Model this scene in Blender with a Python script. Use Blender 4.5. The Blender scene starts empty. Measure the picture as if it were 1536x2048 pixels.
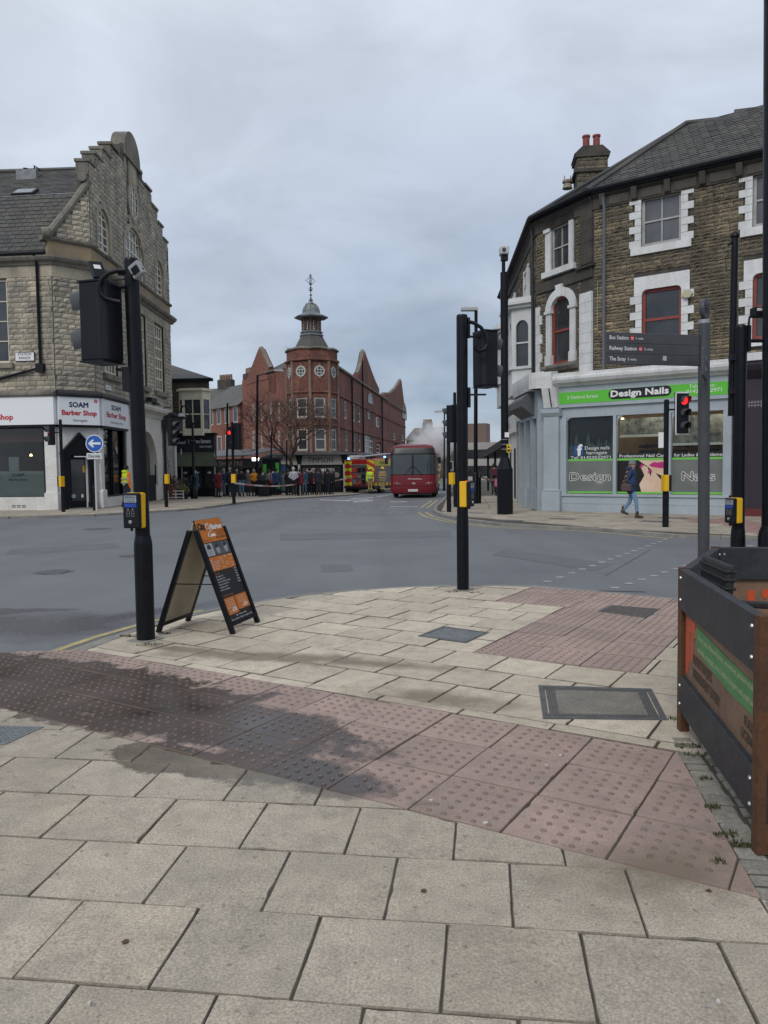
import bpy,bmesh,math,random
from mathutils import Vector,Matrix
R = random.Random(7)
SC = bpy.context.scene
COL = SC.collection
PI = math.pi
rad = math.radians
# ------------------------------------------------------------------ camera
F_PX = 1560.0; CAM_H = 1.6
PITCH = math.atan((1024 - 935.0) / F_PX); ROLL = math.atan(0.0125)
c_fw = Vector((0,math.cos(PITCH),-math.sin(PITCH))); _u = Vector((1,0,0)).cross(c_fw)
c_rt = Vector((1,0,0)) * math.cos(ROLL) - _u * math.sin(ROLL)
c_up = _u * math.cos(ROLL) + Vector((1,0,0)) * math.sin(ROLL)
cam = bpy.data.cameras.new('camera'); cam_o = bpy.data.objects.new('camera',cam); COL.objects.link(cam_o)
cam.sensor_fit = 'VERTICAL'; cam.sensor_height = 36.0; cam.lens = 36.0 * F_PX / 2048.0
cam.clip_start = 0.05; cam.clip_end = 5000
cam_o.matrix_world = Matrix.Translation((0,0,CAM_H)) @ Matrix((c_rt,c_up,-c_fw)).transposed().to_4x4()
SC.camera = cam_o
# ------------------------------------------------------------------ sky, sun, exposure
SUN_EL,SUN_AZ = rad(40),rad(205)      # azimuth measured clockwise from +Y
W = bpy.data.worlds.new('World'); SC.world = W; W.use_nodes = True
nt = W.node_tree; nt.nodes.clear()
def wn(t,**k):
    n = nt.nodes.new(t)
    for a,b in k.items(): setattr(n,a,b)
    return n
w_out = wn('ShaderNodeOutputWorld'); w_bg = wn('ShaderNodeBackground'); w_bg.inputs[1].default_value = 0.1
w_sky = wn('ShaderNodeTexSky',sky_type='NISHITA',sun_disc=False,sun_elevation=SUN_EL,sun_rotation=SUN_AZ)
w_tc = wn('ShaderNodeTexCoord'); w_sep = wn('ShaderNodeSeparateXYZ')
nt.links.new(w_tc.outputs['Generated'],w_sep.inputs[0])
w_add = wn('ShaderNodeMath',operation='ADD'); w_add.inputs[1].default_value = 0.42
w_abs = wn('ShaderNodeMath',operation='ABSOLUTE'); nt.links.new(w_sep.outputs[2],w_abs.inputs[0]); nt.links.new(w_abs.outputs[0],w_add.inputs[0])
w_comb = wn('ShaderNodeCombineXYZ')
for i in (0,1):
    d = wn('ShaderNodeMath',operation='DIVIDE'); nt.links.new(w_sep.outputs[i],d.inputs[0]); nt.links.new(w_add.outputs[0],d.inputs[1])
    nt.links.new(d.outputs[0],w_comb.inputs[i])
w_n = wn('ShaderNodeTexNoise'); w_n.inputs['Scale'].default_value = 2.0; w_n.inputs['Detail'].default_value = 7; w_n.inputs['Roughness'].default_value = 0.5; w_n.inputs['Distortion'].default_value = 0.25
w_map = wn('ShaderNodeMapping'); w_map.inputs['Location'].default_value = (3.1,1.7,0); w_map.inputs['Scale'].default_value = (0.8,1.0,1)
nt.links.new(w_comb.outputs[0],w_map.inputs[0]); nt.links.new(w_map.outputs[0],w_n.inputs['Vector'])
w_r = wn('ShaderNodeValToRGB')
for e,(p,c) in zip((w_r.color_ramp.elements[0],w_r.color_ramp.elements[1]),((0.38,(2.2,2.85,3.9,1)),(0.66,(4.45,5.05,5.95,1)))):
    e.position = p; e.color = c
nt.links.new(w_n.outputs[0],w_r.inputs[0])
# thicker, paler cloud overhead (overcast sky brightens towards the zenith)
w_el = wn('ShaderNodeMapRange'); w_el.inputs[1].default_value = 0.08; w_el.inputs[2].default_value = 0.56; nt.links.new(w_abs.outputs[0],w_el.inputs[0])
w_m1 = wn('ShaderNodeMix',data_type='RGBA'); w_m1.inputs[7].default_value = (7.3,7.8,8.6,1)
w_sc = wn('ShaderNodeMath',operation='MULTIPLY'); w_sc.inputs[1].default_value = 0.86; nt.links.new(w_el.outputs[0],w_sc.inputs[0])
nt.links.new(w_sc.outputs[0],w_m1.inputs[0]); nt.links.new(w_r.outputs[0],w_m1.inputs[6])
w_n2 = wn('ShaderNodeTexNoise'); w_n2.inputs['Scale'].default_value = 3.6; w_n2.inputs['Detail'].default_value = 6; w_n2.inputs['Roughness'].default_value = 0.55; w_n2.inputs['Distortion'].default_value = 0.6; nt.links.new(w_map.outputs[0],w_n2.inputs['Vector'])
w_r2 = wn('ShaderNodeMapRange'); w_r2.inputs[1].default_value = 0.36; w_r2.inputs[2].default_value = 0.64; w_r2.inputs[3].default_value = 0.88; w_r2.inputs[4].default_value = 1.08; nt.links.new(w_n2.outputs[0],w_r2.inputs[0])
w_vm = wn('ShaderNodeVectorMath',operation='SCALE'); nt.links.new(w_m1.outputs[2],w_vm.inputs[0]); nt.links.new(w_r2.outputs[0],w_vm.inputs['Scale'])
w_m2 = wn('ShaderNodeMix',data_type='RGBA'); w_m2.inputs[0].default_value = 0.88
nt.links.new(w_sky.outputs[0],w_m2.inputs[6]); nt.links.new(w_vm.outputs[0],w_m2.inputs[7])
nt.links.new(w_m2.outputs[2],w_bg.inputs[0]); nt.links.new(w_bg.outputs[0],w_out.inputs[0])
sun = bpy.data.lights.new('sun','SUN'); sun.energy = 1.2; sun.angle = rad(25); sun.color = (1,0.96,0.9)
sun_o = bpy.data.objects.new('sun',sun); COL.objects.link(sun_o)
_sd = Vector((math.sin(SUN_AZ) * math.cos(SUN_EL),math.cos(SUN_AZ) * math.cos(SUN_EL),math.sin(SUN_EL)))
sun_o.rotation_euler = _sd.to_track_quat('Z','Y').to_euler()
SC.view_settings.view_transform = 'Standard'; SC.view_settings.look = 'None'
SC.view_settings.exposure = 0.25; SC.view_settings.gamma = 1.0
SC.render.engine = 'CYCLES'
SC.cycles.max_bounces = 6; SC.cycles.transparent_max_bounces = 12; SC.cycles.volume_bounces = 4
SC.cycles.use_denoising = True
# ------------------------------------------------------------------ geometry helpers
def ray(x,y): return c_fw + c_rt * ((x - 768) / F_PX) - c_up * ((y - 1024) / F_PX)
def G(x,y,z=0.0):                       # photo position -> point on a level plane
    d = ray(x,y); t = (z - CAM_H) / d.z; return Vector((0,0,CAM_H)) + d * t
def D(x,y,Y):                           # photo position -> point at distance Y
    d = ray(x,y); return Vector((0,0,CAM_H)) + d * (Y / d.y)
def slope(y): return -0.015 * min(max(y - 42.0,0.0),28.0)     # the street falls away gently
PAV = slope
def ROADZ(y): return -0.08 + slope(y)

class Fr:                                 # facade frame: u along, v up, w outwards
    def __init__(s,o,u,v=(0,0,1),n=None):
        s.o = Vector(o); s.u = Vector(u).normalized(); s.v = Vector(v).normalized()
        s.n = Vector(n).normalized() if n is not None else s.u.cross(s.v)
    def p(s,u,v,w=0.0): return s.o + s.u * u + s.v * v + s.n * w
    def px(s,x,y,w=0.0):               # photo position -> (u, v) on this plane
        d = ray(x,y); c = Vector((0,0,CAM_H)); o = s.o + s.n * w
        t = (o - c).dot(s.n) / d.dot(s.n); q = c + d * t - o
        return q.dot(s.u),q.dot(s.v)
    def sub(s,u,v,w=0.0): return Fr(s.p(u,v,w),s.u,s.v,s.n)
def fr2(a,b,z=0.0): return Fr((a[0],a[1],z),(b[0] - a[0],b[1] - a[1],0))
LOC = Fr((0,0,0),(1,0,0))            # local frame: outwards is -y

class MB:
    def __init__(s): s.v = []; s.f = []; s.m = []; s.t = []; s.mi = 0; s.tone = 0.0
    def add(s,vs,fs):
        b = len(s.v); s.v.extend(vs)
        for f in fs: s.f.append([i + b for i in f]); s.m.append(s.mi); s.t.append(s.tone)
        return s
    def poly(s,pts): return s.add([Vector(p) for p in pts],[list(range(len(pts)))])
    def hexa(s,p): return s.add([Vector(q) for q in p],[(3,2,1,0),(4,5,6,7),(0,1,5,4),(1,2,6,5),(2,3,7,6),(3,0,4,7)])
    def box(s,x0,x1,y0,y1,z0,z1):
        return s.hexa([(x0,y0,z0),(x1,y0,z0),(x1,y1,z0),(x0,y1,z0),(x0,y0,z1),(x1,y0,z1),(x1,y1,z1),(x0,y1,z1)])
    def fbox(s,F,u0,u1,v0,v1,w0,w1):
        q = F.p; return s.hexa([q(u0,v0,w1),q(u1,v0,w1),q(u1,v0,w0),q(u0,v0,w0),q(u0,v1,w1),q(u1,v1,w1),q(u1,v1,w0),q(u0,v1,w0)])
    def prism(s,F,pts,w0,w1):
        n = len(pts); vs = [F.p(a,b,w0) for a,b in pts] + [F.p(a,b,w1) for a,b in pts]
        return s.add(vs,[list(range(n))[::-1],list(range(n,2 * n))] + [(i,(i + 1) % n,n + (i + 1) % n,n + i) for i in range(n)])
    def slabz(s,pts,z0,z1):            # polygon in plan, extruded vertically
        n = len(pts); vs = [Vector((a,b,z0)) for a,b in pts] + [Vector((a,b,z1)) for a,b in pts]
        return s.add(vs,[list(range(n))[::-1],list(range(n,2 * n))] + [(i,(i + 1) % n,n + (i + 1) % n,n + i) for i in range(n)])
    def strip(s,F,prof,u0,u1):        # moulding: profile (w, v) swept along u
        n = len(prof); vs = [F.p(u0,v,w) for w,v in prof] + [F.p(u1,v,w) for w,v in prof]
        return s.add(vs,[list(range(n)),list(range(n,2 * n))[::-1]] + [(i,n + i,n + (i + 1) % n,(i + 1) % n) for i in range(n)])
    def tube(s,pts,r,n=8,caps=True):
        pts = [Vector(p) for p in pts]; k = len(pts); rr = r if isinstance(r,(list,tuple)) else [r] * k
        vs = []; prev = None
        for i,p in enumerate(pts):
            t = (pts[min(i + 1,k - 1)] - pts[max(i - 1,0)])
            t = t.normalized() if t.length > 1e-9 else Vector((0,0,1))
            if prev is None:
                a = Vector((0,0,1)) if abs(t.z) < 0.9 else Vector((1,0,0))
                x = t.cross(a).normalized()
            else:
                x = (prev - t * prev.dot(t)).normalized()
            prev = x; y = t.cross(x)
            for j in range(n):
                a = 2 * PI * j / n; vs.append(p + (x * math.cos(a) + y * math.sin(a)) * rr[i])
        fs = [(i * n + j,i * n + (j + 1) % n,(i + 1) * n + (j + 1) % n,(i + 1) * n + j) for i in range(k - 1) for j in range(n)]
        if caps: fs += [list(range(n))[::-1],list(range((k - 1) * n,k * n))]
        return s.add(vs,fs)
    def lathe(s,c,prof,n=16,a0=0.0,axis=None,sx=1.0,sy=1.0):    # prof: (r, z)
        c = Vector(c); M = axis.to_track_quat('Z','Y').to_matrix() if axis is not None else None
        vs = []
        for r,z in prof:
            for j in range(n):
                a = a0 + 2 * PI * j / n; q = Vector((r * math.cos(a) * sx,r * math.sin(a) * sy,z)); vs.append(c + (M @ q if M else q))
        k = len(prof)
        fs = [(i * n + j,i * n + (j + 1) % n,(i + 1) * n + (j + 1) % n,(i + 1) * n + j) for i in range(k - 1) for j in range(n)]
        fs += [list(range(n))[::-1],list(range((k - 1) * n,k * n))]
        return s.add(vs,fs)
    def cyl(s,a,b,r,n=12,r2=None): return s.tube([a,b],[r,r if r2 is None else r2],n)
    def mesh(s,name,mats,smooth=None,recalc=True):
        me = bpy.data.meshes.new(name); me.from_pydata([tuple(v) for v in s.v],[],s.f)
        for m in (mats if isinstance(mats,(list,tuple)) else [mats]): me.materials.append(m)
        if any(s.m): me.polygons.foreach_set('material_index',s.m)
        if any(s.t): me.attributes.new('tone','FLOAT','FACE').data.foreach_set('value',s.t)
        if recalc:
            bm = bmesh.new(); bm.from_mesh(me); bmesh.ops.recalc_face_normals(bm,faces=bm.faces); bm.to_mesh(me); bm.free()
        if smooth:
            me.polygons.foreach_set('use_smooth',[True] * len(me.polygons)); me.set_sharp_from_angle(angle=rad(smooth))
        me.update(); return me
    def build(s,name,mats,parent=None,smooth=None,kind=None,bev=0,label=None):
        return put(name,s.mesh(name,mats,smooth),parent,kind=kind,bev=bev,label=label)
def inv_of(parent):
    M = Matrix.Identity(4); o = parent
    while o is not None:
        M = o.matrix_basis.to_4x4() if o.parent is None else M
        if o.parent is None: break
        o = o.parent
    return M.inverted()
def put(name,me,parent=None,kind=None,bev=0,label=None,mw=None):
    o = bpy.data.objects.new(name,me); COL.objects.link(o)
    if parent is not None:
        o.parent = parent
        if parent.parent is None: o.matrix_parent_inverse = parent.matrix_basis.inverted()
    if mw is not None: o.matrix_basis = mw
    if kind: o['kind'] = kind
    if label: o['label'] = label
    if bev:
        b = o.modifiers.new('bevel','BEVEL'); b.width = bev; b.segments = 2; b.limit_method = 'ANGLE'
    return o
def thing(name,label,cat,loc=(0,0,0),group=None):
    o = bpy.data.objects.new(name,None); COL.objects.link(o); o.location = loc; o.empty_display_size = 0.2
    o['label'] = label; o['category'] = cat
    if group: o['group'] = group
    return o
def tag(o,label,cat,group=None):
    o['label'] = label; o['category'] = cat
    if group: o['group'] = group
    return o
def struct(name,mb,mats,smooth=None): return mb.build(name,mats,None,smooth,kind='structure')
def copy_tree(o,parent=None):
    c = o.copy(); COL.objects.link(c)
    if parent is not None: c.parent = parent
    for ch in list(o.children): copy_tree(ch,c)
    return c
# ------------------------------------------------------------------ materials
MATS = {}
def lin(r,g,b): return tuple(((c / 255.0) / 12.92 if c <= 10 else (((c / 255.0) + 0.055) / 1.055) ** 2.4) for c in (r,g,b))
def c4(c): return (c[0],c[1],c[2],1.0)
def pm(name,col,col2=None,scale=2.0,rough=0.75,bump=0.0,bscale=40.0,metal=0.0,spec=0.4,rnd=0.0,pal=None,fine=0.0,fscale=60.0,coat=0.0,obj=False,post=None,emit=None,estr=1.0,bdist=0.01,alpha=None):
    m = bpy.data.materials.new(name); m.use_nodes = True; t = m.node_tree; N = t.nodes; L = t.links
    b = N['Principled BSDF']; b.inputs['Roughness'].default_value = rough; b.inputs['Metallic'].default_value = metal
    b.inputs['Specular IOR Level'].default_value = spec
    if coat: b.inputs['Coat Weight'].default_value = coat; b.inputs['Coat Roughness'].default_value = 0.08
    if obj: pos = N.new('ShaderNodeTexCoord').outputs['Object']
    else: pos = N.new('ShaderNodeNewGeometry').outputs['Position']
    def noise(sc,det=5,ro=0.6):
        n = N.new('ShaderNodeTexNoise'); n.inputs['Scale'].default_value = sc; n.inputs['Detail'].default_value = det; n.inputs['Roughness'].default_value = ro
        L.new(pos,n.inputs['Vector']); return n.outputs[0]
    cur = None
    def mixc(fac,a,bb,mode='MIX'):
        x = N.new('ShaderNodeMix'); x.data_type = 'RGBA'; x.blend_type = mode
        for sock,v in ((x.inputs[0],fac),(x.inputs[6],a),(x.inputs[7],bb)):
            if isinstance(v,(int,float)): sock.default_value = v
            elif isinstance(v,tuple): sock.default_value = c4(v)
            else: L.new(v,sock)
        return x.outputs[2]
    def mr(v,a,bb,c=0.0,d=1.0):
        x = N.new('ShaderNodeMapRange'); L.new(v,x.inputs[0])
        for i,q in enumerate((a,bb,c,d)): x.inputs[i + 1].default_value = q
        return x.outputs[0]
    def mth(op,a,bb=None,cc=None):
        x = N.new('ShaderNodeMath'); x.operation = op
        for i,v in enumerate((a,bb,cc)):
            if v is None: continue
            if isinstance(v,(int,float)): x.inputs[i].default_value = v
            else: L.new(v,x.inputs[i])
        return x.outputs[0]
    rv = None
    if rnd or pal:
        oi = N.new('ShaderNodeObjectInfo'); at = N.new('ShaderNodeAttribute'); at.attribute_name = 'tone'
        rv = mth('FRACT',mth('ADD',oi.outputs['Random'],at.outputs['Fac']))
    if pal:
        cr = N.new('ShaderNodeValToRGB'); cr.color_ramp.interpolation = 'LINEAR'; els = cr.color_ramp.elements
        while len(els) < len(pal): els.new(0.5)
        for i,c in enumerate(pal): els[i].position = i / (len(pal) - 1); els[i].color = c4(c)
        L.new(rv,cr.inputs[0]); cur = cr.outputs[0]
    if col2 is not None:
        base = cur if cur is not None else col
        cur = mixc(mr(noise(scale),0.35,0.65),base,col2)
    if cur is None: cur = mixc(0.0,col,col)
    if fine:
        cur = mixc(fine,cur,mixc(mr(noise(fscale,2),0.3,0.7),(0.25,0.25,0.25),(1.5,1.5,1.5)),'MULTIPLY')
    if rnd:
        v = mth('ADD',mth('MULTIPLY',mth('FRACT',mth('MULTIPLY',rv,7.31)),rnd),1 - rnd / 2)
        vv = N.new('ShaderNodeCombineXYZ')
        for i in range(3): L.new(v,vv.inputs[i])
        cur = mixc(1.0,cur,vv.outputs[0],'MULTIPLY')
    rg = None
    if post: cur,rg = post(dict(N=N,L=L,pos=pos,noise=noise,mixc=mixc,mr=mr,mth=mth,b=b),cur)
    L.new(cur,b.inputs['Base Color'])
    if rg is not None: L.new(rg,b.inputs['Roughness'])
    if bump:
        bn = N.new('ShaderNodeBump'); bn.inputs['Strength'].default_value = bump; bn.inputs['Distance'].default_value = bdist
        L.new(noise(bscale,6,0.65),bn.inputs['Height']); L.new(bn.outputs[0],b.inputs['Normal'])
    if emit is not None: b.inputs['Emission Color'].default_value = c4(emit); b.inputs['Emission Strength'].default_value = estr
    if alpha is not None: b.inputs['Alpha'].default_value = alpha
    MATS[name] = m; return m
def emis(name,col,s):
    return pm(name,col,rough=0.3,emit=col,estr=s)
def ellipses(els,ns=1.6,amp=0.55):       # soft-edged irregular patches on the ground (wet or stained)
    def f(k):
        N,L = k['N'],k['L']; acc = None
        nz = k['mth']('MULTIPLY',k['mth']('SUBTRACT',k['noise'](ns,6,0.65),0.5),amp * 2)
        for cx,cy,rx,ry,rot,soft in els:
            mp = N.new('ShaderNodeMapping'); mp.vector_type = 'TEXTURE'
            mp.inputs['Location'].default_value = (cx,cy,0); mp.inputs['Rotation'].default_value = (0,0,rot); mp.inputs['Scale'].default_value = (rx,ry,1000)
            L.new(k['pos'],mp.inputs[0]); ln = N.new('ShaderNodeVectorMath'); ln.operation = 'LENGTH'; L.new(mp.outputs[0],ln.inputs[0])
            v = k['mr'](k['mth']('ADD',ln.outputs['Value'],nz),1.0 + soft,1.0 - soft)
            acc = v if acc is None else k['mth']('MAXIMUM',acc,v)
        return acc
    return f
def weathered(amount=0.5,soot=(0.05,0.047,0.04),lo=0.48,hi=0.68):   # rain-washed soot streaks
    def f(k,cur):
        mp = k['N'].new('ShaderNodeMapping'); mp.inputs['Scale'].default_value = (1.3,1.3,.16); k['L'].new(k['pos'],mp.inputs[0])
        n = k['N'].new('ShaderNodeTexNoise'); n.inputs['Scale'].default_value = 1.6; n.inputs['Detail'].default_value = 7; n.inputs['Roughness'].default_value = .65; k['L'].new(mp.outputs[0],n.inputs['Vector'])
        return k['mixc'](k['mth']('MULTIPLY',k['mr'](n.outputs[0],lo,hi),amount),cur,soot),None
    return f
WET = ellipses([(-2.6,5.8,2.2,0.66,rad(-28),0.07),(-1.2,4.95,1.2,0.44,rad(-28),0.12),(-1.15,4.22,0.55,0.2,rad(-28),0.08),(-0.5,4.05,0.6,0.2,rad(-31),0.2),(-3.6,5.0,1.1,0.4,0,0.12)],3.4,1.0)
STAIN = ellipses([(-0.95,6.55,0.95,0.16,rad(-12),0.4),(-0.25,6.35,0.8,0.10,rad(-18),0.5),(-1.7,6.85,0.5,0.1,rad(-25),0.4),(0.35,5.3,0.5,0.16,rad(-20),0.6),(1.1,3.0,0.35,0.2,0.3,0.8)],4.5,1.1)
def paving_post(wetdark=0.42):
    def f(k,cur):
        w = WET(k); s = STAIN(k)
        cur = k['mixc'](k['mth']('MULTIPLY',s,0.72),cur,(0.13,0.095,0.06))
        big = k['mr'](k['noise'](0.55,4,0.6),0.38,0.66)
        cur = k['mixc'](k['mth']('MULTIPLY',big,0.28),cur,(0.15,0.13,0.105))
        mot = k['mr'](k['noise'](7.5,6,0.7),0.44,0.68)
        cur = k['mixc'](k['mth']('MULTIPLY',mot,0.34),cur,(0.16,0.14,0.115))
        drk = k['mr'](k['noise'](1.9,7,0.7),0.60,0.70)
        cur = k['mixc'](k['mth']('MULTIPLY',drk,0.42),cur,(0.12,0.105,0.085))
        spots = k['mr'](k['noise'](26,3,0.5),0.64,0.70)
        cur = k['mixc'](k['mth']('MULTIPLY',spots,0.45),cur,(0.10,0.085,0.065))
        pat = k['mr'](k['noise'](1.7,5,0.6),0.36,0.62)
        wv = k['mixc'](pat,k['mixc'](1.0,cur,(wetdark * 1.55,wetdark * 1.5,wetdark * 1.4),'MULTIPLY'),k['mixc'](1.0,cur,(wetdark,wetdark * 0.95,wetdark * 0.88),'MULTIPLY'))
        cur = k['mixc'](w,cur,wv)
        return cur,k['mth']('SUBTRACT',k['mr'](w,0.0,1.0,0.85,0.42),k['mth']('MULTIPLY',k['mth']('MULTIPLY',pat,w),0.24))
    return f
YORK = pm('york_stone_concrete',(0.47,0.405,0.32),(0.40,0.35,0.28),pal=[(.49,.42,.33),(.46,.405,.33),(.51,.435,.33),(.45,.395,.315),(.48,.415,.32)],scale=3.0,rnd=0.18,fine=0.5,fscale=110,bump=0.35,bscale=150,bdist=0.003,post=paving_post(0.30))
YORK_U = pm('york_stone_pale',(0.60,0.52,0.405),(0.53,0.46,0.36),scale=3.0,rnd=0.22,fine=0.35,fscale=100,bump=0.3,bscale=150,bdist=0.003,post=paving_post(0.30))
YORK_E = pm('dirty_slab_edge',(0.27,0.235,0.185),(0.17,0.15,0.12),scale=5,rough=.9,rnd=.2,fine=.4,fscale=90)
TACT = pm('buff_red_tactile',(0.40,0.288,0.25),(0.345,0.25,0.218),scale=2.2,rnd=0.22,fine=0.25,fscale=110,bump=0.2,bscale=160,bdist=0.002,post=paving_post(0.15))
TACT_B = pm('dark_blister',(0.27,0.195,0.165),(0.215,0.165,0.14),scale=5,rnd=0.22,fine=0.25,fscale=110,post=paving_post(0.42))  # darker tone for the blisters and the tactile slab edges
def road_post(k,cur):
    w = ellipses([(-4.6,8.4,2.2,0.75,0.1,0.35),(-2.6,9.3,1.5,0.22,0.7,0.5),(-4.9,9.3,1.0,0.25,0.1,0.15)],1.3,0.8)(k)
    dry = k['mr'](k['noise'](0.30,5,0.62),0.42,0.62)
    cur = k['mixc'](k['mth']('MULTIPLY',dry,0.35),cur,(0.185,0.187,0.19))
    mp = k['N'].new('ShaderNodeMapping'); mp.inputs['Scale'].default_value = (1.1,.07,1); mp.inputs['Rotation'].default_value = (0,0,1.35); k['L'].new(k['pos'],mp.inputs[0]); st_ = k['N'].new('ShaderNodeTexNoise'); st_.inputs['Scale'].default_value = 1.0; st_.inputs['Detail'].default_value = 5; k['L'].new(mp.outputs[0],st_.inputs['Vector'])
    cur = k['mixc'](k['mth']('MULTIPLY',k['mr'](st_.outputs[0],0.45,0.65),0.30),cur,(0.10,0.103,0.108))
    cr = k['mr'](k['noise'](1.7,8,0.75),0.60,0.68)
    cur = k['mixc'](k['mth']('MULTIPLY',cr,0.35),cur,(0.06,0.06,0.06))
    cur = k['mixc'](w,cur,k['mixc'](1.0,cur,(0.55,0.55,0.57),'MULTIPLY'))
    return cur,k['mr'](w,0.0,1.0,0.72,0.22)
ASPH = pm('asphalt',(0.165,0.172,0.182),(0.140,0.146,0.156),scale=0.45,fine=0.55,fscale=90,bump=0.5,bscale=160,bdist=0.004,post=road_post)
PATCH = pm('asphalt_patch',(0.06,0.061,0.065),(0.075,0.076,0.08),scale=1.5,fine=0.35,fscale=120,bump=0.3,bscale=200,bdist=0.003,rough=0.8)
GROUT = pm('joint_soil',(0.06,0.052,0.042),(0.085,0.075,0.055),scale=6,rough=0.95,bump=0.5,bscale=90)
KERB = pm('kerb_concrete',(0.26,0.25,0.225),(0.19,0.185,0.17),scale=3,rnd=0.2,fine=0.3,fscale=120,rough=0.85,bump=0.2,bscale=120,bdist=0.003)
SETT = pm('granite_sett',(0.27,0.25,0.21),(0.18,0.17,0.145),scale=9,rnd=0.4,fine=0.3,rough=0.85,bump=0.5,bscale=60)
YELL = pm('road_yellow',(0.50,0.40,0.16),(0.30,0.26,0.17),scale=5,rough=0.8,fine=0.35,fscale=60)
WLINE = pm('road_white',(0.50,0.50,0.49),(0.30,0.30,0.30),scale=5,rough=0.75,fine=0.4,fscale=50)
IRON = pm('cast_iron',(0.062,0.066,0.07),(0.10,0.10,0.10),scale=10,rough=0.6,bump=0.3,bscale=80,spec=0.5)
GALV = pm('galvanised',(0.15,0.165,0.175),(0.21,0.22,0.22),scale=9,rough=0.55,metal=0.2,bump=0.3,bscale=90)
BLACK = pm('black_gloss_paint',(0.004,0.005,0.008),(0.007,0.008,0.011),scale=8,rough=0.36,bump=0.05,bscale=60,spec=0.22,fine=.3,fscale=25)
BLACKM = pm('black_plastic',(0.005,0.006,0.010),(0.009,0.010,0.014),scale=5,rough=0.5,bump=0.03,bscale=150,spec=0.25)
DGREY = pm('dark_grey_paint',(0.026,0.028,0.033),(0.034,0.036,0.041),scale=5,rough=0.5,spec=.3)
YEL = pm('yellow_box',(0.72,0.42,0.012),rough=0.45)
WHITE = pm('white_paint',(0.62,0.63,0.62),(0.52,0.53,0.52),scale=1.3,rough=0.6,fine=0.12,fscale=20)
WHITEC = pm('white_render',(0.66,0.66,0.64),(0.54,0.53,0.50),scale=0.9,rough=0.75,fine=0.15,fscale=14,bump=0.1,bscale=40)
CREAM = pm('cream_joinery',(0.68,0.62,0.48),(0.6,0.55,0.43),scale=2,rough=0.55)
PRINTW = pm('print_white',(0.72,0.72,0.72),rough=0.6)
PRINTB = pm('print_black',(0.012,0.012,0.014),rough=0.5)
PRINTR = pm('print_red',(0.50,0.02,0.03),rough=0.5)
PRINTN = pm('print_navy',(0.012,0.018,0.10),rough=0.5)
ALU = pm('aluminium',(0.35,0.36,0.37),rough=0.35,metal=0.7)
GLASS_D = pm('window_glass',(0.022,0.025,0.029),(0.05,0.055,0.06),scale=0.8,rough=0.06,spec=0.8,bump=0.02,bscale=2.0)
GLASS_N = pm('curtained_glass',(0.06,0.066,0.072),(0.10,0.105,0.11),scale=0.9,rough=0.08,spec=0.8)
def glass_clear(name,tint=(0.75,0.8,0.8),refl=0.14):
    m = bpy.data.materials.new(name); m.use_nodes = True; t = m.node_tree; N = t.nodes; L = t.links; N.clear()
    o = N.new('ShaderNodeOutputMaterial'); mx = N.new('ShaderNodeMixShader'); tr = N.new('ShaderNodeBsdfTransparent'); gl = N.new('ShaderNodeBsdfGlossy')
    tr.inputs[0].default_value = c4(tint); gl.inputs['Roughness'].default_value = 0.02; gl.inputs[0].default_value = (1,1,1,1)
    lw = N.new('ShaderNodeLayerWeight'); lw.inputs[0].default_value = refl
    L.new(lw.outputs['Facing'],mx.inputs[0]); L.new(tr.outputs[0],mx.inputs[1]); L.new(gl.outputs[0],mx.inputs[2]); L.new(mx.outputs[0],o.inputs[0])
    return m
SHOPGLASS = glass_clear('shop_glass')
FROST = pm('frosted_film',(0.235,0.25,0.24),(0.19,0.205,0.20),scale=1.2,rough=0.35,spec=0.6)
# ------------------------------------------------------------------ lettering
_tc = {}
def glyphs(s,bold=0.0,shear=0.0):
    k = (s,bold,shear)
    if k not in _tc:
        cu = bpy.data.curves.new('t','FONT'); cu.body = s; cu.size = 1.0; cu.offset = bold; cu.shear = shear; cu.resolution_u = 2; cu.fill_mode = 'FRONT'
        ob = bpy.data.objects.new('t',cu)
        me = ob.to_mesh()
        vs = [v.co.copy() for v in me.vertices]; fs = [list(p.vertices) for p in me.polygons]
        ob.to_mesh_clear(); bpy.data.objects.remove(ob); bpy.data.curves.remove(cu)
        _tc[k] = (vs,fs)
    return _tc[k]
def text(F,u,v,s,h,mat,parent,width=None,bold=0.0,w=0.004,align='L',name='lettering',shear=0.0,mb=None):
    vs,fs = glyphs(s,0.0,shear)
    if not vs: return None
    x0 = min(p.x for p in vs); x1 = max(p.x for p in vs); sc = h / 0.70
    sx = width / (x1 - x0) if width else sc
    wd = (x1 - x0) * sx; off = {'L': 0,'C': -wd / 2,'R': -wd}[align]
    own = mb is None; mb = mb or MB()
    e = bold * h * 1.1
    for k,(dx,dy) in enumerate(((0,0),(e,0),(-e,0),(0,e),(0,-e),(.7 * e,.7 * e),(-.7 * e,-.7 * e))[:1 if not bold else (7 if bold > .03 else 5)]):
        mb.add([F.p(u + off + (p.x - x0) * sx + dx,v + p.y * sc + dy,w + min(.0005,h * .003) * k) for p in vs],fs)
    if own: return put(name,mb.mesh(name,mat,recalc=False),parent)
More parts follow.
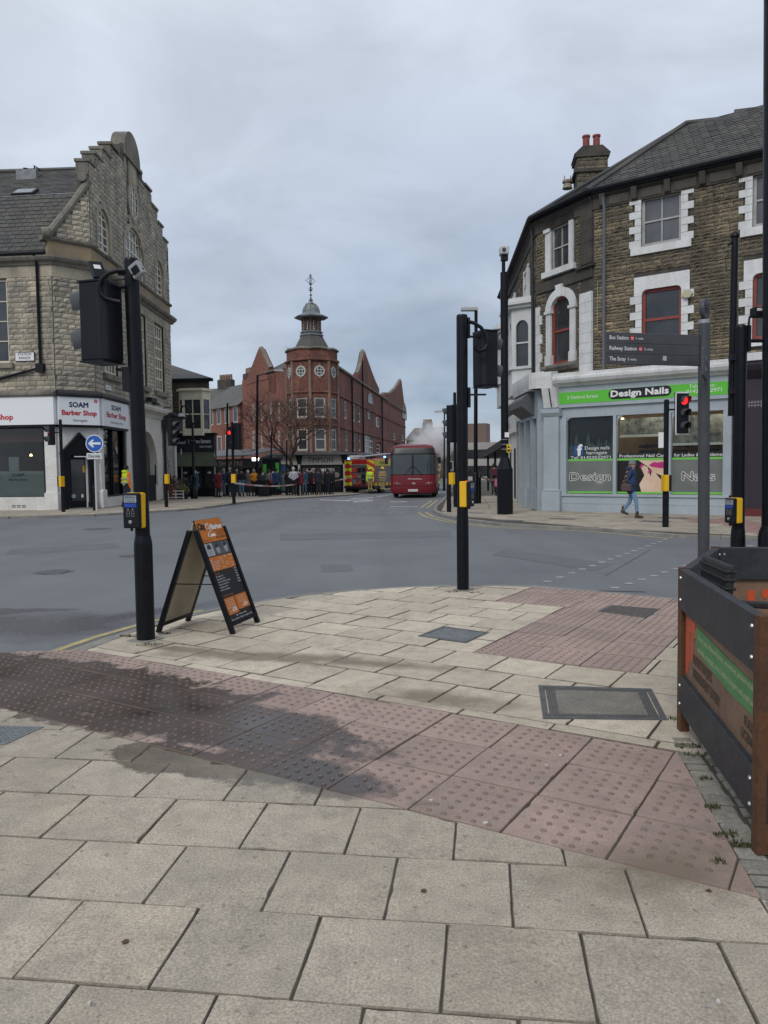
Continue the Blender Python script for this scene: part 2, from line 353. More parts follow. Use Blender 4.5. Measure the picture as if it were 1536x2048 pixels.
# ------------------------------------------------------------------ walls
def wall_mesh(mb,F,u0,u1,v0,v1,ops,depth=0.2,thick=0.35):
    """plain wall sheet with rectangular openings and reveals"""
    us = sorted({u0,u1,*[max(u0,min(u1,x)) for o in ops for x in o[:2]]}); vs = sorted({v0,v1,*[max(v0,min(v1,x)) for o in ops for x in o[2:4]]})
    for a,b in zip(us,us[1:]):
        for c,d in zip(vs,vs[1:]):
            m,n = (a + b) / 2,(c + d) / 2
            if any(o[0] < m < o[1] and o[2] < n < o[3] for o in ops): continue
            mb.poly([F.p(a,c),F.p(b,c),F.p(b,d),F.p(a,d)])
    for o in ops:
        a,b,c,d = o[:4]; q = F.p
        mb.poly([q(a,c),q(a,d),q(a,d,-depth),q(a,c,-depth)]); mb.poly([q(b,c),q(b,c,-depth),q(b,d,-depth),q(b,d)])
        mb.poly([q(a,d),q(b,d),q(b,d,-depth),q(a,d,-depth)]); mb.poly([q(a,c),q(a,c,-depth),q(b,c,-depth),q(b,c)])
        mb.poly([q(a,c,-depth),q(b,c,-depth),q(b,d,-depth),q(a,d,-depth)])
    return mb
def stone_unit(seed,nx=3,ny=2):
    """unit rock-faced stone: x,z in -.5...5, front at y=-1 (scaled to its depth)"""
    r = random.Random(seed); mb = MB(); vs = []; fs = []
    for j in range(ny + 1):
        for i in range(nx + 1):
            x = -0.5 + i / nx; z = -0.5 + j / ny; edge = i in (0,nx) or j in (0,ny)
            y = -0.4 if edge else -0.8 - 0.8 * r.random()
            if not edge: x += r.uniform(-.06,.06); z += r.uniform(-.08,.08)
            vs.append(Vector((x,y,z)))
    fs = [(j * (nx + 1) + i,j * (nx + 1) + i + 1,(j + 1) * (nx + 1) + i + 1,(j + 1) * (nx + 1) + i) for j in range(ny) for i in range(nx)]
    b = len(vs); vs += [Vector((-.5,0.2,-.5)),Vector((.5,0.2,-.5)),Vector((.5,0.2,.5)),Vector((-.5,0.2,.5))]
    c0,c1,c2,c3 = 0,nx,(ny + 1) * (nx + 1) - 1,ny * (nx + 1)
    bot = list(range(0,nx + 1)); top = list(range(ny * (nx + 1),(ny + 1) * (nx + 1))); lf = [j * (nx + 1) for j in range(ny + 1)]; rt = [j * (nx + 1) + nx for j in range(ny + 1)]
    fs += [bot[::-1] + [b,b + 1],top + [b + 2,b + 3],lf + [b + 3,b],rt[::-1] + [b + 1,b + 2]]
    return vs,fs
UNITS = [stone_unit(i) for i in range(5)]
def stones(F,u0,u1,v0,v1,ops,ch,lens,proud,name,mat,parent,budget,gap=0.018,vtop=None,seed=1,chv=0.0,rest=None,order=0,snecked=False):
    """lay coursed stones; the first budget[0] become parts, the rest go to `rest` (one MB)"""
    r = random.Random(seed); v = v0
    while v < v1 - 0.03:
        h = min(ch * (1 + r.uniform(-chv,chv)),v1 - v); u = u0 - r.random() * lens[0]
        while u < u1:
            l = r.uniform(*lens); a,b = max(u,u0),min(u + l,u1); u += l
            if b - a < 0.06: continue
            segs = [(a,b)]
            for o in ops:
                if o[2] < v + h * 0.6 and o[3] > v + h * 0.4:
                    ns = []
                    for s0,s1 in segs:
                        if o[1] <= s0 or o[0] >= s1: ns.append((s0,s1)); continue
                        if s0 < o[0]: ns.append((s0,o[0]))
                        if s1 > o[1]: ns.append((o[1],s1))
                    segs = ns
            for s0,s1 in segs:
                if s1 - s0 < 0.05: continue
                hh = h
                if vtop is not None:
                    t = vtop((s0 + s1) / 2)
                    if v >= t - 0.05: continue
                    hh = min(h,t - v)
                k = r.randrange(5); pr = proud * r.uniform(0.7,1.4)
                M = Matrix((F.u * (s1 - s0 - gap),-F.n * pr,F.v * (hh - gap))).transposed().to_4x4(); M.translation = F.p((s0 + s1) / 2,v + hh / 2)
                budget[1].append((M,k)) if rest is None else rest.append((M,k))
        v += h
def emit_stones(lst,name,mat,parent,cam_sort=True,limit=300,smooth=None):
    """parts for those that show largest, one joined part for the rest"""
    def size(M):
        c = M.translation; d = max(c.y,1.0); return M.col[0].to_3d().length * M.col[2].to_3d().length / d / d
    lst = sorted(lst,key=lambda q: -size(q[0])); shared = []
    for vs,fs in UNITS:
        mb = MB(); mb.add(vs,fs); shared.append(mb.mesh(name,mat))
    for M,k in lst[:limit]: put(name,shared[k],parent,mw=M)
    if lst[limit:]:
        mb = MB(); rr = random.Random(3)
        for M,k in lst[limit:]:
            mb.tone = rr.random(); vs,fs = UNITS[k]; mb.add([M @ p for p in vs],fs)
        mb.build(name + '_courses',mat,parent,kind='stuff')
def window(F,u0,u1,v0,v1,mat,parent,nx=1,ny=2,w=-0.10,fr=0.06,bar=0.03,glass=None,sill=None,meet=True,name='window',fthick=0.06):
    """rectangular window: frame with glazing bars, one pane object per light"""
    mb = MB(); f = fr
    mb.fbox(F,u0,u0 + f,v0,v1,w - .02,w + fthick); mb.fbox(F,u1 - f,u1,v0,v1,w - .02,w + fthick)
    mb.fbox(F,u0 + f,u1 - f,v0,v0 + f * 1.2,w - .02,w + fthick - .002); mb.fbox(F,u0 + f,u1 - f,v1 - f,v1,w - .02,w + fthick - .002)
    us = [u0 + f + (u1 - u0 - 2 * f) * i / nx for i in range(nx + 1)]; vs = [v0 + f * 1.2 + (v1 - v0 - 2.2 * f) * j / ny for j in range(ny + 1)]
    for x in us[1:-1]: mb.fbox(F,x - bar / 2,x + bar / 2,v0 + f,v1 - f,w - .015,w + fthick * .6)
    for y in vs[1:-1]: mb.fbox(F,u0 + f,u1 - f,y - bar * .6,y + bar * .6,w - .018,w + fthick * .75)
    o = mb.build(name,mat,parent)
    for i in range(nx):
        for j in range(ny):
            p = MB(); p.poly([F.p(us[i],vs[j],w),F.p(us[i + 1],vs[j],w),F.p(us[i + 1],vs[j + 1],w),F.p(us[i],vs[j + 1],w)])
            put('pane',p.mesh('pane',glass or GLASS_D,recalc=False),o)
    if sill is not None:
        s = MB(); s.fbox(F,u0 - .08,u1 + .08,v0 - .14,v0,-.1,.1); s.build('sill',sill,o)
    return o
def arc(cx,cy,rx,ry,a0,a1,n): return [(cx + rx * math.cos(a0 + (a1 - a0) * i / n),cy + ry * math.sin(a0 + (a1 - a0) * i / n)) for i in range(n + 1)]
def arched_window(F,uc,hw,v0,vspring,rise,mat,sur,parent,nx=2,ny=4,sw=0.22,w=-0.12,glass=None,name='arched_window',spandrel=True):
    top = arc(uc,vspring,hw,rise,0,PI,14)
    out = [(uc + hw,v0)] + top + [(uc - hw,v0)]
    # surround of dressed stone: flat ring standing a little proud
    o2 = [(uc + hw + sw,v0)] + arc(uc,vspring,hw + sw,rise + sw,0,PI,14) + [(uc - hw - sw,v0)]
    mb = MB(); n = len(out)
    for i in range(n - 1):
        a,b,c,d = out[i],out[i + 1],o2[i + 1],o2[i]
        q = [F.p(*a,0.05),F.p(*b,0.05),F.p(*c,0.05),F.p(*d,0.05),F.p(*a,-.2),F.p(*b,-.2),F.p(*c,-.2),F.p(*d,-.2)]
        mb.add(q,[(0,1,2,3),(0,4,5,1),(3,2,6,7)])
    surround = mb.build('window_surround',sur,parent)
    fi = 0.11; i2 = [(uc + hw - fi,v0 + fi)] + arc(uc,vspring,hw - fi,rise - fi,0,PI,14) + [(uc - hw + fi,v0 + fi)]
    m2 = MB()
    for i in range(n - 1):
        a,b,c,d = i2[i],i2[i + 1],out[i + 1],out[i]
        m2.add([F.p(*a,w + .05),F.p(*b,w + .05),F.p(*c,w + .05),F.p(*d,w + .05),F.p(*a,w),F.p(*b,w)],[(0,1,2,3),(0,4,5,1)])
    m2.fbox(F,uc - hw,uc + hw,v0,v0 + fi,w,w + .05)
    def topv(u): t = max(0.0,1 - ((u - uc) / hw) ** 2); return vspring + rise * math.sqrt(t)
    for i in range(1,nx):
        x = uc - hw + 2 * hw * i / nx; thick = .10 if (nx > 3 and i % 2 == 0) or nx == 2 else .05
        m2.fbox(F,x - thick / 2,x + thick / 2,v0 + fi,topv(x),w,w + .045)
    for j in range(1,ny):
        y = v0 + (vspring + rise - v0) * j / ny; x = hw if y <= vspring else hw * math.sqrt(max(0,1 - ((y - vspring) / rise) ** 2))
        m2.fbox(F,uc - x,uc + x,y - .035,y + .035,w + .002,w + .04)
    o = m2.build(name,mat,parent)
    p = MB(); p.poly([F.p(a,b,w + .01) for a,b in out]); put('pane',p.mesh('pane',glass or GLASS_N,recalc=False),o)
    return o
def slates(F,outline,mat,name,parent,row=0.22,wid=0.3,seed=2,lift=0.022):
    """overlapping roof slates on a sloping frame; outline(v) -> (u0, u1)"""
    r = random.Random(seed); mb = MB(); v = 0.0; k = 0; vmax = outline(None)
    while v < vmax:
        a,b = outline(v); u = a - (0.5 * wid if k % 2 else 0); v1 = min(v + row * 1.12,vmax)
        while u < b:
            x0,x1 = max(u,a),min(u + wid,b); u += wid
            if x1 - x0 < .03: continue
            mb.tone = r.random(); z = lift * r.uniform(.7,1.5); j = r.uniform(-.012,.012)
            mb.add([F.p(x0 + .008,v + j,z),F.p(x1 - .008,v + j,z),F.p(x1 - .008,v1,.001),F.p(x0 + .008,v1,.001),F.p(x0 + .008,v + j,0),F.p(x1 - .008,v + j,0)],
                   [(0,1,2,3),(0,4,5,1),(0,3,4),(1,5,2)])
        v += row; k += 1
    return put(name,mb.mesh(name,mat,recalc=False),parent,kind='stuff')
# ================================================================== GROUND
mb = MB(); mb.poly([(-2500,-600,-0.62),(2500,-600,-0.62),(2500,4000,-0.62),(-2500,4000,-0.62)])
struct('ground',mb,pm('far_ground',(0.08,0.085,0.08)))
mb = MB(); ys = [-12,10,20,30,42,49,56,63,70,100,140,220]
for a,b in zip(ys,ys[1:]): mb.poly([(-60,a,ROADZ(a)),(60,a,ROADZ(a)),(60,b,ROADZ(b)),(-60,b,ROADZ(b))])
road = struct('road',mb,ASPH)
def clip(poly,hp):
    """keep the part of a convex polygon where a*x + b*y <= c"""
    a,b,c = hp; out = []
    for i,p in enumerate(poly):
        q = poly[(i + 1) % len(poly)]; dp = a * p[0] + b * p[1] - c; dq = a * q[0] + b * q[1] - c
        if dp <= 0: out.append(p)
        if (dp < 0) != (dq < 0) and abs(dp - dq) > 1e-9:
            t = dp / (dp - dq); out.append((p[0] + (q[0] - p[0]) * t,p[1] + (q[1] - p[1]) * t))
    return out
def area(p): return abs(sum(p[i][0] * p[(i + 1) % len(p)][1] - p[(i + 1) % len(p)][0] * p[i][1] for i in range(len(p)))) / 2
def hp_edge(p,q):                       # half plane to the left of p->q
    dx,dy = q[0] - p[0],q[1] - p[1]; return (dy,-dx,dy * p[0] - dx * p[1])
def inset(poly,d):
    if sum(poly[i][0] * poly[(i + 1) % len(poly)][1] - poly[(i + 1) % len(poly)][0] * poly[i][1] for i in range(len(poly))) < 0: poly = poly[::-1]
    out = poly
    for i in range(len(poly)):
        p,q = poly[i],poly[(i + 1) % len(poly)]; l = math.hypot(q[0] - p[0],q[1] - p[1])
        if l < 1e-6: continue
        a,b,c = hp_edge(p,q); out = clip(out,(a,b,c - d * l))
        if len(out) < 3: return []
    return out
def clean(p):
    o = []
    for q in p:
        if not o or math.hypot(q[0] - o[-1][0],q[1] - o[-1][1]) > 0.004: o.append(q)
    if len(o) > 2 and math.hypot(o[0][0] - o[-1][0],o[0][1] - o[-1][1]) <= 0.004: o.pop()
    return o
def slab_into(mb,poly,z,gap=0.005,bev=0.006,rr=R,rough=False):
    p = clean(inset(poly,gap))
    if len(p) >= 3 and rough and area(p) > .03:
        o = []
        for i,a in enumerate(p):
            b = p[(i + 1) % len(p)]; l = math.hypot(b[0] - a[0],b[1] - a[1]); n_ = max(1,int(l / .045)); nx,ny = -(b[1] - a[1]) / l,(b[0] - a[0]) / l
            for j_ in range(n_):
                t_ = j_ / n_; d_ = rr.uniform(0,.0025) + (rr.uniform(.002,.006) if j_ == 0 else 0) + (rr.uniform(.004,.010) if rr.random() < .03 else 0)
                if j_ == 0: o.append((a[0] + nx * .002 + (b[0] - a[0]) / l * d_ * .5,a[1] + ny * .002 + (b[1] - a[1]) / l * d_ * .5))
                else: o.append((a[0] + (b[0] - a[0]) * t_ + nx * d_,a[1] + (b[1] - a[1]) * t_ + ny * d_))
        p = o
    if len(p) < 3 or area(p) < 0.004: return False
    cx = sum(a for a,b in p) / len(p); cy = sum(b for a,b in p) / len(p)
    if rough: q = [(a + (cx - a) * .015,b + (cy - b) * .015) for a,b in p]
    else:
        q = clean(inset(p,bev))
        if len(q) != len(p): q = p
    tx,ty = rr.uniform(-.009,.009),rr.uniform(-.009,.009); dz = rr.uniform(-.003,.003)
    def zz(a,b): return z + dz + (a - cx) * tx + (b - cy) * ty
    n = len(p); vs = [Vector((a,b,zz(a,b))) for a,b in q] + [Vector((a,b,zz(a,b) - .006)) for a,b in p] + [Vector((a,b,z - .05)) for a,b in p]
    m0 = mb.mi; mb.add(vs,[list(range(n))]); b_ = len(mb.v) - 3 * n; mb.mi = 1 if rough else 0
    for f_ in [(i,n + i,n + (i + 1) % n,(i + 1) % n) for i in range(n)] + [(n + i,2 * n + i,2 * n + (i + 1) % n,n + (i + 1) % n) for i in range(n)]: mb.f.append([k_ + b_ for k_ in f_]); mb.m.append(mb.mi); mb.t.append(mb.tone)
    mb.mi = m0
    mb.last = (p,zz); return True
def blisters(mb,p,zz,A,B,org,pitch=0.0755,r=0.0135,h=0.0065):
    s = [((x - org[0]) * A[0] + (y - org[1]) * A[1],(x - org[0]) * B[0] + (y - org[1]) * B[1]) for x,y in p]
    s0,s1 = min(q[0] for q in s),max(q[0] for q in s); t0,t1 = min(q[1] for q in s),max(q[1] for q in s)
    hps = []
    for i in range(len(p)):
        a,b = p[i],p[(i + 1) % len(p)]; l = math.hypot(b[0] - a[0],b[1] - a[1]); k = hp_edge(a,b)
        if l > 1e-6: hps.append((k[0] / l,k[1] / l,k[2] / l))
    i = math.floor(s0 / pitch)
    while i * pitch < s1:
        j = math.floor(t0 / pitch)
        while j * pitch < t1:
            u,v = (i + .5) * pitch,(j + .5) * pitch; x = org[0] + A[0] * u + B[0] * v; y = org[1] + A[1] * u + B[1] * v
            if all(a * x + b * y < c - r - .008 for a,b,c in hps):
                z = zz(x,y); vs = []
                for rr_,dz in ((r * 1.15,-.001),(r * .8,h)):
                    vs += [Vector((x + rr_ * math.cos(2 * PI * k / 7),y + rr_ * math.sin(2 * PI * k / 7),z + dz)) for k in range(7)]
                mb.add(vs,[(k,(k + 1) % 7,7 + (k + 1) % 7,7 + k) for k in range(7)] + [list(range(7,14))])
            j += 1
        i += 1
A31 = (0.8526,-0.5225); B31 = (0.5225,0.8526); O31 = (0.75,6.64)
def st(s,t): return (O31[0] + A31[0] * s + B31[0] * t,O31[1] + A31[1] * s + B31[1] * t)
AF = (0.9914,-0.1306); BF = (0.1306,0.9914); OF = (-1.08,3.27)
NEAR = [(-9.0,-1.0),(5.6,-1.0),(5.6,7.75),(3.60,9.22),(2.75,9.86),(2.1,10.3),(1.55,10.5),(0.88,10.51),(0.2,10.42),(-0.46,10.22),(-1.0,9.95),(-1.43,9.6),(-1.95,9.0),(-2.35,8.35),(-2.62,7.7),(-2.82,6.95),(-3.6,6.86),(-9.0,6.4)]
mb = MB(); mb.slabz(NEAR,-0.3,-0.008)
pave = struct('pavement',mb,[GROUT])
near_hp = [hp_edge(NEAR[i],NEAR[(i + 1) % len(NEAR)]) for i in range(len(NEAR))]
KW = 0.13
near_in = []
for i in range(len(NEAR)):
    p,q = NEAR[i],NEAR[(i + 1) % len(NEAR)]; a,b,c = near_hp[i]; l = math.hypot(a,b)
    near_in.append((a,b,c - (KW if 2 <= i <= 14 else 0) * l))
plain = []; tact = []; upper = []
def grid(O,A,B,su,sv,irange,jrange,hps,bond,out,low=False):
    for j in range(*jrange):
        for i in range(*irange):
            x = i * su + (su / 2 if bond and j % 2 else 0); y = j * sv
            c = [(O[0] + A[0] * a + B[0] * b,O[1] + A[1] * a + B[1] * b) for a,b in ((x,y),(x + su,y),(x + su,y + sv),(x,y + sv))]
            for h in ([near_in[i] for i in (0,1,15,16,17)] if low else near_in[:15]) + hps:
                c = clip(c,h)
                if len(c) < 3: break
            if len(c) >= 3 and area(c) > 0.012: out.append((clean(c),A,B,O))
def T_le(t): a = B31; return (a[0],a[1],O31[0] * a[0] + O31[1] * a[1] + t)
def T_ge(t): k = T_le(t); return (-k[0],-k[1],-k[2])
def S_le(s): a = A31; return (a[0],a[1],O31[0] * a[0] + O31[1] * a[1] + s)
def S_ge(s): k = S_le(s); return (-k[0],-k[1],-k[2])
TB0,TB1 = -2.965,-1.575               # tactile band
SET_L = [(1.66,4.50),(1.40,2.95)]    # left edge of the setts beside the cafe barrier
hs = hp_edge(SET_L[1],SET_L[0])        # keep left of the sett line
grid(OF,AF,BF,0.452,0.447,(-12,12),(-8,8),[T_le(TB0)],True,plain,True)
tp = (TB1 - TB0) / 3
def band_origin(): return st(0.12,TB0)
grid(band_origin(),A31,B31,0.463,tp,(-16,9),(0,3),[T_ge(TB0),T_le(TB1),hs],False,tact,True)
grid(st(0.0,TB1),A31,B31,0.62,0.125,(-12,8),(0,1),[T_ge(TB1),T_le(TB1 + .125)],False,upper)
UO = st(-0.15,TB1 + .125)
grid(UO,A31,B31,0.485,0.4825,(-12,14),(0,3),[T_le(0.0)],True,upper)
UO2 = st(0.0,0.0)
grid(UO2,A31,B31,0.485,0.49,(-12,1),(0,5),[S_le(0.0),T_ge(0),T_le(2.45)],True,upper)
grid(UO2,A31,B31,0.485,0.49,(2,14),(0,5),[S_ge(1.40),T_ge(0),T_le(2.45)],True,upper)
grid(UO2,A31,B31,0.485,0.49,(-12,0),(5,12),[S_le(-0.85),T_ge(2.45)],True,upper)
grid(UO2,A31,B31,0.4667,0.49,(0,3),(0,5),[S_ge(0),S_le(1.4),T_ge(0),T_le(2.45)],False,tact)
grid(st(-0.85,2.45),A31,B31,0.45,0.45,(0,14),(0,3),[S_ge(-.85),T_ge(2.45)],False,tact)
rr = random.Random(5)
def emit_slabs(lst,name,mat,parent,z=0.0,tac=False,limit=300,zfun=None,gap=0.005,rough=False):
    lst.sort(key=lambda q: -area(q[0]) / max(1.0,sum(p[1] for p in q[0]) / len(q[0])) ** 2 * (0.2 if abs(sum(p[0] for p in q[0]) / len(q[0])) > 0.62 * sum(p[1] for p in q[0]) / len(q[0]) + .5 else 1))
    rest = MB()
    for n,(poly,A,B,O) in enumerate(lst):
        if n < limit: m = MB()
        else: m = rest; m.tone = rr.random()
        zc = z if zfun is None else zfun(sum(p[1] for p in poly) / len(poly))
        if not slab_into(m,poly,zc,gap=gap * rr.uniform(.6,1.4),rr=rr,rough=rough): continue
        if tac: m.mi = 1; blisters(m,m.last[0],m.last[1],A,B,O); m.mi = 0
        if n < limit: put(name,m.mesh(name,mat,recalc=False),parent)
    if rest.f: put(name + '_field',rest.mesh(name + '_field',mat,recalc=False),parent,kind='stuff')
emit_slabs(plain,'paving_slab',[YORK,YORK_E],pave,rough=True,gap=.0018,limit=150)
emit_slabs(upper,'paving_slab',[YORK_U,YORK_E],pave,rough=True,gap=.0045,limit=150)
emit_slabs(tact,'tactile_slab',[TACT,TACT_B],pave,tac=True,rough=True,gap=.002)
# kerb stones
def kerb_run(pts,parent,z0,z1,width=KW,ln=0.9,zf=None,mat=KERB,name='kerb_stone'):
    """stones along a polyline; the kerb lies on the left of the direction of travel"""
    P = [Vector((a,b)) for a,b in pts]; segs = []
    for a,b in zip(P,P[1:]):
        n = max(1,round((b - a).length / ln))
        for i in range(n): segs.append((a.lerp(b,i / n),a.lerp(b,(i + 1) / n)))
    for a,b in segs:
        d = (b - a).normalized(); nrm = Vector((-d.y,d.x)); g = d * .004
        q = [a + g,b - g,b - g + nrm * (width - .006),a + g + nrm * (width - .006)]
        dz = zf((a.y + b.y) / 2) if zf else 0; m = MB()
        top = z1 + dz + R.uniform(-.003,.003); ch = .015
        bot = [Vector((p.x,p.y,z0 + dz)) for p in q]; mid = [Vector((p.x,p.y,top - (ch if i < 2 else 0.002))) for i,p in enumerate(q)]
        tp_ = [Vector((p.x,p.y,top)) + (Vector((nrm.x,nrm.y,0)) * ch if i < 2 else Vector((0,0,0))) for i,p in enumerate(q)]
        m.add(bot + mid + tp_,[(0,1,5,4),(1,2,6,5),(2,3,7,6),(3,0,4,7),(4,5,9,8),(5,6,10,9),(6,7,11,10),(7,4,8,11),(8,9,10,11)])
        put(name,m.mesh(name,mat,recalc=False),parent)
kerb_run(NEAR[2:16],pave,-0.25,0.0,ln=0.75)
# setts in front of the barrier
def sett(x,y,w,l,ang,z):
    m = MB(); ca,sa = math.cos(ang),math.sin(ang); pts = []
    for (a,b,k) in ((-1,-1,1),(1,-1,1),(1,1,1),(-1,1,1)): pts.append((a * w / 2,b * l / 2))
    def q(a,b,zz): return Vector((x + ca * a - sa * b,y + sa * a + ca * b,zz))
    top = [q(a * .80,b * .80,z) for a,b in pts]; mid = [q(a,b,z - .012) for a,b in pts]; bot = [q(a,b,z - .06) for a,b in pts]
    m.add(top + mid + bot,[(0,1,2,3)] + [(i,4 + i,4 + (i + 1) % 4,(i + 1) % 4) for i in range(4)] + [(4 + i,8 + i,8 + (i + 1) % 4,4 + (i + 1) % 4) for i in range(4)])
    put('sett',m.mesh('sett',SETT,recalc=False),pave)
for row,off in ((0,0.06),(1,0.20)):
    t = 0.0
    while t < 1.75:
        l = R.uniform(.085,.12); d = Vector((SET_L[1][0] - SET_L[0][0],SET_L[1][1] - SET_L[0][1])).normalized(); nrm = Vector((-d.y,d.x))
        c = Vector(SET_L[0]) + d * (t + l / 2) + nrm * (off + R.uniform(-.008,.008))
        sett(c.x,c.y,0.125 if row == 0 else .13,l - .012,math.atan2(-d.x,d.y) + PI + R.uniform(-.06,.06),0.002 + R.uniform(-.006,.004)); t += l
# ------------------------------------------------------------------ far pavements
FL = [(-40,27.2),(-13.52,28.16),(-10.8,29.1),(-8.5,31.7),(-7.67,34.38),(-7.05,38.2),(-6.07,41.54),(-4.8,44.7),(-2.4,51.0),(-1.2,58.0),(2.2,80),(5.2,105),(7,125)]
FLB = [(-60,125),(-60,27)]
def sheet(poly_l,zf,thick=0.3):
    pass
far_pav = pm('far_paving',(0.34,0.29,0.225),(0.27,0.235,0.19),scale=0.6,fine=0.25,fscale=9,rough=0.85)
mb = MB()
for a,b in zip(FL,FL[1:]): mb.poly([(a[0],a[1],PAV(a[1]) - .012),(b[0],b[1],PAV(b[1]) - .012),(-60,b[1] + .01,PAV(b[1]) - .012),(-60,a[1],PAV(a[1]) - .012)])
pave_l = struct('pavement_left',mb,[far_pav])
kerb_run(FL[::-1][2:],pave_l,-0.3,0.0,width=.14,ln=1.0,zf=PAV)
pl = []
def far_grid(O,ang,su,sv,ir,jr,hps,out):
    A = (math.cos(ang),math.sin(ang)); B = (-A[1],A[0])
    for j in range(*jr):
        for i in range(*ir):
            x = i * su + (su / 2 if j % 2 else 0); y = j * sv
            c = [(O[0] + A[0] * a + B[0] * b,O[1] + A[1] * a + B[1] * b) for a,b in ((x,y),(x + su,y),(x + su,y + sv),(x,y + sv))]
            for h in hps:
                c = clip(c,h)
                if len(c) < 3: break
            if len(c) >= 3 and area(c) > 0.02: out.append((clean(c),A,B,O))
SLF = pm('far_slab',(0.36,0.315,0.25),(0.30,0.26,0.21),scale=1.5,rnd=0.3,fine=0.2,fscale=40,rough=0.85)
far_grid((-13.5,28.2),rad(18),0.75,0.75,(-3,9),(0,9),[hp_edge((-13.55,28.32),(-10.86,29.24)),hp_edge((-10.86,29.24),(-8.62,31.85)),(0,1,33.0)],pl)
far_grid((-8.6,32),rad(70),0.9,0.9,(0,9),(0,4),[hp_edge((-8.65,31.8),(-7.82,34.42)),hp_edge((-7.82,34.42),(-7.2,38.2)),hp_edge((-7.2,38.2),(-6.2,41.6)),(0,-1,-33.05),(0,1,41.5)],pl)
emit_slabs(pl,'paving_slab',SLF,pave_l,gap=.008)
# right-hand pavement
FRK = [(14.0,13.2),(8.22,16.65),(6.62,17.63),(5.54,19.55),(4.08,20.99),(3.26,21.89),(2.47,23.75),(1.95,26.2),(1.82,28.96),(2.05,31.91),(2.92,38.75),(3.9,48.47),(6.0,70),(9.3,100)]
mb = MB()
for a,b in zip(FRK,FRK[1:]):
    x1 = 40
    mb.poly([(a[0],a[1],PAV(a[1]) - .012),(x1,a[1],PAV(a[1]) - .012),(x1,b[1],PAV(b[1]) - .012),(b[0],b[1],PAV(b[1]) - .012)])
pave_r = struct('pavement_right',mb,[GROUT])
kerb_run(FRK[::-1][1:],pave_r,-0.3,0.0,width=.15,ln=0.95,zf=PAV)
FRK_in = [hp_edge(b,a) for a,b in zip(FRK[:12],FRK[1:13])]
FRK_in = [(a,b,c - .15 * math.hypot(a,b)) for a,b,c in FRK_in]
pr = []
FANG = math.atan2(-3.3,4.46)
far_grid((6.0,27.4),FANG,0.62,0.62,(-6,18),(-12,0),FRK_in[:8] + [(1,0,13)],pr)
pk = [q for q in pr if 8.6 < sum(p[0] for p in q[0]) / len(q[0]) < 10.3 and sum(p[1] for p in q[0]) / len(q[0]) < 22.6]
py = [q for q in pr if q not in pk]
far_grid((5.4,28.2),rad(84),0.75,0.75,(0,18),(0,6),FRK_in[5:] + [(1,0,6.6)],py)
emit_slabs(py,'paving_slab',SLF,pave_r,gap=.008,zfun=PAV)
emit_slabs(pk,'pink_slab',pm('far_pink',(0.31,0.19,0.17),(0.27,0.165,0.15),scale=1.2,rnd=.15,fine=.2),pave_r,gap=.008)
mb = MB(); mb.poly([(6.2,27,-.004),(40,13,-.004),(40,60,-.2),(6.6,60,-.2)])
# ------------------------------------------------------------------ road markings
def marking(name,pts,mat,zoff=0.004):
    m = MB(); m.poly([(a,b,ROADZ(b) + zoff) for a,b in pts]); return put(name,m.mesh(name,mat,recalc=False),road)
def ribbon(name,pts,wdt,mat,zoff=0.004):
    m = MB(); P = [Vector(p[:2]) for p in pts]; vs = []
    for i,p in enumerate(P):
        t = (P[min(i + 1,len(P) - 1)] - P[max(i - 1,0)]).normalized(); n = Vector((-t.y,t.x)) * wdt / 2
        vs += [Vector(((p + n).x,(p + n).y,ROADZ(p.y) + zoff)),Vector(((p - n).x,(p - n).y,ROADZ(p.y) + zoff))]
    m.add(vs,[(2 * i,2 * i + 2,2 * i + 3,2 * i + 1) for i in range(len(P) - 1)]); return put(name,m.mesh(name,mat,recalc=False),road)
def off_line(pts,d):
    P = [Vector(p[:2]) for p in pts]; o = []
    for i,p in enumerate(P):
        t = (P[min(i + 1,len(P) - 1)] - P[max(i - 1,0)]).normalized(); o.append(p + Vector((t.y,-t.x)) * d)
    return o
kl = NEAR[2:16]
for d in (0.16,0.34): ribbon('yellow_line',off_line([(-1.9,9.07),(-2.35,8.35),(-2.62,7.7),(-2.80,7.05)],d),0.09,YELL)
for d in (0.14,): ribbon('yellow_line',off_line([(1.95,10.38),(1.55,10.5),(1.1,10.51)],d),0.07,YELL)
for d in (-0.28,-0.55): ribbon('yellow_line',off_line(FRK[4:9],d),0.10,YELL); ribbon('yellow_line',off_line(FRK[9:12],d),0.10,YELL)
ribbon('yellow_line',off_line(FRK[2:5],-0.25),0.10,YELL)
for d in (0.3,): ribbon('yellow_line',off_line(FL[::-1][3:9],d),0.09,YELL)
def studs(a,b,n,mat=WLINE,s=0.11):
    for i in range(n):
        t = i / (n - 1); p = Vector(a).lerp(Vector(b),t); marking('stud',[(p.x - s / 2,p.y - s / 2),(p.x + s / 2,p.y - s / 2),(p.x + s / 2,p.y + s / 2),(p.x - s / 2,p.y + s / 2)],mat,.005)
def g2(x,y): q = G(x,y,-0.08); return (q.x,q.y)
studs(g2(520,1009),g2(838,1019),16,s=.14); studs(g2(488,1017),g2(832,1027),16,s=.14)
studs(g2(1352,1072),g2(1068,1173),18); studs(g2(1500,1092),g2(1200,1185),16)
for q in ([(640,999),(700,1001),(700,1002.5),(640,1000.5)],[(700,996),(745,993),(748,995),(702,998)],[(752,990),(775,986),(778,987.5),(755,991.5)],[(690,1000),(738,998.5),(738,1000),(690,1001.5)],[(705,1003),(745,1000),(748,1002),(708,1005)],[(780,1003),(815,1003),(815,1004.3),(780,1004.3)],[(780,1013),(835,1013),(835,1014),(780,1014)]):
    marking('white_line',[g2(*p) for p in q],WLINE)
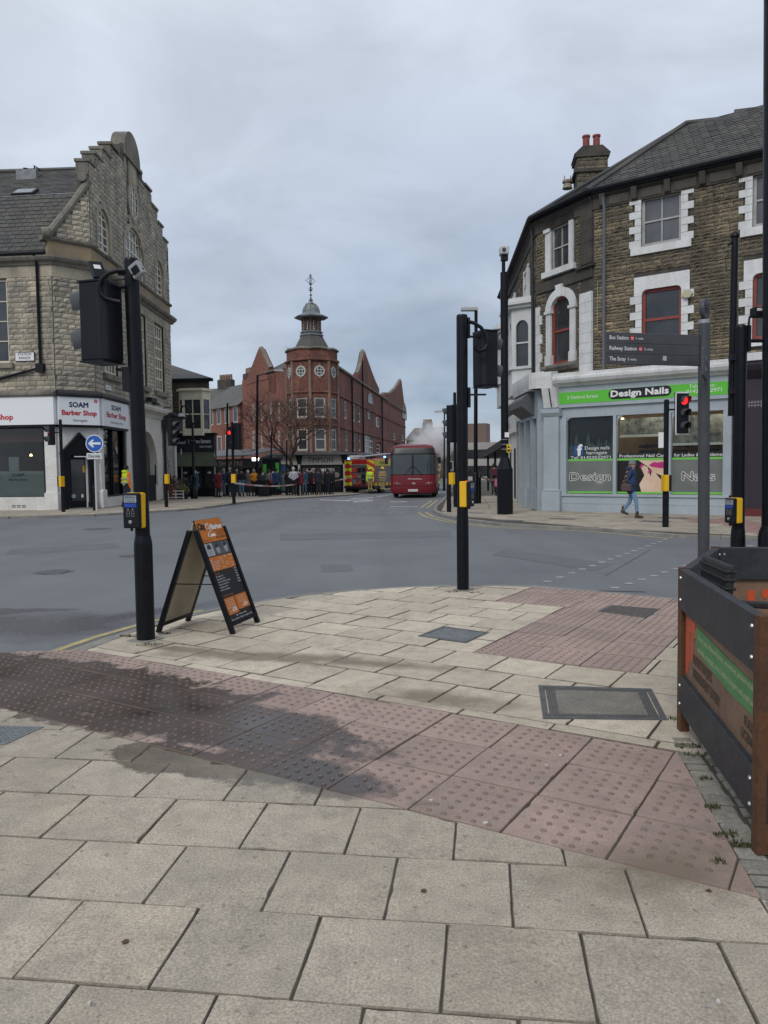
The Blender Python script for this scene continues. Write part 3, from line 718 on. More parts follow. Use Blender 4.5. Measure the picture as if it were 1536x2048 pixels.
def repair(pts): marking('road_patch',[g2(*p) for p in pts],PATCH,.003)
def manhole(x,y,r,label,rect=None):
    c = G(x,y,-0.08); m = MB(); m.lathe((c.x,c.y,-0.09),[(r,0),(r,.0125),(r - .04,.0125),(r - .045,.009),(.02,.010)],20)
    o = tag(m.build('manhole_cover',IRON),label,'manhole cover','covers set in the road')
    for i in range(5):
        for j in range(5):
            pass
    b = MB()
    for i in range(-3,4):
        for j in range(-3,4):
            if math.hypot(i,j) < 3.3: b.box(c.x + i * r * .24 - r * .08,c.x + i * r * .24 + r * .08,c.y + j * r * .24 - r * .05,c.y + j * r * .24 + r * .05,-.0795,-.0765)
    b.build('tread',IRON,o,kind='stuff')
manhole(108,1144,.33,'sunken manhole cover in the road furthest to the left')
manhole(195,1058,.42,'manhole cover in the road nearest the barber shop')
manhole(268,1112,.30,'manhole cover in the road just left of the near signal pole')
mb = MB(); c = g2(112,1142); 
ribbon('crack',[g2(75,1146),g2(95,1149),g2(120,1148),g2(140,1142)],.05,PATCH)
ribbon('crack',[g2(1210,1152),g2(1262,1122),g2(1300,1100)],.012,PATCH)
ribbon('crack',[g2(1050,1172),g2(1150,1181),g2(1290,1184)],.06,PATCH)
PATCH2 = pm('road_reinstatement',(.125,.129,.136),(.148,.152,.16),scale=1.2,fine=.5,fscale=80,rough=.8,bump=.4,bscale=150,bdist=.004)
for q in ([(560,1068),(900,1062),(905,1074),(560,1081)],[(20,1098),(235,1086),(240,1096),(10,1110)],[(1010,1098),(1230,1128),(1190,1142),(985,1110)],[(640,1130),(700,1128),(708,1142),(645,1145)]): marking('road_patch',[g2(*p) for p in q],PATCH2,.003)
# ------------------------------------------------------------------ covers in the near pavement
def cover(name,pts,label,mats,kindn,fr=0.03,ribs='bars'):
    P = [Vector((G(*p).x,G(*p).y)) for p in pts]; z = .004; t = thing(name,label,'inspection cover',(P[0].x,P[0].y,0),'inspection covers in the near pavement')
    def q(u,v): a = P[0].lerp(P[1],u); b = P[3].lerp(P[2],u); return a.lerp(b,v)
    def sl(mb,u0,u1,v0,v1,z0,z1):
        c = [q(u0,v0),q(u1,v0),q(u1,v1),q(u0,v1)]; mb.slabz([(k.x,k.y) for k in c],z0,z1)
    m = MB(); e = .06
    for u0,u1,v0,v1 in ((0,1,0,e),(0,1,1 - e,1),(0,e * .8,e,1 - e),(1 - e * .8,1,e,1 - e)): sl(m,u0,u1,v0,v1,-.03,z + .003)
    m.build('frame',mats[0],t)
    m = MB(); sl(m,e,1 - e,e + .01,1 - e - .01,-.03,z); plate = m.build('plate',mats[1],t)
    m = MB()
    if ribs == 'bars':
        for i in range(14): sl(m,e + .01 + (1 - 2 * e) * i / 14,e + .01 + (1 - 2 * e) * (i + .55) / 14,e + .03,1 - e - .03,z - .001,z + .004)
    elif ribs == 'diamond':
        for i in range(12):
            for j in range(9):
                u,v = e + (1 - 2 * e) * (i + .5) / 12,e + (1 - 2 * e) * (j + .5) / 9; s = .028
                sl(m,u - s * (1.3 if (i + j) % 2 else .5),u + s * (1.3 if (i + j) % 2 else .5),v - s * (.5 if (i + j) % 2 else 1.4),v + s * (.5 if (i + j) % 2 else 1.4),z - .001,z + .003)
    elif ribs == 'studded':
        for k in range(60):
            for v in (.085,.115,1 - .085,1 - .115):
                u = .02 + .96 * k / 60; sl(m,u,u + .009,v - .011,v + .011,z - .001,z + .006)
        for k in range(26):
            for u in (.07,.09,.11,.13,1 - .07,1 - .09,1 - .11,1 - .13):
                v = .13 + .74 * k / 26; sl(m,u - .006,u + .006,v,v + .018,z - .001,z + .006)
    m.build('tread',mats[0] if ribs == 'studded' else mats[1],t,kind='stuff'); return t
CONCF = pm('concrete_infill',(0.22,0.205,0.17),(0.17,0.16,0.14),scale=5,fine=.45,fscale=110,rough=.9,bump=.4,bscale=140,bdist=.003)
cover('steel_cover',[(835,1273),(932,1286),(978,1266),(888,1254)],'grey patterned steel cover in the paving right of the A-board',[IRON,GALV],'steel',ribs='diamond')
cover('recessed_cover',[(1086,1438),(1336,1442),(1303,1379),(1077,1372)],'large concrete filled cover with black studded rim near the cafe barrier',[IRON,CONCF],'tray',ribs='studded')
cover('ribbed_cover',[(1196,1223),(1290,1236),(1322,1219),(1222,1211)],'small ribbed iron cover set in pink tactile paving by the kerb',[IRON,pm('rusty_iron',(0.115,0.095,0.085),(0.08,.075,.07),scale=14,rough=.7)],'ribbed',ribs='bars')
cover('wet_steel_cover',[(-110,1500),(10,1490),(88,1455),(-60,1452)],'steel tread cover at the left edge beside wet paving',[GALV,GALV],'steel',ribs='diamond')
# ================================================================== STONE BUILDING ON THE LEFT (barber shop)
ST_L = pm('buff_gritstone',(0.2,0.17,0.13),pal=[(0.52,0.465,0.36),(0.43,0.385,0.30),(0.58,0.505,0.375),(0.36,0.325,0.265),(0.48,0.42,0.32)],col2=(0.27,0.248,0.205),scale=1.1,rough=0.9,fine=0.35,fscale=22,bump=0.5,bscale=22,bdist=0.03,rnd=0.3,post=weathered(0.45,(.10,.094,.08)))
ASHL = pm('dressed_sandstone',(0.44,0.39,0.29),(0.27,0.245,0.195),scale=0.9,rough=0.88,fine=0.2,fscale=18,bump=0.2,bscale=25,post=weathered(0.55,(.11,.10,.085)))
ASHL2 = pm('dressed_sandstone_sooty',(0.25,0.228,0.185),(0.15,0.14,0.12),scale=0.8,rough=0.9,fine=0.25,fscale=15,bump=0.2,bscale=25,post=weathered(0.6,(.06,.057,.05)))
MORT = pm('mortar_dark',(0.11,0.10,0.083),(0.07,0.065,0.055),scale=2,rough=0.95)
SLATE = pm('slate',(0.055,0.056,0.062),pal=[(0.060,0.060,0.064),(0.082,0.080,0.080),(0.052,0.052,0.056),(0.098,0.092,0.086)],col2=(0.10,0.096,0.084),scale=0.8,rough=0.75,fine=0.3,fscale=20,rnd=0.25,bump=0.2,bscale=30)
LEAD = pm('lead_flashing',(0.25,0.26,0.27),(0.16,0.17,0.18),scale=4,rough=0.6)
C0 = (-26.0,33.9); C1 = (-13.55,32.6); C2 = (-12.3,33.7); C3 = (-12.3,45.9)
FA = fr2(C0,C1); FB = fr2(C1,C2); FC = fr2(C2,C3)
LA = math.dist(C0,C1); LB = math.dist(C1,C2); LCC = math.dist(C2,C3)
bL = thing('stone_corner_building','buff stone corner building with stepped gable and barber shop below','building',(-14,36,0))
YC = 39.6 - 33.7                          # gable centre measured along the street front
CORN = 10.35; STRG = 11.15
a0,a1 = FA.px(-60,640)[0],FA.px(16,640)[0]
opsA = [(a0,a1,FA.px(10,726)[1],FA.px(10,558)[1])]
winC = [(YC - 4.75,YC - 3.0),(YC - 1.45,YC + 1.45),(YC + 3.0,YC + 4.75)]
opsC = [(a,b,5.95,9.55) for a,b in winC]
SHOP = 4.95                               # top of the shop fronts
mb = MB()
wall_mesh(mb,FA,LA - 9.0,LA,4.2,CORN,opsA); wall_mesh(mb,FB,0,LB,4.2,CORN,[]); wall_mesh(mb,FC,0,LCC,0,CORN,opsC + [(0,3.2,0,4.2),(4.6,8.2,0,3.7)])
q = FC.p
mb.poly([FC.p(LCC,0),FC.p(LCC,CORN + 4),FC.p(LCC,CORN + 4,-12),FC.p(LCC,0,-12)])
mb.build('wall',MORT,bL)
lst = []; bud = (0,lst)
stones(FA,LA - 7.0,LA - .01,4.95,9.62,opsA,0.215,(0.28,0.58),0.035,'stone',ST_L,bL,bud,seed=11)
stones(FB,0.01,LB - .01,4.95,9.62,[],0.215,(0.28,0.58),0.035,'stone',ST_L,bL,bud,seed=12)
opsCs = [(a - .22,b + .22,5.75,9.62) for a,b in winC]
stones(FC,0.01,LCC - .01,4.95,9.62,opsCs,0.215,(0.28,0.58),0.035,'stone',ST_L,bL,bud,seed=13)
# gable outline on the street front
steps = [(6.1,14.65),(5.2,15.25),(4.2,15.85),(3.1,16.5)]
def gtop(u):
    d = abs(u - YC)
    if d < 1.35: return 17.3
    if d < 2.0: return 16.5 + (2.0 - d) * .9
    for hw,h in steps[::-1]:
        if d <= hw: return h
    return 13.0
gout = [(0,STRG),(LCC,STRG),(LCC,14.65)]
right = [(YC + 5.95,14.65),(YC + 5.2,14.65),(YC + 5.2,15.25),(YC + 4.2,15.25),(YC + 4.2,15.85),(YC + 3.1,15.85),(YC + 3.1,16.5),(YC + 2.0,16.5)] + [(YC + 1.25 + .75 * (1 - math.sin(a * PI / 12)),17.0 - .5 * math.cos(a * PI / 12)) for a in range(1,6)] + [(YC + 1.25,17.25)]
left = [(2 * YC - u,v) for u,v in right[::-1]]
gpoly = gout[:2] + right + left + [(0,14.65)]
gpoly = [(max(0,min(LCC,u)),v) for u,v in gpoly]
gw = [(YC - 4.3,0.72,11.3,12.45,0.72),(YC,1.5,11.25,12.2,1.4),(YC + 4.3,0.72,11.3,12.45,0.72)]
mb = MB()
# wall behind the stones, stepped slab (front sheet split in columns so the windows stay open)
mb.prism(FC,gpoly,-0.5,-0.15)
us = sorted({0,LCC,*[YC + s * hw for hw,h in steps for s in (1,-1)],YC - 1.25,YC + 1.25,YC - 2,YC + 2,*[c + s * (h + .2) for c,h,*_ in gw for s in (1,-1)]})
us = [u for u in us if -0.001 <= u <= LCC + .001]
for a,b in zip(us,us[1:]):
    m = (a + b) / 2; lo = STRG
    for c,h,v0,vs_,ri in gw:
        if abs(m - c) < h + .2: lo = vs_ + ri + .25
    mb.fbox(FC,a,b,lo,gtop(m),-0.16,0)
mb.build('gable_wall',MORT,bL)
gops = [(c - h - .22,c + h + .22,11.1,vs_ + ri * .55) for c,h,v0,vs_,ri in gw] + [(c - h * .6 - .05,c + h * .6 + .05,11.1,vs_ + ri + .16) for c,h,v0,vs_,ri in gw] + [(YC - .95,YC + .95,14.0,15.9),(YC - .75,YC + .75,12.5,17.5)]
stones(FC,0.01,LCC - .01,STRG + .08,16.4,gops,0.215,(0.28,0.58),0.035,'stone',ST_L,bL,bud,vtop=gtop,seed=14)
# raking shoulder over the splayed corner
def rake(u): return 11.2 + (13.75 - 11.2) * (u / LB)
mb = MB(); mb.prism(FB,[(0,STRG),(LB,STRG),(LB,13.75),(0,11.3)],-0.4,-0.0)
mb.fbox(FC,-0.02,0.5,13.0,14.65,-0.45,-.31); mb.build('shoulder_wall',MORT,bL)
stones(FB,0.25,LB - .01,STRG + .08,13.7,[],0.215,(0.28,0.5),0.035,'stone',ST_L,bL,bud,vtop=rake,seed=15)
emit_stones(lst,'stone',ST_L,bL)
mb = MB(); pA = FB.p(-.12,11.25,-.05); pB = FB.p(LB + .02,13.85,-.05); mb.tube([pA,pA.lerp(pB,.5) + Vector((0,0,-.06)),pB],[.17,.15,.15],8); mb.tube([FB.p(-.3,11.30,-.02),FB.p(-.05,11.36,.08)],.24,10); mb.build('raking_coping',ASHL2,bL,smooth=40)
mb = MB(); mb.tube([FC.p(-.25,13.95,-.2),FC.p(.1,13.95,-.2)],.2,10); mb.build('kneeler_roll',ASHL2,bL,smooth=40)
for s in (-1,1):
    for k,(hw,h) in enumerate(steps):
        inner = steps[k + 1][0] if k < 3 else 2.0
        if s > 0: a,b = YC + inner,YC + hw
        else: a,b = YC - hw,YC - inner
        a,b = max(-.1,a - (.06 if s < 0 else 0)),min(LCC + .1,b + (.06 if s > 0 else 0))
        mb = MB(); mb.fbox(FC,a,b,h - .02,h + .1,-.56,.09); mb.build('coping_step',ASHL2,bL)
        mb = MB(); mb.fbox(FC,(b - .42) if s > 0 else a + .045,b - .05 if s > 0 else a + .42,h - .55,h - .025,-.515,.015); mb.build('step_pier',ASHL2,bL)
# finial block with round head
mb = MB(); hd = [(YC + 1.25,16.85)] + arc(YC,17.05,1.22,1.2,0,PI,16) + [(YC - 1.25,16.85)]; mb.prism(FC,hd,-.62,.06)
hd2 = [(YC + 1.05,17.0)] + arc(YC,17.05,1.0,.98,0,PI,16) + [(YC - 1.05,17.0)]
mb.build('finial_head',ASHL2,bL,smooth=35)
mb = MB(); mb.fbox(FC,YC - 1.34,YC + 1.34,16.75,16.9,-.66,.14); mb.build('finial_moulding',ASHL2,bL)
mb = MB(); mb.prism(FC,hd2,.058,.075); mb.build('finial_panel',ASHL2,bL)
mb = MB(); mb.fbox(FC,YC - .75,YC + .75,13.72,14.1,-.05,.045); mb.fbox(FC,YC - .62,YC + .62,15.6,16.75,-.05,.04)
mb.prism(FC,[(YC - 1.25,16.76),(YC - 1.25,16.1)] + [(YC - 1.25 + .25 * math.sin(a),16.1 - .25 + .25 * math.cos(a)) for a in (1.0,1.5)] + [(YC - .9,16.76)],-.5,.03)
mb.build('dressed_panel',ASHL,bL)
# oval window
ov = arc(YC,14.88,.62,.78,0,2 * PI,20)[:-1]; ov2 = arc(YC,14.88,.86,1.02,0,2 * PI,20)[:-1]; ov3 = arc(YC,14.88,.55,.71,0,2 * PI,20)[:-1]
mb = MB()
for i in range(20):
    j = (i + 1) % 20; mb.add([FC.p(*ov[i],.07),FC.p(*ov[j],.07),FC.p(*ov2[j],.07),FC.p(*ov2[i],.07),FC.p(*ov[i],-.02),FC.p(*ov[j],-.02),FC.p(*ov2[i],-.02),FC.p(*ov2[j],-.02)],[(0,1,2,3),(0,4,5,1),(3,2,7,6)])
mb.build('oval_surround',ASHL,bL)
mb = MB()
for i in range(20):
    j = (i + 1) % 20; mb.add([FC.p(*ov3[i],.05),FC.p(*ov3[j],.05),FC.p(*ov[j],.05),FC.p(*ov[i],.05)],[(0,1,2,3)])
for x in (-.2,.2): mb.fbox(FC,YC + x - .04,YC + x + .04,14.2,15.56,.02,.05)
for y in (-.36,0,.36): mb.fbox(FC,YC - .5,YC + .5,14.88 + y - .02,14.88 + y + .02,.02,.048)
ow = mb.build('oval_window',CREAM,bL); mb = MB(); mb.poly([FC.p(a,b,.022) for a,b in ov]); put('pane',mb.mesh('pane',GLASS_N,recalc=False),ow)
for c,h,v0,vs_,ri in gw: arched_window(FC,c,h,v0,vs_,ri,CREAM,ASHL,bL,nx=2 if h < 1 else 6,ny=5 if h < 1 else 4)
for k,(a,b) in enumerate(winC):
    window(FC,a,b,5.95,9.55,CREAM,bL,nx=4 if k != 1 else 6,ny=6,glass=GLASS_N,w=-.14,fr=.11,bar=.075)
    mb = MB(); mb.fbox(FC,a - .22,a,5.75,9.6,-.05,.03); mb.build('window_jamb',ASHL,bL); mb = MB(); mb.fbox(FC,b,b + .22,5.75,9.6,-.05,.03); mb.build('window_jamb',ASHL,bL)
    mb = MB(); mb.fbox(FC,a - .28,b + .28,5.68,5.93,-.05,.16); mb.build('sill',ASHL2,bL)
for (a,b,c,d) in opsA:
    window(FA,a,b,c,d,CREAM,bL,nx=2,ny=4,glass=GLASS_D,w=-.14,fr=.08)
    mb = MB(); mb.fbox(FA,a - .2,b + .2,c - .22,c - .01,-.05,.14); mb.build('sill',ASHL2,bL)
# cornice, frieze and string course round the corner
def around(prof,name,mat,ext=0.0,a_from=LA - 9.0):
    mb = MB(); w0 = max(w for w,v in prof)
    mb.strip(FA,prof,a_from,LA + .0); mb.strip(FB,prof,-.0,LB + .0); mb.strip(FC,prof,-0.0,LCC + ext)
    # mitre fillers
    for F1,u,F2 in ((FA,LA,FB),(FB,LB,FC)):
        n = len(prof); vs = [F1.p(u,v,w) for w,v in prof] + [F2.p(0,v,w) for w,v in prof]
        mb.add(vs,[(i,(i + 1) % n,n + (i + 1) % n,n + i) for i in range(n)])
    return mb.build(name,mat,bL)
around([(-.05,9.62),(.03,9.62),(.03,10.12),(-.05,10.12)],'frieze',ASHL)
around([(-.05,10.1),(.1,10.1),(.14,10.2),(.26,10.26),(.32,10.36),(.32,10.43),(-.05,10.46)],'cornice',ASHL2,.35)
mb = MB(); mb.strip(FB,[(-.3,10.4),(.02,10.4),(.02,11.08),(-.3,11.08)],-.12,LB); mb.strip(FC,[(-.3,10.4),(.02,10.4),(.02,11.08),(-.3,11.08)],0,LCC); mb.build('parapet_band',pm('ochre_sandstone',(0.33,0.25,0.15),(0.19,0.165,0.12),scale=.7,rough=.9,fine=.2,fscale=15),bL)
mb = MB(); pr_ = [(-.35,11.06),(.06,11.06),(.13,11.14),(.13,11.19),(-.35,11.24)]
mb.strip(FB,pr_,-.35,LB + .03); mb.strip(FC,pr_,-.03,LCC + .1); mb.build('string_course',ASHL2,bL)
# roof (mansard) with slates
RA = Fr((-13.6,32.75,10.42),(-1,0.105,0),(-.0,1.9,3.2),None); RA = Fr((-28,34.2,10.42),(14.4,-1.45,0),(0.1,1.75,3.2))
RA.n = RA.u.cross(RA.v).normalized()
Llow = 3.62
mb = MB(); mb.poly([(-28,34.25,10.42),(-13.7,32.85,10.42),(-12.5,34.75,13.62),(-28,36.2,13.62)]); mb.poly([(-28,36.2,13.62),(-12.4,34.75,13.62),(-12.4,39.6,16.55),(-28,40.5,16.55)])
mb.poly([(-28,40.5,16.55),(-12.4,39.6,16.55),(-12.4,45.9,10.4),(-28,46.5,10.4)])
mb.build('roof',SLATE,bL)
RLn = 14.47
def out_low(v):
    if v is None: return Llow
    t = v / Llow; return (RLn - 8.5,RLn - .12 + 1.28 * t)
slates(RA,out_low,SLATE,'roof_slates',bL,row=.225,wid=.31)
RU = Fr((-28,36.2,13.62),(15.6,-1.45,0),(0,4.6,2.93)); RU.n = RU.u.cross(RU.v).normalized()
def out_up(v):
    if v is None: return 5.35
    return (RU.u.length * 15.67 - 8.5,15.6)
slates(RU,out_up,SLATE,'upper_roof_slates',bL,row=.24,wid=.36,seed=5)
mb = MB(); mb.tube([FA.p(LA - 8.5,13.6,-2.0),Vector((-12.75,34.62,13.66))],.05,6); mb.build('flashing',LEAD,bL)
mb = MB(); mb.tube([(-28,40.4,16.6),(-12.6,39.6,16.6)],.12,6); mb.build('ridge_tiles',SLATE,bL)
v0 = D(38,358,38.6); mb = MB(); mb.box(v0.x,v0.x + .95,v0.y - .3,v0.y + .5,v0.z - .6,v0.z + .35); vt = mb.build('roof_vent',LEAD,bL)
mb = MB(); mb.tube([v0 + Vector((.25,.1,.3)),v0 + Vector((.22,.1,.55)),v0 + Vector((.4,.1,.5))],.05,6); mb.tube([v0 + Vector((.75,.1,.3)),v0 + Vector((.72,.1,.65)),v0 + Vector((1.0,.1,.45))],.05,6); mb.build('vent_pipe',BLACKM,vt)
k = RU.px(72,377); mb = MB(); mb.fbox(RU,k[0] - .5,k[0] + .5,k[1] - .4,k[1] + .4,.02,.14); sk = mb.build('skylight',DGREY,bL)
mb = MB(); mb.fbox(RU,k[0] - .42,k[0] + .42,k[1] - .32,k[1] + .32,.14,.147); mb.build('pane',GLASS_N,sk)
# gutter and down pipe
mb = MB(); mb.tube([FA.p(LA - 8.5,10.52,.3),FA.p(LA - .1,10.52,.3)],.09,8); mb.build('gutter',BLACKM,bL,smooth=40)
u,_ = FA.px(76,600,.12); v = FA.px(76,735,.12)[1]; u2,v2 = FA.px(0,757,.12)
mb = MB(); mb.tube([FA.p(u,10.45,.3),FA.p(u,10.2,.12),FA.p(u,v,.12),FA.p(u2,v2,.12),FA.p(u2 - 1.5,v2 - .25,.12)],.065,8); mb.box(0,0,0,0,0,0) if False else None
mb.build('downpipe',BLACKM,bL,smooth=40)
mb = MB(); mb.fbox(FA,u - .16,u + .16,v - .2,v + .15,.02,.25); mb.build('hopper',BLACKM,bL)
# street name plates
u0,v0 = FA.px(31,723,.05); u1,v1 = FA.px(69,704,.05)
mb = MB(); mb.fbox(FA,u0,u1,v0,v1,.03,.075); nm = mb.build('street_name_plate',PRINTB,bL)
mb = MB(); mb.fbox(FA,u0 + .02,u1 - .02,v0 + .02,v1 - .02,.074,.078); mb.build('plate_face',PRINTW,nm)
for i,s in enumerate(('STATION','PARADE')): text(FA,(u0 + u1) / 2,v0 + .235 - i * .155,s,.105,PRINTB,nm,width=.58 if i == 0 else .50,align='C',w=.082,bold=.008)
u0,v0 = FC.px(212,779,.05); mb = MB(); mb.fbox(FC,u0,u0 + .62,v0 - .0,v0 + .2,.03,.07); n2 = mb.build('street_name_plate',PRINTW,bL); text(FC,u0 + .05,v0 + .06,'OXFORD ST',.08,PRINTB,n2,width=.5,w=.074)
# ---------------------------------------------------------------- shop front of the barber
def fascia(F,u0,u1,parent,mat,v0=3.55,v1=4.72,w=.32,name='fascia'):
    mb = MB(); mb.fbox(F,u0,u1,v0,v1,-.05,w); return mb.build(name,mat,parent)
FASW = pm('fascia_white',(0.72,0.74,0.76),rough=0.35,spec=0.5)
shop = bL
vb,vt_ = 3.55,4.70
for F,u0,u1 in ((FA,LA - 7.0,LA + .03),(FB,-.01,LB + .02),(FC,.0,3.35)):
    fs = fascia(F,u0,u1,bL,FASW,vb,vt_,.30)
    mb = MB(); mb.strip(F,[(-.05,vt_),(.34,vt_),(.40,vt_ + .08),(.40,vt_ + .16),(.1,vt_ + .30),(-.05,vt_ + .32)],u0,u1 + .06); mb.build('fascia_cornice',ASHL2 if F is FA else DGREY,fs)
    mb = MB(); mb.fbox(F,u0,u1,vb - .1,vb,-.05,.26); mb.build('fascia_trim',BLACKM,fs)
    if F is FB:
        text(F,LB / 2 - .02,vt_ - .42,'SOAM',.21,PRINTN,fs,width=.78,align='C',w=.306,bold=.05); text(F,LB / 2,vt_ - .75,'Barber Shop',.20,PRINTR,fs,width=1.44,align='C',w=.306,bold=.05); text(F,LB / 2 + .02,vt_ - 1.02,'Harrogate',.12,PRINTB,fs,width=.58,align='C',w=.306)
        mb = MB(); mb.lathe(F.p(LB - .13,vt_ - .14,.303),[(.075,0),(.075,.004)],14,axis=F.n); mb.build('number_disc',PRINTR,fs); text(F,LB - .13,vt_ - .17,'20',.06,PRINTW,fs,align='C',w=.312)
    if F is FC:
        text(F,1.62,vt_ - .40,'SOAM',.22,pm('navy_grey',(.05,.06,.10)),fs,width=1.2,align='C',w=.306,bold=.05); text(F,1.66,vt_ - .74,'Barber Shop',.22,PRINTR,fs,width=2.5,align='C',w=.306,bold=.05); text(F,1.66,vt_ - 1.0,'Hair Factory for Men',.10,PRINTB,fs,width=1.6,align='C',w=.306)
    if F is FA:
        x = F.px(26,838,.3); text(F,x[0],x[1] - .02,'Barber Shop',.22,PRINTR,fs,width=1.75,align='R',w=.306,bold=.05); text(F,F.px(4,853,.3)[0],F.px(4,853,.3)[1] - .04,'Hair Factory for Men',.11,PRINTB,fs,width=1.5,align='R',w=.306)
# left shop window with interior
ua,ub = LA - 5.6,LA - .62
DARKIN = pm('dark_interior',(0.045,0.04,0.037),(0.03,0.028,0.026),scale=.8,rough=.9)
mb = MB(); mb.fbox(FA,LA - 7.0,LA - .62,0,.55,-.4,.1); mb.build('stall_riser',WHITEC,bL)
mb = MB(); mb.fbox(FA,ua - .3,ub,.02,.04,-3,-.1); mb.fbox(FA,ua - .3,ub,.5,3.5,-2.6,-2.5); mb.fbox(FA,ua - .3,ub + .5,3.3,3.5,-2.6,-.45); mb.fbox(FA,ub + .45,ub + .5,0.5,3.5,-2.6,-.45); mb.build('interior',DARKIN,bL)
LAMP = emis('lamp_warm',(1.0,0.66,0.3),5); LAMPW = emis('lamp_white',(1,.93,.8),5)
for x,y in ((26,884),(52,886),(84,883)):
    u,v = FA.px(x,y,-1.2); mb = MB(); mb.lathe(FA.p(u,3.26,-1.2),[(.12,0),(.12,.04)],12); mb.build('downlight',LAMPW,bL)
u,v = FA.px(62,912,-1.4); mb = MB(); mb.lathe(FA.p(u,v,-1.4),[(.01,.10),(.05,.06),(.06,0),(.05,-.01)],10); pl_ = mb.build('pendant_lamp',LAMP,bL); mb = MB(); mb.tube([FA.p(u,v + .1,-1.4),FA.p(u,3.3,-1.4)],.01,5); mb.build('cord',BLACKM,pl_)
mb = MB(); mb.fbox(FA,ua,ub,2.86,3.42,-.28,-.2); mb.build('blind',pm('maroon_fabric',(0.11,0.035,0.04),rough=.8),bL)
mb = MB(); u,v = FA.px(17,914,-.18); u1,v1 = FA.px(38,942,-.18); mb.fbox(FA,u,u1,v1,v,-.2,-.19); mb.build('notice',pm('paper_grey',(.22,.22,.21)),bL)
mb = MB(); mb.fbox(FA,ua,ub,.55,3.42,-.12,-.11); mb.mesh; put('shop_window',mb.mesh('shop_window',SHOPGLASS),bL)
fv = FA.px(60,942,-.1)[1]
mb = MB(); mb.fbox(FA,ua,ub,.57,fv,-.135,-.125); fo = mb.build('frosted_panel',FROST,bL)
uc = FA.px(36,955,-.1)[0]; text(FA,uc,fv - .22,'SOAM',.13,PRINTB,fo,width=.55,align='C',w=-.105,bold=.01); text(FA,uc,fv - .40,'Barber Shop',.10,PRINTB,fo,width=.82,align='C',w=-.105)
mb = MB(); mb.fbox(FA,ub,ub + .1,.5,3.5,-.2,.06); mb.fbox(FA,ua,ub,.5,.57,-.2,.06); mb.build('window_frame',BLACKM,bL)
for k in range(2):
    for j in range(3): mb = MB(); u = FA.px(24 + j * 10,1012 + k * 3,.1); mb.fbox(FA,u[0],u[0] + .17,u[1],u[1] + .03,.095,.104); mb.build('air_brick',BLACKM,bL)
def pilaster(F,u0,u1,v1,parent,mat,base=.75,w=.12):
    mb = MB(); mb.fbox(F,u0,u1,base,v1,-.3,w); p = mb.build('pilaster',mat,parent); mb = MB(); mb.prism(F,[(u0 - .05,0),(u1 + .05,0),(u1 + .05,base - .08),(u1,base),(u0,base),(u0 - .05,base - .08)],-.3,w + .08); mb.build('plinth',mat,p,bev=.02)
pilaster(FA,LA - .52,LA - .02,3.46,bL,WHITEC)
# splayed doorway with black pediment
mb = MB(); mb.fbox(FB,0,LB,2.5,3.46,-.3,.03); mb.build('door_head',WHITEC,bL)
mb = MB(); mb.prism(FB,[(.10,2.30),(LB - .10,2.30),(LB - .10,2.42),(LB / 2,3.16),(.10,2.42)],-.25,.20); pd = mb.build('pediment',BLACK,bL)
mb = MB(); mb.prism(FB,[(.02,2.36),(.10,2.32),(LB / 2,3.10),(LB - .10,2.32),(LB - .02,2.36),(LB / 2,3.24)],-.2,.26); mb.build('raking_moulding',BLACK,pd)
for a,b in ((.16,.42),(LB - .42,LB - .16)):
    mb = MB(); mb.fbox(FB,a,b,0,2.30,-.25,.14); mb.fbox(FB,a - .03,b + .03,0,.28,-.25,.18); mb.fbox(FB,a - .03,b + .03,2.16,2.30,-.25,.19); mb.build('door_pilaster',BLACK,bL)
for a,b in ((-.0,.16),(LB - .16,LB)):
    mb = MB(); mb.fbox(FB,a,b,0,2.5,-.3,.02); mb.build('pier',WHITEC,bL)
mb = MB(); mb.fbox(FB,.42,LB - .42,.0,2.3,-.16,-.12); dr = mb.build('door',BLACK,bL)
mb = MB(); mb.fbox(FB,.55,LB - .55,.35,2.1,-.118,-.112); mb.build('door_glass',GLASS_D,dr)
mb = MB(); mb.fbox(FB,.44,.47,.03,2.2,-.118,-.10); mb.fbox(FB,LB - .50,LB - .42,.03,2.2,-.118,-.09); mb.build('door_edge',PRINTW,dr)
mb = MB(); mb.fbox(FB,LB - .62,LB - .55,1.55,1.85,-.11,-.105); mb.build('sticker',YEL,dr)
mb = MB(); mb.lathe(FB.p(.62,.55,-.11),[(.09,0),(.09,.004)],14,axis=FB.n); mb.build('sticker',pm('pale_blue',(.3,.45,.5)),dr)
mb = MB(); mb.fbox(FB,LB - .72,LB - .64,.48,.62,-.111,-.105); mb.build('sticker',PRINTW,dr)
mb = MB(); mb.fbox(FB,.6,LB - .5,2.2,2.24,.14,.2); mb.build('door_light',PRINTW,dr)
text(FB,.72,2.0,'OPEN',.09,pm('dull_print',(.2,.2,.19)),dr,width=.3,w=-.105)
mb = MB(); mb.fbox(FB,.3,LB - .3,-.02,.05,-.3,.25); mb.build('door_step',KERB,bL)
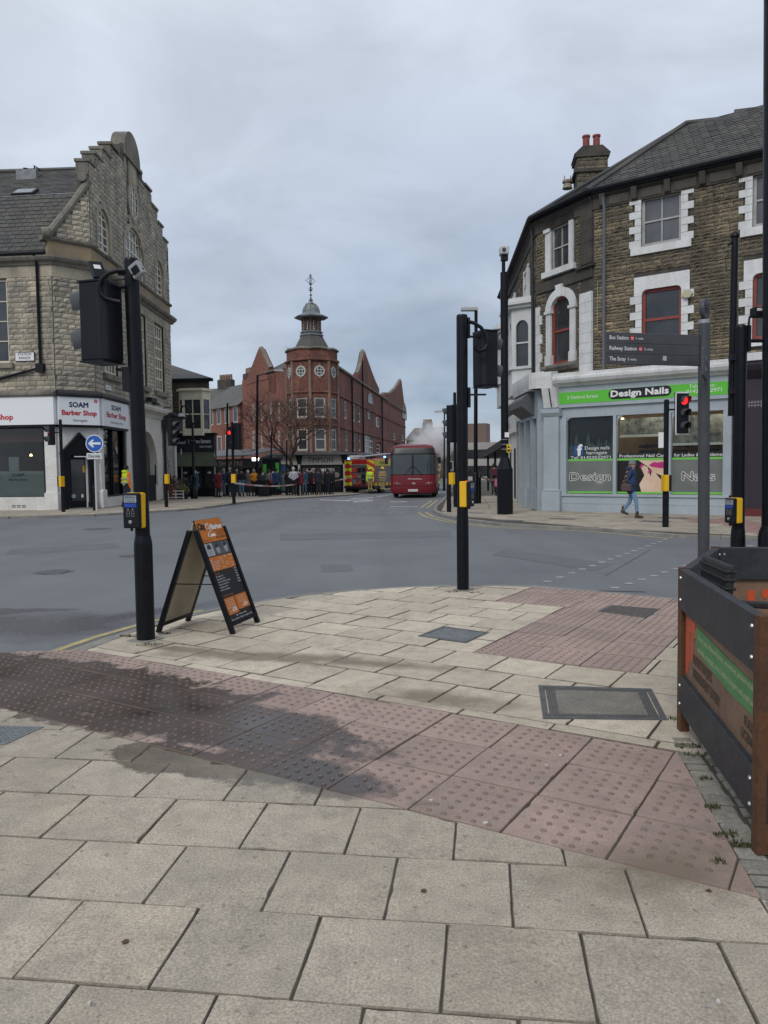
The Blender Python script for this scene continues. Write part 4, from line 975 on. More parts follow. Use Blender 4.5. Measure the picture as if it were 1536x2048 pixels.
# street-front shop window
mb = MB(); mb.fbox(FC,.0,3.3,0,.5,-.3,.06); mb.build('stall_riser',WHITEC,bL)
pilaster(FC,.0,.42,3.46,bL,WHITEC,base=.8)
mb = MB(); mb.fbox(FC,.45,3.2,.5,3.46,-1.6,-1.5); mb.fbox(FC,.45,.5,.5,3.46,-1.5,-.2); mb.fbox(FC,3.15,3.2,.5,3.46,-1.5,-.2); mb.build('interior',DARKIN,bL)
mb = MB(); mb.fbox(FC,1.7,2.0,.5,3.46,-.7,-.6); mb.build('curtain',pm('maroon_fabric2',(0.13,0.03,0.035),rough=.8),bL)
mb = MB(); mb.lathe(FC.p(.95,2.35,-.6),[(.01,.09),(.05,.06),(.06,0)],10); mb.build('pendant_lamp',LAMP,bL)
mb = MB(); mb.fbox(FC,.45,3.2,.5,3.46,-.08,-.07); put('shop_window',mb.mesh('shop_window',SHOPGLASS),bL)
mb = MB(); mb.fbox(FC,.42,3.24,.45,.53,-.15,.07); mb.fbox(FC,1.75,1.83,.5,3.46,-.15,.04); mb.fbox(FC,3.2,3.45,0,3.46,-.3,.08); mb.build('window_frame',BLACKM,bL)
for k in range(6): mb = MB(); a = 2.1 + (k % 2) * .42; mb.fbox(FC,a,a + .3,.9 + (k // 2) * .75,1.35 + (k // 2) * .75,-.35,-.33); mb.build('poster',pm('poster%d' % k,(R.uniform(.1,.4),) * 3),bL)
# white arched portal
PORT = pm('cream_render',(0.60,0.58,0.53),(0.50,0.48,0.43),scale=1.0,rough=.75,fine=.12,fscale=12)
pa,pb = 3.5,9.4; oc,oh = 6.4,1.75
oppoly = [(pa,0),(oc - oh,0),(oc - oh,1.9)] + arc(oc,1.9,oh,1.7,PI,0,14) + [(oc + oh,0),(pb,0),(pb,4.35),(pa,4.35)]
mb = MB()
# split the portal in two halves to keep each polygon simple
mb.prism(FC,[(pa,0),(oc - oh,0),(oc - oh,1.9)] + arc(oc,1.9,oh,1.7,PI,PI / 2,9) + [(oc,4.35),(pa,4.35)],-.3,.12)
mb.prism(FC,[(oc + oh,0),(pb,0),(pb,4.35),(oc,4.35)] + arc(oc,1.9,oh,1.7,PI / 2,0,9),-.3,.12); mb.build('portal',PORT,bL)
mb = MB(); a1_ = arc(oc,1.9,oh,1.7,0,PI,16); a2_ = arc(oc,1.9,oh + .32,2.0,0,PI,16)
a1_ = [(oc + oh,.9)] + a1_ + [(oc - oh,.9)]; a2_ = [(oc + oh + .32,.9)] + a2_ + [(oc - oh - .32,.9)]
for i in range(len(a1_) - 1): mb.add([FC.p(*a1_[i],.2),FC.p(*a1_[i + 1],.2),FC.p(*a2_[i + 1],.2),FC.p(*a2_[i],.2),FC.p(*a1_[i],.05),FC.p(*a1_[i + 1],.05),FC.p(*a2_[i],.1),FC.p(*a2_[i + 1],.1)],[(0,1,2,3),(0,4,5,1),(3,2,7,6)])
mb.build('arch_moulding',PORT,bL)
mb = MB(); mb.strip(FC,[(.0,4.35),(.16,4.35),(.24,4.55),(.5,4.68),(.55,4.82),(.55,4.9),(.0,4.97)],pa - .05,pb + .45); mb.build('portal_cornice',PORT,bL)
mb = MB(); mb.fbox(FC,oc - oh,oc + oh,0,1.35,-.2,.08); mb.build('shutter',BLACKM,bL)
mb = MB(); mb.fbox(FC,oc - oh,oc + oh,1.35,3.7,-.6,-.5); bk = mb.build('doorway',DARKIN,bL)
mb = MB(); mb.fbox(FC,oc - oh,oc + oh,2.15,3.6,-.32,-.28); bk2 = mb.build('arch_sign',DGREY,bL); text(FC,oc,2.6,'PARADE',.3,pm('dim_letter',(.2,.21,.22)),bk2,width=1.8,align='C',w=-.27)
for yy in (1.45,.95): mb = MB(); mb.fbox(FC,oc - .9,oc - .45,yy,yy + .3,.085,.09) if yy < 1.3 else mb.fbox(FC,oc - .9,oc - .45,yy,yy + .3,-.2,-.19); mb.build('notice',PRINTR,bL)
# florist beyond with a dark fascia
mb = MB(); mb.strip(FC,[(.0,3.9),(.5,3.9),(.5,4.55),(.75,4.65),(.75,4.75),(0,4.8)],pb + .1,LCC + .3); mb.build('florist_fascia',DGREY,bL)
mb = MB(); mb.fbox(FC,pb,LCC - .1,.0,3.9,-.3,.02); mb.build('florist_front',pm('grey_shop',(.30,.31,.31),(.22,.2,.17),scale=1.2),bL)
for k in range(5): mb = MB(); a = pb + .3 + (k % 2) * .9; mb.fbox(FC,a,a + .7,.7 + (k // 2) * .95,1.45 + (k // 2) * .95,.021,.026); mb.build('poster',pm('florist_poster%d' % k,[(.3,.27,.22),(.16,.14,.12),(.2,.3,.2),(.34,.33,.3),(.12,.11,.1)][k],[(.1,.1,.1),(.3,.28,.25),(.35,.35,.3),(.1,.08,.07),(.3,.3,.28)][k],scale=6),bL)
mb = MB(); mb.tube([FC.p(LCC - .05,0,.1),FC.p(LCC - .05,3.9,.1)],.09,8); mb.build('shop_column',WHITE,bL)
mb = MB(); mb.fbox(FC,6.6,7.6,5.15,5.35,.15,.45); mb.fbox(FC,7.9,8.6,5.1,5.2,.1,.3); mb.tube([FC.p(9.6,5.0,.1),FC.p(10.2,5.15,.5)],.03,6); mb.build('spotlight_bar',BLACKM,bL)
# ================================================================== meat shop behind (two storeys)
bM = thing('butcher_building','low dark stone building with bay window above black butcher shop fascia','building',(-13,52,0))
M0,M1,M2 = (-22.0,51.5),(-11.15,50.6),(-14.6,62)
FM = fr2(M0,M1,PAV(51)); FM2 = fr2(M1,M2,PAV(51)); LM = math.dist(M0,M1)
DSTONE = pm('dark_gritstone',(0.115,0.10,0.08),pal=[(0.12,0.105,0.082),(0.085,0.078,0.066),(0.15,0.128,0.095),(0.10,0.09,0.074)],col2=(0.06,0.056,0.05),scale=1.2,rough=.9,fine=.3,fscale=12,rnd=.25,bump=.4,bscale=16,bdist=.03)
eavM = FM.px(415,760)[1]
mb = MB(); mb.poly([FM.p(0,0),FM.p(LM,0),FM.p(LM,eavM),FM.p(0,eavM)]); mb.poly([FM2.p(0,0),FM2.p(11,0),FM2.p(11,eavM),FM2.p(0,eavM)]); mb.build('wall',MORT,bM)
lst = []; bud = (0,lst)
bu0,bv0 = FM.px(356,862,.6); bu1,bv1 = FM.px(404,795,.6)
stones(FM,LM - 3.2,LM - .01,3.75,eavM - .1,[(bu0,bu1,bv0,bv1)],.22,(.3,.6),.03,'stone',DSTONE,bM,bud,seed=21); emit_stones(lst,'stone',DSTONE,bM,limit=120)
mb = MB(); mb.fbox(FM,0,LM + .25,eavM - .08,eavM + .1,-.1,.28); mb.build('gutter',BLACKM,bM)
apx = D(330,728,55.0)
mb = MB(); e0,e1,e2 = FM.p(0,eavM + .1,.25),FM.p(LM + .25,eavM + .1,.25),FM2.p(11,eavM + .1,.25); rd = Vector((-15.2,55.0,eavM + 1.6)); rl = Vector((-22,55.5,eavM + 1.6))
mb.poly([e0,e1,rd,rl]); mb.poly([e1,e2,rd + Vector((-2,6,0)),rd]); mb.build('roof',SLATE,bM)
# bay
mb = MB(); bd = .6
mb.prism(Fr(FM.p(0,0),FM.u,-FM.n,FM.v),[(bu0 - .1,0),(bu0 + .35,-bd),(bu1 - .0,-bd),(bu1 + .35,0)],bv0 - .3,bv0 + .0)
mb.prism(Fr(FM.p(0,0),FM.u,-FM.n,FM.v),[(bu0 - .1,0),(bu0 + .35,-bd),(bu1 - .0,-bd),(bu1 + .35,0)],bv1,bv1 + .45)
mb.prism(Fr(FM.p(0,0),FM.u,-FM.n,FM.v),[(bu0 - .25,0),(bu0 + .3,-bd - .15),(bu1 + .05,-bd - .15),(bu1 + .5,0)],bv1 + .45,bv1 + .6)
bay = mb.build('bay_window',CREAM,bM)
FMb = Fr(FM.p(bu0 + .35,0,bd),FM.u); wb = bu1 - bu0 - .35
window(FMb,0,wb,bv0,bv1,CREAM,bM,nx=2,ny=2,w=-.06,fr=.12,bar=.06)
FMs = fr2((FM.p(bu1,0,bd).x,FM.p(bu1,0,bd).y),(FM.p(bu1 + .35,0,0).x,FM.p(bu1 + .35,0,0).y),PAV(51)); window(FMs,0,.69,bv0,bv1,CREAM,bM,nx=1,ny=2,w=-.05,fr=.1)
FMs2 = fr2((FM.p(bu0 - .1,0,0).x,FM.p(bu0 - .1,0,0).y),(FM.p(bu0 + .35,0,bd).x,FM.p(bu0 + .35,0,bd).y),PAV(51)); window(FMs2,0,.75,bv0,bv1,CREAM,bM,nx=1,ny=2,w=-.05,fr=.1)
# shop fascia and awning
fu0,fv0 = FM.px(361,904,.35); fu1,fv1 = FM.px(428,870,.35)
NAVY = pm('navy_fascia',(0.016,0.020,0.030),rough=.4)
mb = MB(); mb.fbox(FM,fu0 - 1.5,fu1,fv0,fv1,-.1,.35); mf = mb.build('fascia',NAVY,bM)
mb = MB(); mb.fbox(FM,fu0 - 1.6,fu1 + .1,fv1,fv1 + .14,-.1,.5); mb.build('fascia_cornice',BLACKM,mf)
for a,b,c,d in ((fu0 + .42,fu1 - .06,fv0 + .03,fv0 + .06),(fu0 + .42,fu1 - .06,fv1 - .06,fv1 - .03),(fu0 + .39,fu0 + .42,fv0 + .03,fv1 - .03),(fu1 - .06,fu1 - .03,fv0 + .03,fv1 - .03)): mb = MB(); mb.fbox(FM,a,b,c,d,.352,.36); mb.build('fascia_border',DGREY,mf)
text(FM,fu0 + .5,fv0 + .55,'Yorkshire Farmers',.26,PRINTW,mf,width=1.5,w=.358,bold=.01,shear=.12); text(FM,fu1 - .15,fv0 + .27,'meat company',.15,PRINTW,mf,width=.82,align='R',w=.358); text(FM,fu0 + .33,fv0 + .52,'Sourced',.2,PRINTW,mf,width=.8,align='R',w=.358)
au0,av0 = FM.px(371,934,1.2); au1,av1 = FM.px(436,934,1.2)
AWN = pm('awning_green',(0.030,0.040,0.024),(0.05,0.06,0.03),scale=1.0,rough=.7)
mb = MB(); mb.add([FM.p(fu0 - 1,fv0 - .02,.36),FM.p(fu1 - .1,fv0 - .02,.36),FM.p(au1,av0 + .05,1.3),FM.p(fu0 - 1,av0 + .05,1.3),FM.p(fu0 - 1,fv0 - .05,.33),FM.p(fu1 - .1,fv0 - .05,.33),FM.p(au1,av0,1.28),FM.p(fu0 - 1,av0,1.28)],[(0,1,2,3),(4,5,6,7),(3,2,6,7),(1,5,6,2)])
mb.build('awning',AWN,bM)
mb = MB(); mb.fbox(FM,fu0 - 1.2,fu1,0,fv0,-.1,.05); sf = mb.build('shop_front',BLACKM,bM)
for k in range(4): mb = MB(); a = fu1 - .75 - k * .8; mb.fbox(FM,a,a + .6,.55,2.4,.051,.056); pn = mb.build('shop_pane',GLASS_D,sf); m2 = MB(); m2.lathe(FM.p(a + .3,1.55,.06),[(.13,0),(.13,.005)],14,axis=FM.n,sy=.55); m2.build('sticker',PRINTW,pn)
for a in (fu1 - .12,fu1 - 2.3): mb = MB(); mb.fbox(FM,a,a + .07,0,fv0,.05,.1); mb.build('door_post',WHITE,sf)
mb = MB(); mb.tube([FM.p(fu0 + .1,1.9,.5),FM.p(fu0 + .1,fv0 + .2,.5)],.03,6); mb.build('awning_pole',WHITE,bM)
# ================================================================== STONE BUILDING ON THE RIGHT (nail salon)
DST = pm('brown_gritstone',(0.16,0.125,0.08),pal=[(0.29,0.235,0.15),(0.20,0.165,0.11),(0.37,0.295,0.18),(0.14,0.12,0.09),(0.25,0.205,0.135)],col2=(0.115,0.10,0.076),scale=0.9,rough=.92,fine=.35,fscale=24,rnd=.35,bump=.6,bscale=26,bdist=.03,post=weathered(0.6,(.05,.045,.036)))
SOOT = pm('sooty_stone',(0.045,0.042,0.038),(0.08,0.072,0.06),scale=2,rough=.9,bump=.2,bscale=20)
WSTN = pm('white_painted_stone',(0.68,0.69,0.69),(0.58,0.58,0.57),scale=1.6,rough=.7,fine=.14,fscale=16,rnd=.1,post=weathered(0.28,(.22,.22,.21)))
REDJ = pm('red_joinery',(0.27,0.055,0.045),(0.22,0.05,0.04),scale=3,rough=.5)
GRYJ = pm('grey_white_joinery',(0.42,0.42,0.40),(0.30,0.30,0.28),scale=3,rough=.6)
BLUG = pm('pale_blue_grey_paint',(0.37,0.42,0.455),(0.31,0.355,0.385),scale=1.0,rough=.5,fine=.08,fscale=12)
FR_ = fr2((6.12,27.3),(10.58,24.0)); LR = 11.5
pC = FR_.px(1187,600)[0]                                   # where the splayed corner begins
cR = FR_.p(pC,0); PR = (cR.x,cR.y); PLc = (5.77,29.3)
FQ = fr2(PLc,PR); LQ = math.dist(PLc,PR)
PF = (6.6,42.5); FS = fr2(PF,PLc); LS = math.dist(PF,PLc)
EAV = 10.6
bR = thing('brown_stone_corner_building','brown stone corner building with white window surrounds and nail salon below','building',(9,27,0))
wins = []
def opx(F,x0,x1,y0,y1,w=0):
    a = F.px(x0,(y0 + y1) / 2,w)[0]; b = F.px(x1,(y0 + y1) / 2,w)[0]; xm = (x0 + x1) / 2
    return (a,b,F.px(xm,y1,w)[1],F.px(xm,y0,w)[1])
w2a = opx(FR_,1283,1363,388,488); w1a = opx(FR_,1284,1363,575,698)
dU = FR_.px(1505,450)[0] - w2a[0]
w2b = (w2a[0] + dU,w2a[1] + dU,w2a[2],w2a[3]); w1b = (w1a[0] + dU,w1a[1] + dU,w1a[2],w1a[3])
q2 = opx(FQ,1103,1140,436,528); q1 = opx(FQ,1104,1142,603,738)
q1 = (q1[0],q1[1],w1a[2] - .05,w1a[3] + .35); q2 = (q2[0],q2[1],w2a[2],w2a[3] - .05)
GF = 4.72
mb = MB(); wall_mesh(mb,FR_,pC,LR,GF - .4,EAV,[w2a,w1a,w2b,w1b]); wall_mesh(mb,FQ,0,LQ,GF - .4,EAV,[q2,q1]); wall_mesh(mb,FS,0,LS,0,EAV,[])
mb.poly([FR_.p(LR,0),FR_.p(LR,EAV),FR_.p(LR,EAV,-9),FR_.p(LR,0,-9)]); mb.build('wall',SOOT,bR)
lst = []; bud = (0,lst)
def blk(o,m=.30): return (o[0] - m,o[1] + m,o[2] - .3,o[3] + .28)
opsR = [(o[0] - .26,o[1] + .26,o[2] - .28,o[3] + .12) for o in (w2a,w2b)] + [(o[0] - .26,o[1] + .26,o[2] - .28,o[3] + .5) for o in (w1a,w1b)]
top_st = 10.08
stones(FR_,pC + .02,LR,GF,top_st,opsR,.105,(.16,.46),.035,'stone',DST,bR,bud,gap=.017,seed=31,chv=.35)
opsQ = [(q2[0] - .3,q2[1] + .3,q2[2] - .2,q2[3] + .1),(q1[0] - .34,q1[1] + .34,q1[2] - .2,q1[3] + .42),(LQ - .62,LQ,0,99)]
bandv = FQ.px(1075,580)[1]
stones(FQ,.02,LQ,GF,top_st,opsQ + [(0,LQ,bandv - .18,bandv + .18)],.105,(.16,.42),.035,'stone',DST,bR,bud,gap=.017,seed=32,chv=.35)
stones(FS,LS - 6,LS - .02,7.6,top_st,[(LS - 4.4,LS - 1.2,7.2,9.4)],.105,(.16,.42),.035,'stone',DST,bR,bud,gap=.01,seed=33,chv=.35)
emit_stones(lst,'stone',DST,bR)
FRZ = pm('frieze_stone',(.095,.085,.068),(.05,.047,.042),scale=1.2,rough=.9)
mb = MB()
for F,a,b in ((FR_,pC,LR),(FQ,0,LQ),(FS,0,LS)):
    mb.strip(F,[(-.05,top_st),(.06,top_st),(.06,top_st + .35),(.16,top_st + .42),(.16,EAV),(-.05,EAV)],a,b)
mb.build('frieze',SOOT,bR)
for k in range(9):
    a = pC + .35 + k * 1.05; mb = MB(); mb.prism(Fr(FR_.p(a,0),FR_.n,FR_.v,FR_.u),[(.05,top_st + .02),(.16,top_st + .06),(.24,top_st + .42),(.05,top_st + .42)],-.09,.09); mb.build('bracket',SOOT,bR)
    mb = MB(); mb.fbox(FR_,a + .2,a + .85,top_st + .06,top_st + .33,.05,.085); mb.build('frieze_panel',FRZ,bR)
mb = MB()
gz = EAV + .06
gp = [FS.p(0,gz,.3),FS.p(LS,gz,.3),FQ.p(.05,gz,.32),FQ.p(LQ,gz,.3),FR_.p(LR,gz,.3)]
mb.tube(gp,.085,8); mb.build('gutter',BLACKM,bR,smooth=40)
mb = MB()
for F,a,b in ((FR_,pC,LR),(FQ,0,LQ),(FS,0,LS)): mb.strip(F,[(0,EAV - .06),(.26,EAV - .06),(.26,EAV + .02),(0,EAV + .06)],a,b)
mb.build('soffit',BLACKM,bR)
rid = D(1372,250,28.6); rid2 = D(1590,226,27.3); ridS = Vector((8.6,42,rid.z))
e0,e1,e2,e3 = FS.p(0,EAV + .05,.3),FS.p(LS,EAV + .05,.3),FQ.p(LQ,EAV + .05,.3),FR_.p(LR,EAV + .05,.3)
mb = MB(); mb.poly([e2,e3,rid2,rid]); mb.poly([e1,e2,rid]); mb.poly([e0,e1,rid,ridS]); mb.poly([rid,rid2,rid2 + Vector((2,9,-3)),ridS + Vector((3,0,-1))]); mb.build('roof',SLATE,bR)
def roof_slates(p0,p1,p2,p3,name,row=.2,wid=.28,seed=3):
    """p0-p1 eaves, p3-p2 ridge"""
    u = (p1 - p0).normalized(); t = (p3 - p0); v = (t - u * t.dot(u)).normalized(); F = Fr(p0,u,v); F.n = u.cross(v).normalized()
    if F.n.z < 0: F.n = -F.n
    H = t.dot(v); L = (p1 - p0).length; s3 = t.dot(u); s2 = (p2 - p0).dot(u)
    def o(q):
        if q is None: return H
        k = q / H; return (s3 * k,L + (s2 - L) * k)
    return slates(F,o,SLATE,name,bR,row=row,wid=wid,seed=seed)
roof_slates(e2,e3,rid2,rid,'roof_slates')
roof_slates(e1,e2,rid,rid + (e1 - e2) * .001,'hip_slates',seed=8)
mb = MB(); mb.tube([e2 + Vector((0,0,.05)),rid + Vector((0,0,.06)),rid2 + Vector((0,0,.06))],.10,6); mb.tube([e1 + Vector((0,0,.05)),rid + Vector((0,0,.05))],.08,6); mb.build('ridge_tiles',SLATE,bR)
rb = rid.lerp(rid2,.45); mb = MB(); mb.tube([rb + Vector((0,0,.18)),rid2 + Vector((0,0,.2))],.16,6); mb.build('ridge_capping',SLATE,bR)
# chimney with two red pots
cc = D(1182,330,30.0); mb = MB(); ch = thing('x','x','x') if False else None
z0,z1 = D(1182,372,30).z,D(1182,302,30).z
hw = .56; uR = Vector((FR_.u.x,FR_.u.y,0)); nR = Vector((FR_.n.x,FR_.n.y,0))
FCH = Fr((cc.x,cc.y,0),(1,-.12,0)); 
mb = MB(); mb.fbox(FCH,-hw,hw,z0 - 1.2,z1 - .32,-.7,.35); chm = mb.build('chimney',SOOT,bR)
lst = []; stones(Fr(FCH.p(0,0,.35),FCH.u),-hw,hw,z0 - .9,z1 - .35,[],.19,(.25,.45),.03,'chimney_stone',DST,chm,(0,lst),seed=40); emit_stones(lst,'chimney_stone',DST,chm)
mb = MB(); mb.fbox(FCH,-hw - .1,hw + .1,z1 - .9,z1 - .78,-.8,.46); mb.fbox(FCH,-hw - .06,hw + .06,z1 - .34,z1 - .22,-.76,.42); mb.prism(FCH,[(-hw - .1,z1 - .22),(hw + .1,z1 - .22),(hw - .2,z1 + .05),(-hw + .2,z1 + .05)],-.76,.42); mb.build('chimney_cap',SOOT,chm)
POT = pm('red_clay_pot',(0.26,0.05,0.04),(0.2,.045,.04),scale=4,rough=.6)
for dx in (-.18,.2):
    p = FCH.p(dx,z1 - .02,0); mb = MB(); mb.lathe(p,[(.13,0),(.125,.5),(.15,.52),(.15,.58),(.1,.58),(.1,.3)],14); mb.build('chimney_pot',POT,chm,smooth=40)
p = D(1135,372,30.5); mb = MB(); mb.lathe(p - Vector((0,0,.1)),[(.2,0),(.14,.2),(.2,.22),(.2,.3),(.1,.3)],10); mb.lathe(p + Vector((-.12,0,.12)),[(.03,0),(.02,.2),(.01,.28)],6); mb.lathe(p + Vector((.12,0,.12)),[(.03,0),(.02,.2),(.01,.28)],6); mb.build('crown_pot',ASHL,bR)
# windows with white quoin blocks
def quoins(F,o,side,parent,n,v0,v1,mat,big=.38,small=.2):
    h = (v1 - v0) / n
    for i in range(n):
        wdt = big if i % 2 == 0 else small; a,b = (o[0] - wdt,o[0]) if side < 0 else (o[1],o[1] + wdt)
        mb = MB(); mb.fbox(F,a,b,v0 + i * h + .006,v0 + (i + 1) * h - .006,-.12,.055); mb.build('quoin',mat,parent)
for o in (w2a,w2b):
    window(FR_,o[0],o[1],o[2],o[3],GRYJ,bR,nx=2,ny=2,w=-.12,fr=.09,bar=.045,glass=GLASS_N)
    for s in (-1,1): quoins(FR_,o,s,bR,7,o[2],o[3] + .05,WSTN)
    mb = MB(); mb.fbox(FR_,o[0] - .32,o[1] + .32,o[2] - .24,o[2] - .006,-.1,.10); mb.build('sill',WSTN,bR)
    mb = MB(); mb.fbox(FR_,o[0] - .2,o[1] + .2,o[3] + .0,o[3] + .25,-.1,.045); mb.build('lintel',ASHL2,bR)
for o in (w1a,w1b):
    window(FR_,o[0],o[1],o[2],o[3],REDJ,bR,nx=1,ny=2,w=-.12,fr=.09,bar=.07)
    for s in (-1,1): quoins(FR_,o,s,bR,7,o[2],o[3] - .18,WSTN)
    mb = MB(); r_ = .16; a,b,v = o[0],o[1],o[3]
    mb.prism(FR_,[(a - .25,v - .18),(a,v - .18)] + arc(a + r_,v - r_ + .0,r_,r_,PI,PI / 2,4) + [(a + r_ + .0,v + .42),(a - .25,v + .42)],-.12,.055)
    mb.prism(FR_,[(b,v - .18),(b + .25,v - .18),(b + .25,v + .42),(b - r_,v + .42)] + arc(b - r_,v - r_,r_,r_,PI / 2,0,4),-.12,.055)
    mb.fbox(FR_,a + r_,b - r_,v,v + .42,-.12,.055); mb.build('window_head',WSTN,bR)
    mb = MB(); mb.fbox(FR_,o[0] - .32,o[1] + .32,o[2] - .2,o[2] - .006,-.1,.12); mb.build('sill',WSTN,bR)
o = q2; window(FQ,o[0],o[1],o[2],o[3],GRYJ,bR,nx=2,ny=2,w=-.1,fr=.07,bar=.04,glass=GLASS_D)
mb = MB(); mb.fbox(FQ,o[0] - .28,o[0],o[2],o[3] - .02,-.1,.07); mb.fbox(FQ,o[0] - .33,o[0],o[3] - .12,o[3] - .0,-.1,.12); mb.build('window_jamb',WSTN,bR)
mb = MB(); mb.fbox(FQ,o[1],o[1] + .22,o[2],o[3] - .02,-.1,.07); mb.build('window_jamb',WSTN,bR)
mb = MB(); mb.fbox(FQ,o[0] - .42,o[1] + .34,o[2] - .2,o[2],-.1,.14); mb.build('sill',WSTN,bR)
mb = MB(); mb.fbox(FQ,o[0] - .3,o[1] + .3,o[3],o[3] + .3,-.1,.06); mb.build('lintel',SOOT,bR)
o = q1; window(FQ,o[0],o[1],o[2],o[3],REDJ,bR,nx=1,ny=2,w=-.1,fr=.08,bar=.07)
for s,(a,b) in ((-1,(o[0] - .27,o[0])),(1,(o[1],o[1] + .27))):
    mb = MB(); mb.fbox(FQ,a,b,o[2] - .1,o[3] - .45,-.1,.07); mb.fbox(FQ,a - .05,b + .05,o[3] - .5,o[3] - .4,-.1,.12); mb.fbox(FQ,a - .03,b + .03,o[2] - .12,o[2] + .35,-.1,.10); mb.build('window_jamb',WSTN,bR)
mb = MB(); m_ = (o[0] + o[1]) / 2; hw_ = (o[1] - o[0]) / 2; i_ = arc(m_,o[3] - .4,hw_,.42,0,PI,12); j_ = arc(m_,o[3] - .4,hw_ + .3,.72,0,PI,12)
for k in range(12): mb.add([FQ.p(*i_[k],.08),FQ.p(*i_[k + 1],.08),FQ.p(*j_[k + 1],.08),FQ.p(*j_[k],.08),FQ.p(*i_[k],-.1),FQ.p(*i_[k + 1],-.1),FQ.p(*j_[k],-.05),FQ.p(*j_[k + 1],-.05)],[(0,1,2,3),(0,4,5,1),(3,2,7,6)])
mb.prism(FQ,[(m_ - .12,o[3] + .0),(m_ + .12,o[3]),(m_ + .18,o[3] + .42),(m_ - .18,o[3] + .42)],0,.14); mb.build('window_hood',WSTN,bR)
mb = MB(); mb.strip(FQ,[(-.05,o[2] - .26),(.08,o[2] - .26),(.17,o[2] - .12),(.17,o[2] - .02),(-.05,o[2])],o[0] - .42,o[1] + .42); mb.build('sill',ASHL2,bR)
mb = MB(); mb.fbox(FQ,0,LQ,bandv - .18,bandv + .17,-.05,.06); mb.strip(FQ,[(0,bandv + .17),(.15,bandv + .17),(.15,bandv + .24),(0,bandv + .28)],LQ - .75,LQ + .1); mb.build('string_band',SOOT,bR)
mb = MB(); 
for k in range(6):
    mb = MB(); v = bandv + .3 + k * .36; mb.fbox(FQ,LQ - .6,LQ - .03,v,min(v + .352,top_st),-.05,.07); mb.build('pilaster_block',SOOT,bR)
for k in range(8):
    v = GF + .0 + k * .34
    if v > bandv - .3: break
    mb = MB(); mb.fbox(FQ,LQ - .62,LQ - .02,v,v + .332,-.05,.085); mb.build('quoin',WSTN,bR)
    mb = MB(); mb.fbox(FQ,-.02,.22 if k % 2 else .34,v,v + .332,-.05,.06); mb.build('quoin',WSTN,bR)
a = FR_.px(1208,500,.1)[0]; mb = MB(); mb.tube([FR_.p(a,top_st + .3,.2),FR_.p(a,top_st,.1),FR_.p(a,4.75,.1)],.055,8); mb.build('downpipe',pm('grey_pipe',(.12,.13,.15),rough=.5),bR,smooth=40)
mb = MB(); mb.tube([FS.p(LS - .25,top_st + .3,.15),FS.p(LS - .25,3.6,.12)],.055,8); mb.build('downpipe',DGREY,bR,smooth=40)
a,v = FR_.px(1195,565,.06); mb = MB(); mb.tube([FR_.p(a,v - 1.6,.06),FR_.p(a,v,.06),FR_.p(a + .9,v + .02,.06)],.016,5); mb.build('cable_conduit',pm('conduit',(.3,.28,.24)),bR)
a,v = FR_.px(1375,588,.1); mb = MB(); mb.prism(FR_,arc(a,v,.17,.14,0,2 * PI,6)[:-1],.05,.17); mb.build('alarm_box',pm('alarm_cream',(.45,.43,.30)),bR,bev=.015)
a,v = FR_.px(1271,724,.1); b = FR_.px(1374,724,.1)[0]; mb = MB(); mb.fbox(FR_,a,b,v - .03,v + .09,.0,.14); mb.build('shelf_ledge',WSTN,bR)
# ---------------------------------------------------------------- nail salon shop front
uE = FR_.px(1460,900)[0]; uW = FR_.px(1084,900)[0]
CW = WSTN
for nm,prof,ext in (('cornice',[(-.1,4.30),(.12,4.30),(.16,4.36),(.30,4.42),(.36,4.52),(.36,4.60),(.28,4.64),(.28,4.74),(-.1,4.80)],.0),):
    mb = MB(); mb.strip(FR_,prof,uW - .15,uE + .08); mb.build(nm,CW,bR)
mb = MB(); mb.strip(FR_,[(-.1,4.28),(.40,4.28),(.42,4.5),(.44,4.66),(.44,4.82),(-.1,4.88)],uW - .3,uW + .55); mb.build('cornice_end',CW,bR)
gu0,gu1 = FR_.px(1117,800)[0],FR_.px(1457,780)[0]; gv0,gv1 = FR_.px(1117,809,.1)[1],FR_.px(1117,786,.1)[1]
GREEN = pm('sign_green',(0.11,0.48,0.045),rough=.35); 
mb = MB(); mb.fbox(FR_,gu0,gu1,gv0,gv1,-.05,.10); gs = mb.build('shop_sign',GREEN,bR)
mb = MB(); mb.fbox(FR_,gu0,gu1,gv1,4.3,-.05,.06); mb.build('sign_top',BLUG,gs)
bx0 = FR_.px(1217,790,.1)[0]; bx1 = FR_.px(1343,785,.1)[0]; hm = (gv0 + gv1) / 2 + .03; hh = .165
pill = arc(bx1 - hh,hm,hh,hh,-PI / 2,PI / 2,8) + arc(bx0 + hh,hm,hh,hh,PI / 2,3 * PI / 2,8)
mb = MB(); mb.prism(FR_,pill,.099,.112); pl2 = mb.build('name_panel',PRINTB,gs)
text(FR_,(bx0 + bx1) / 2,hm - .085,'Design Nails',.20,PRINTW,pl2,width=bx1 - bx0 - .18,align='C',w=.116,bold=.06)
text(FR_,FR_.px(1134,800,.1)[0],hm - .07,'2 Oxford Street',.115,PRINTW,gs,width=FR_.px(1196,797,.1)[0] - FR_.px(1134,800,.1)[0],w=.104)
tx = FR_.px(1378,778,.1)[0]; text(FR_,tx,hm + .03,'Telephone:',.105,PRINTW,gs,width=.78,w=.104); text(FR_,tx - .08,hm - .13,'01423 522971',.115,PRINTW,gs,width=1.05,w=.104,bold=.008)
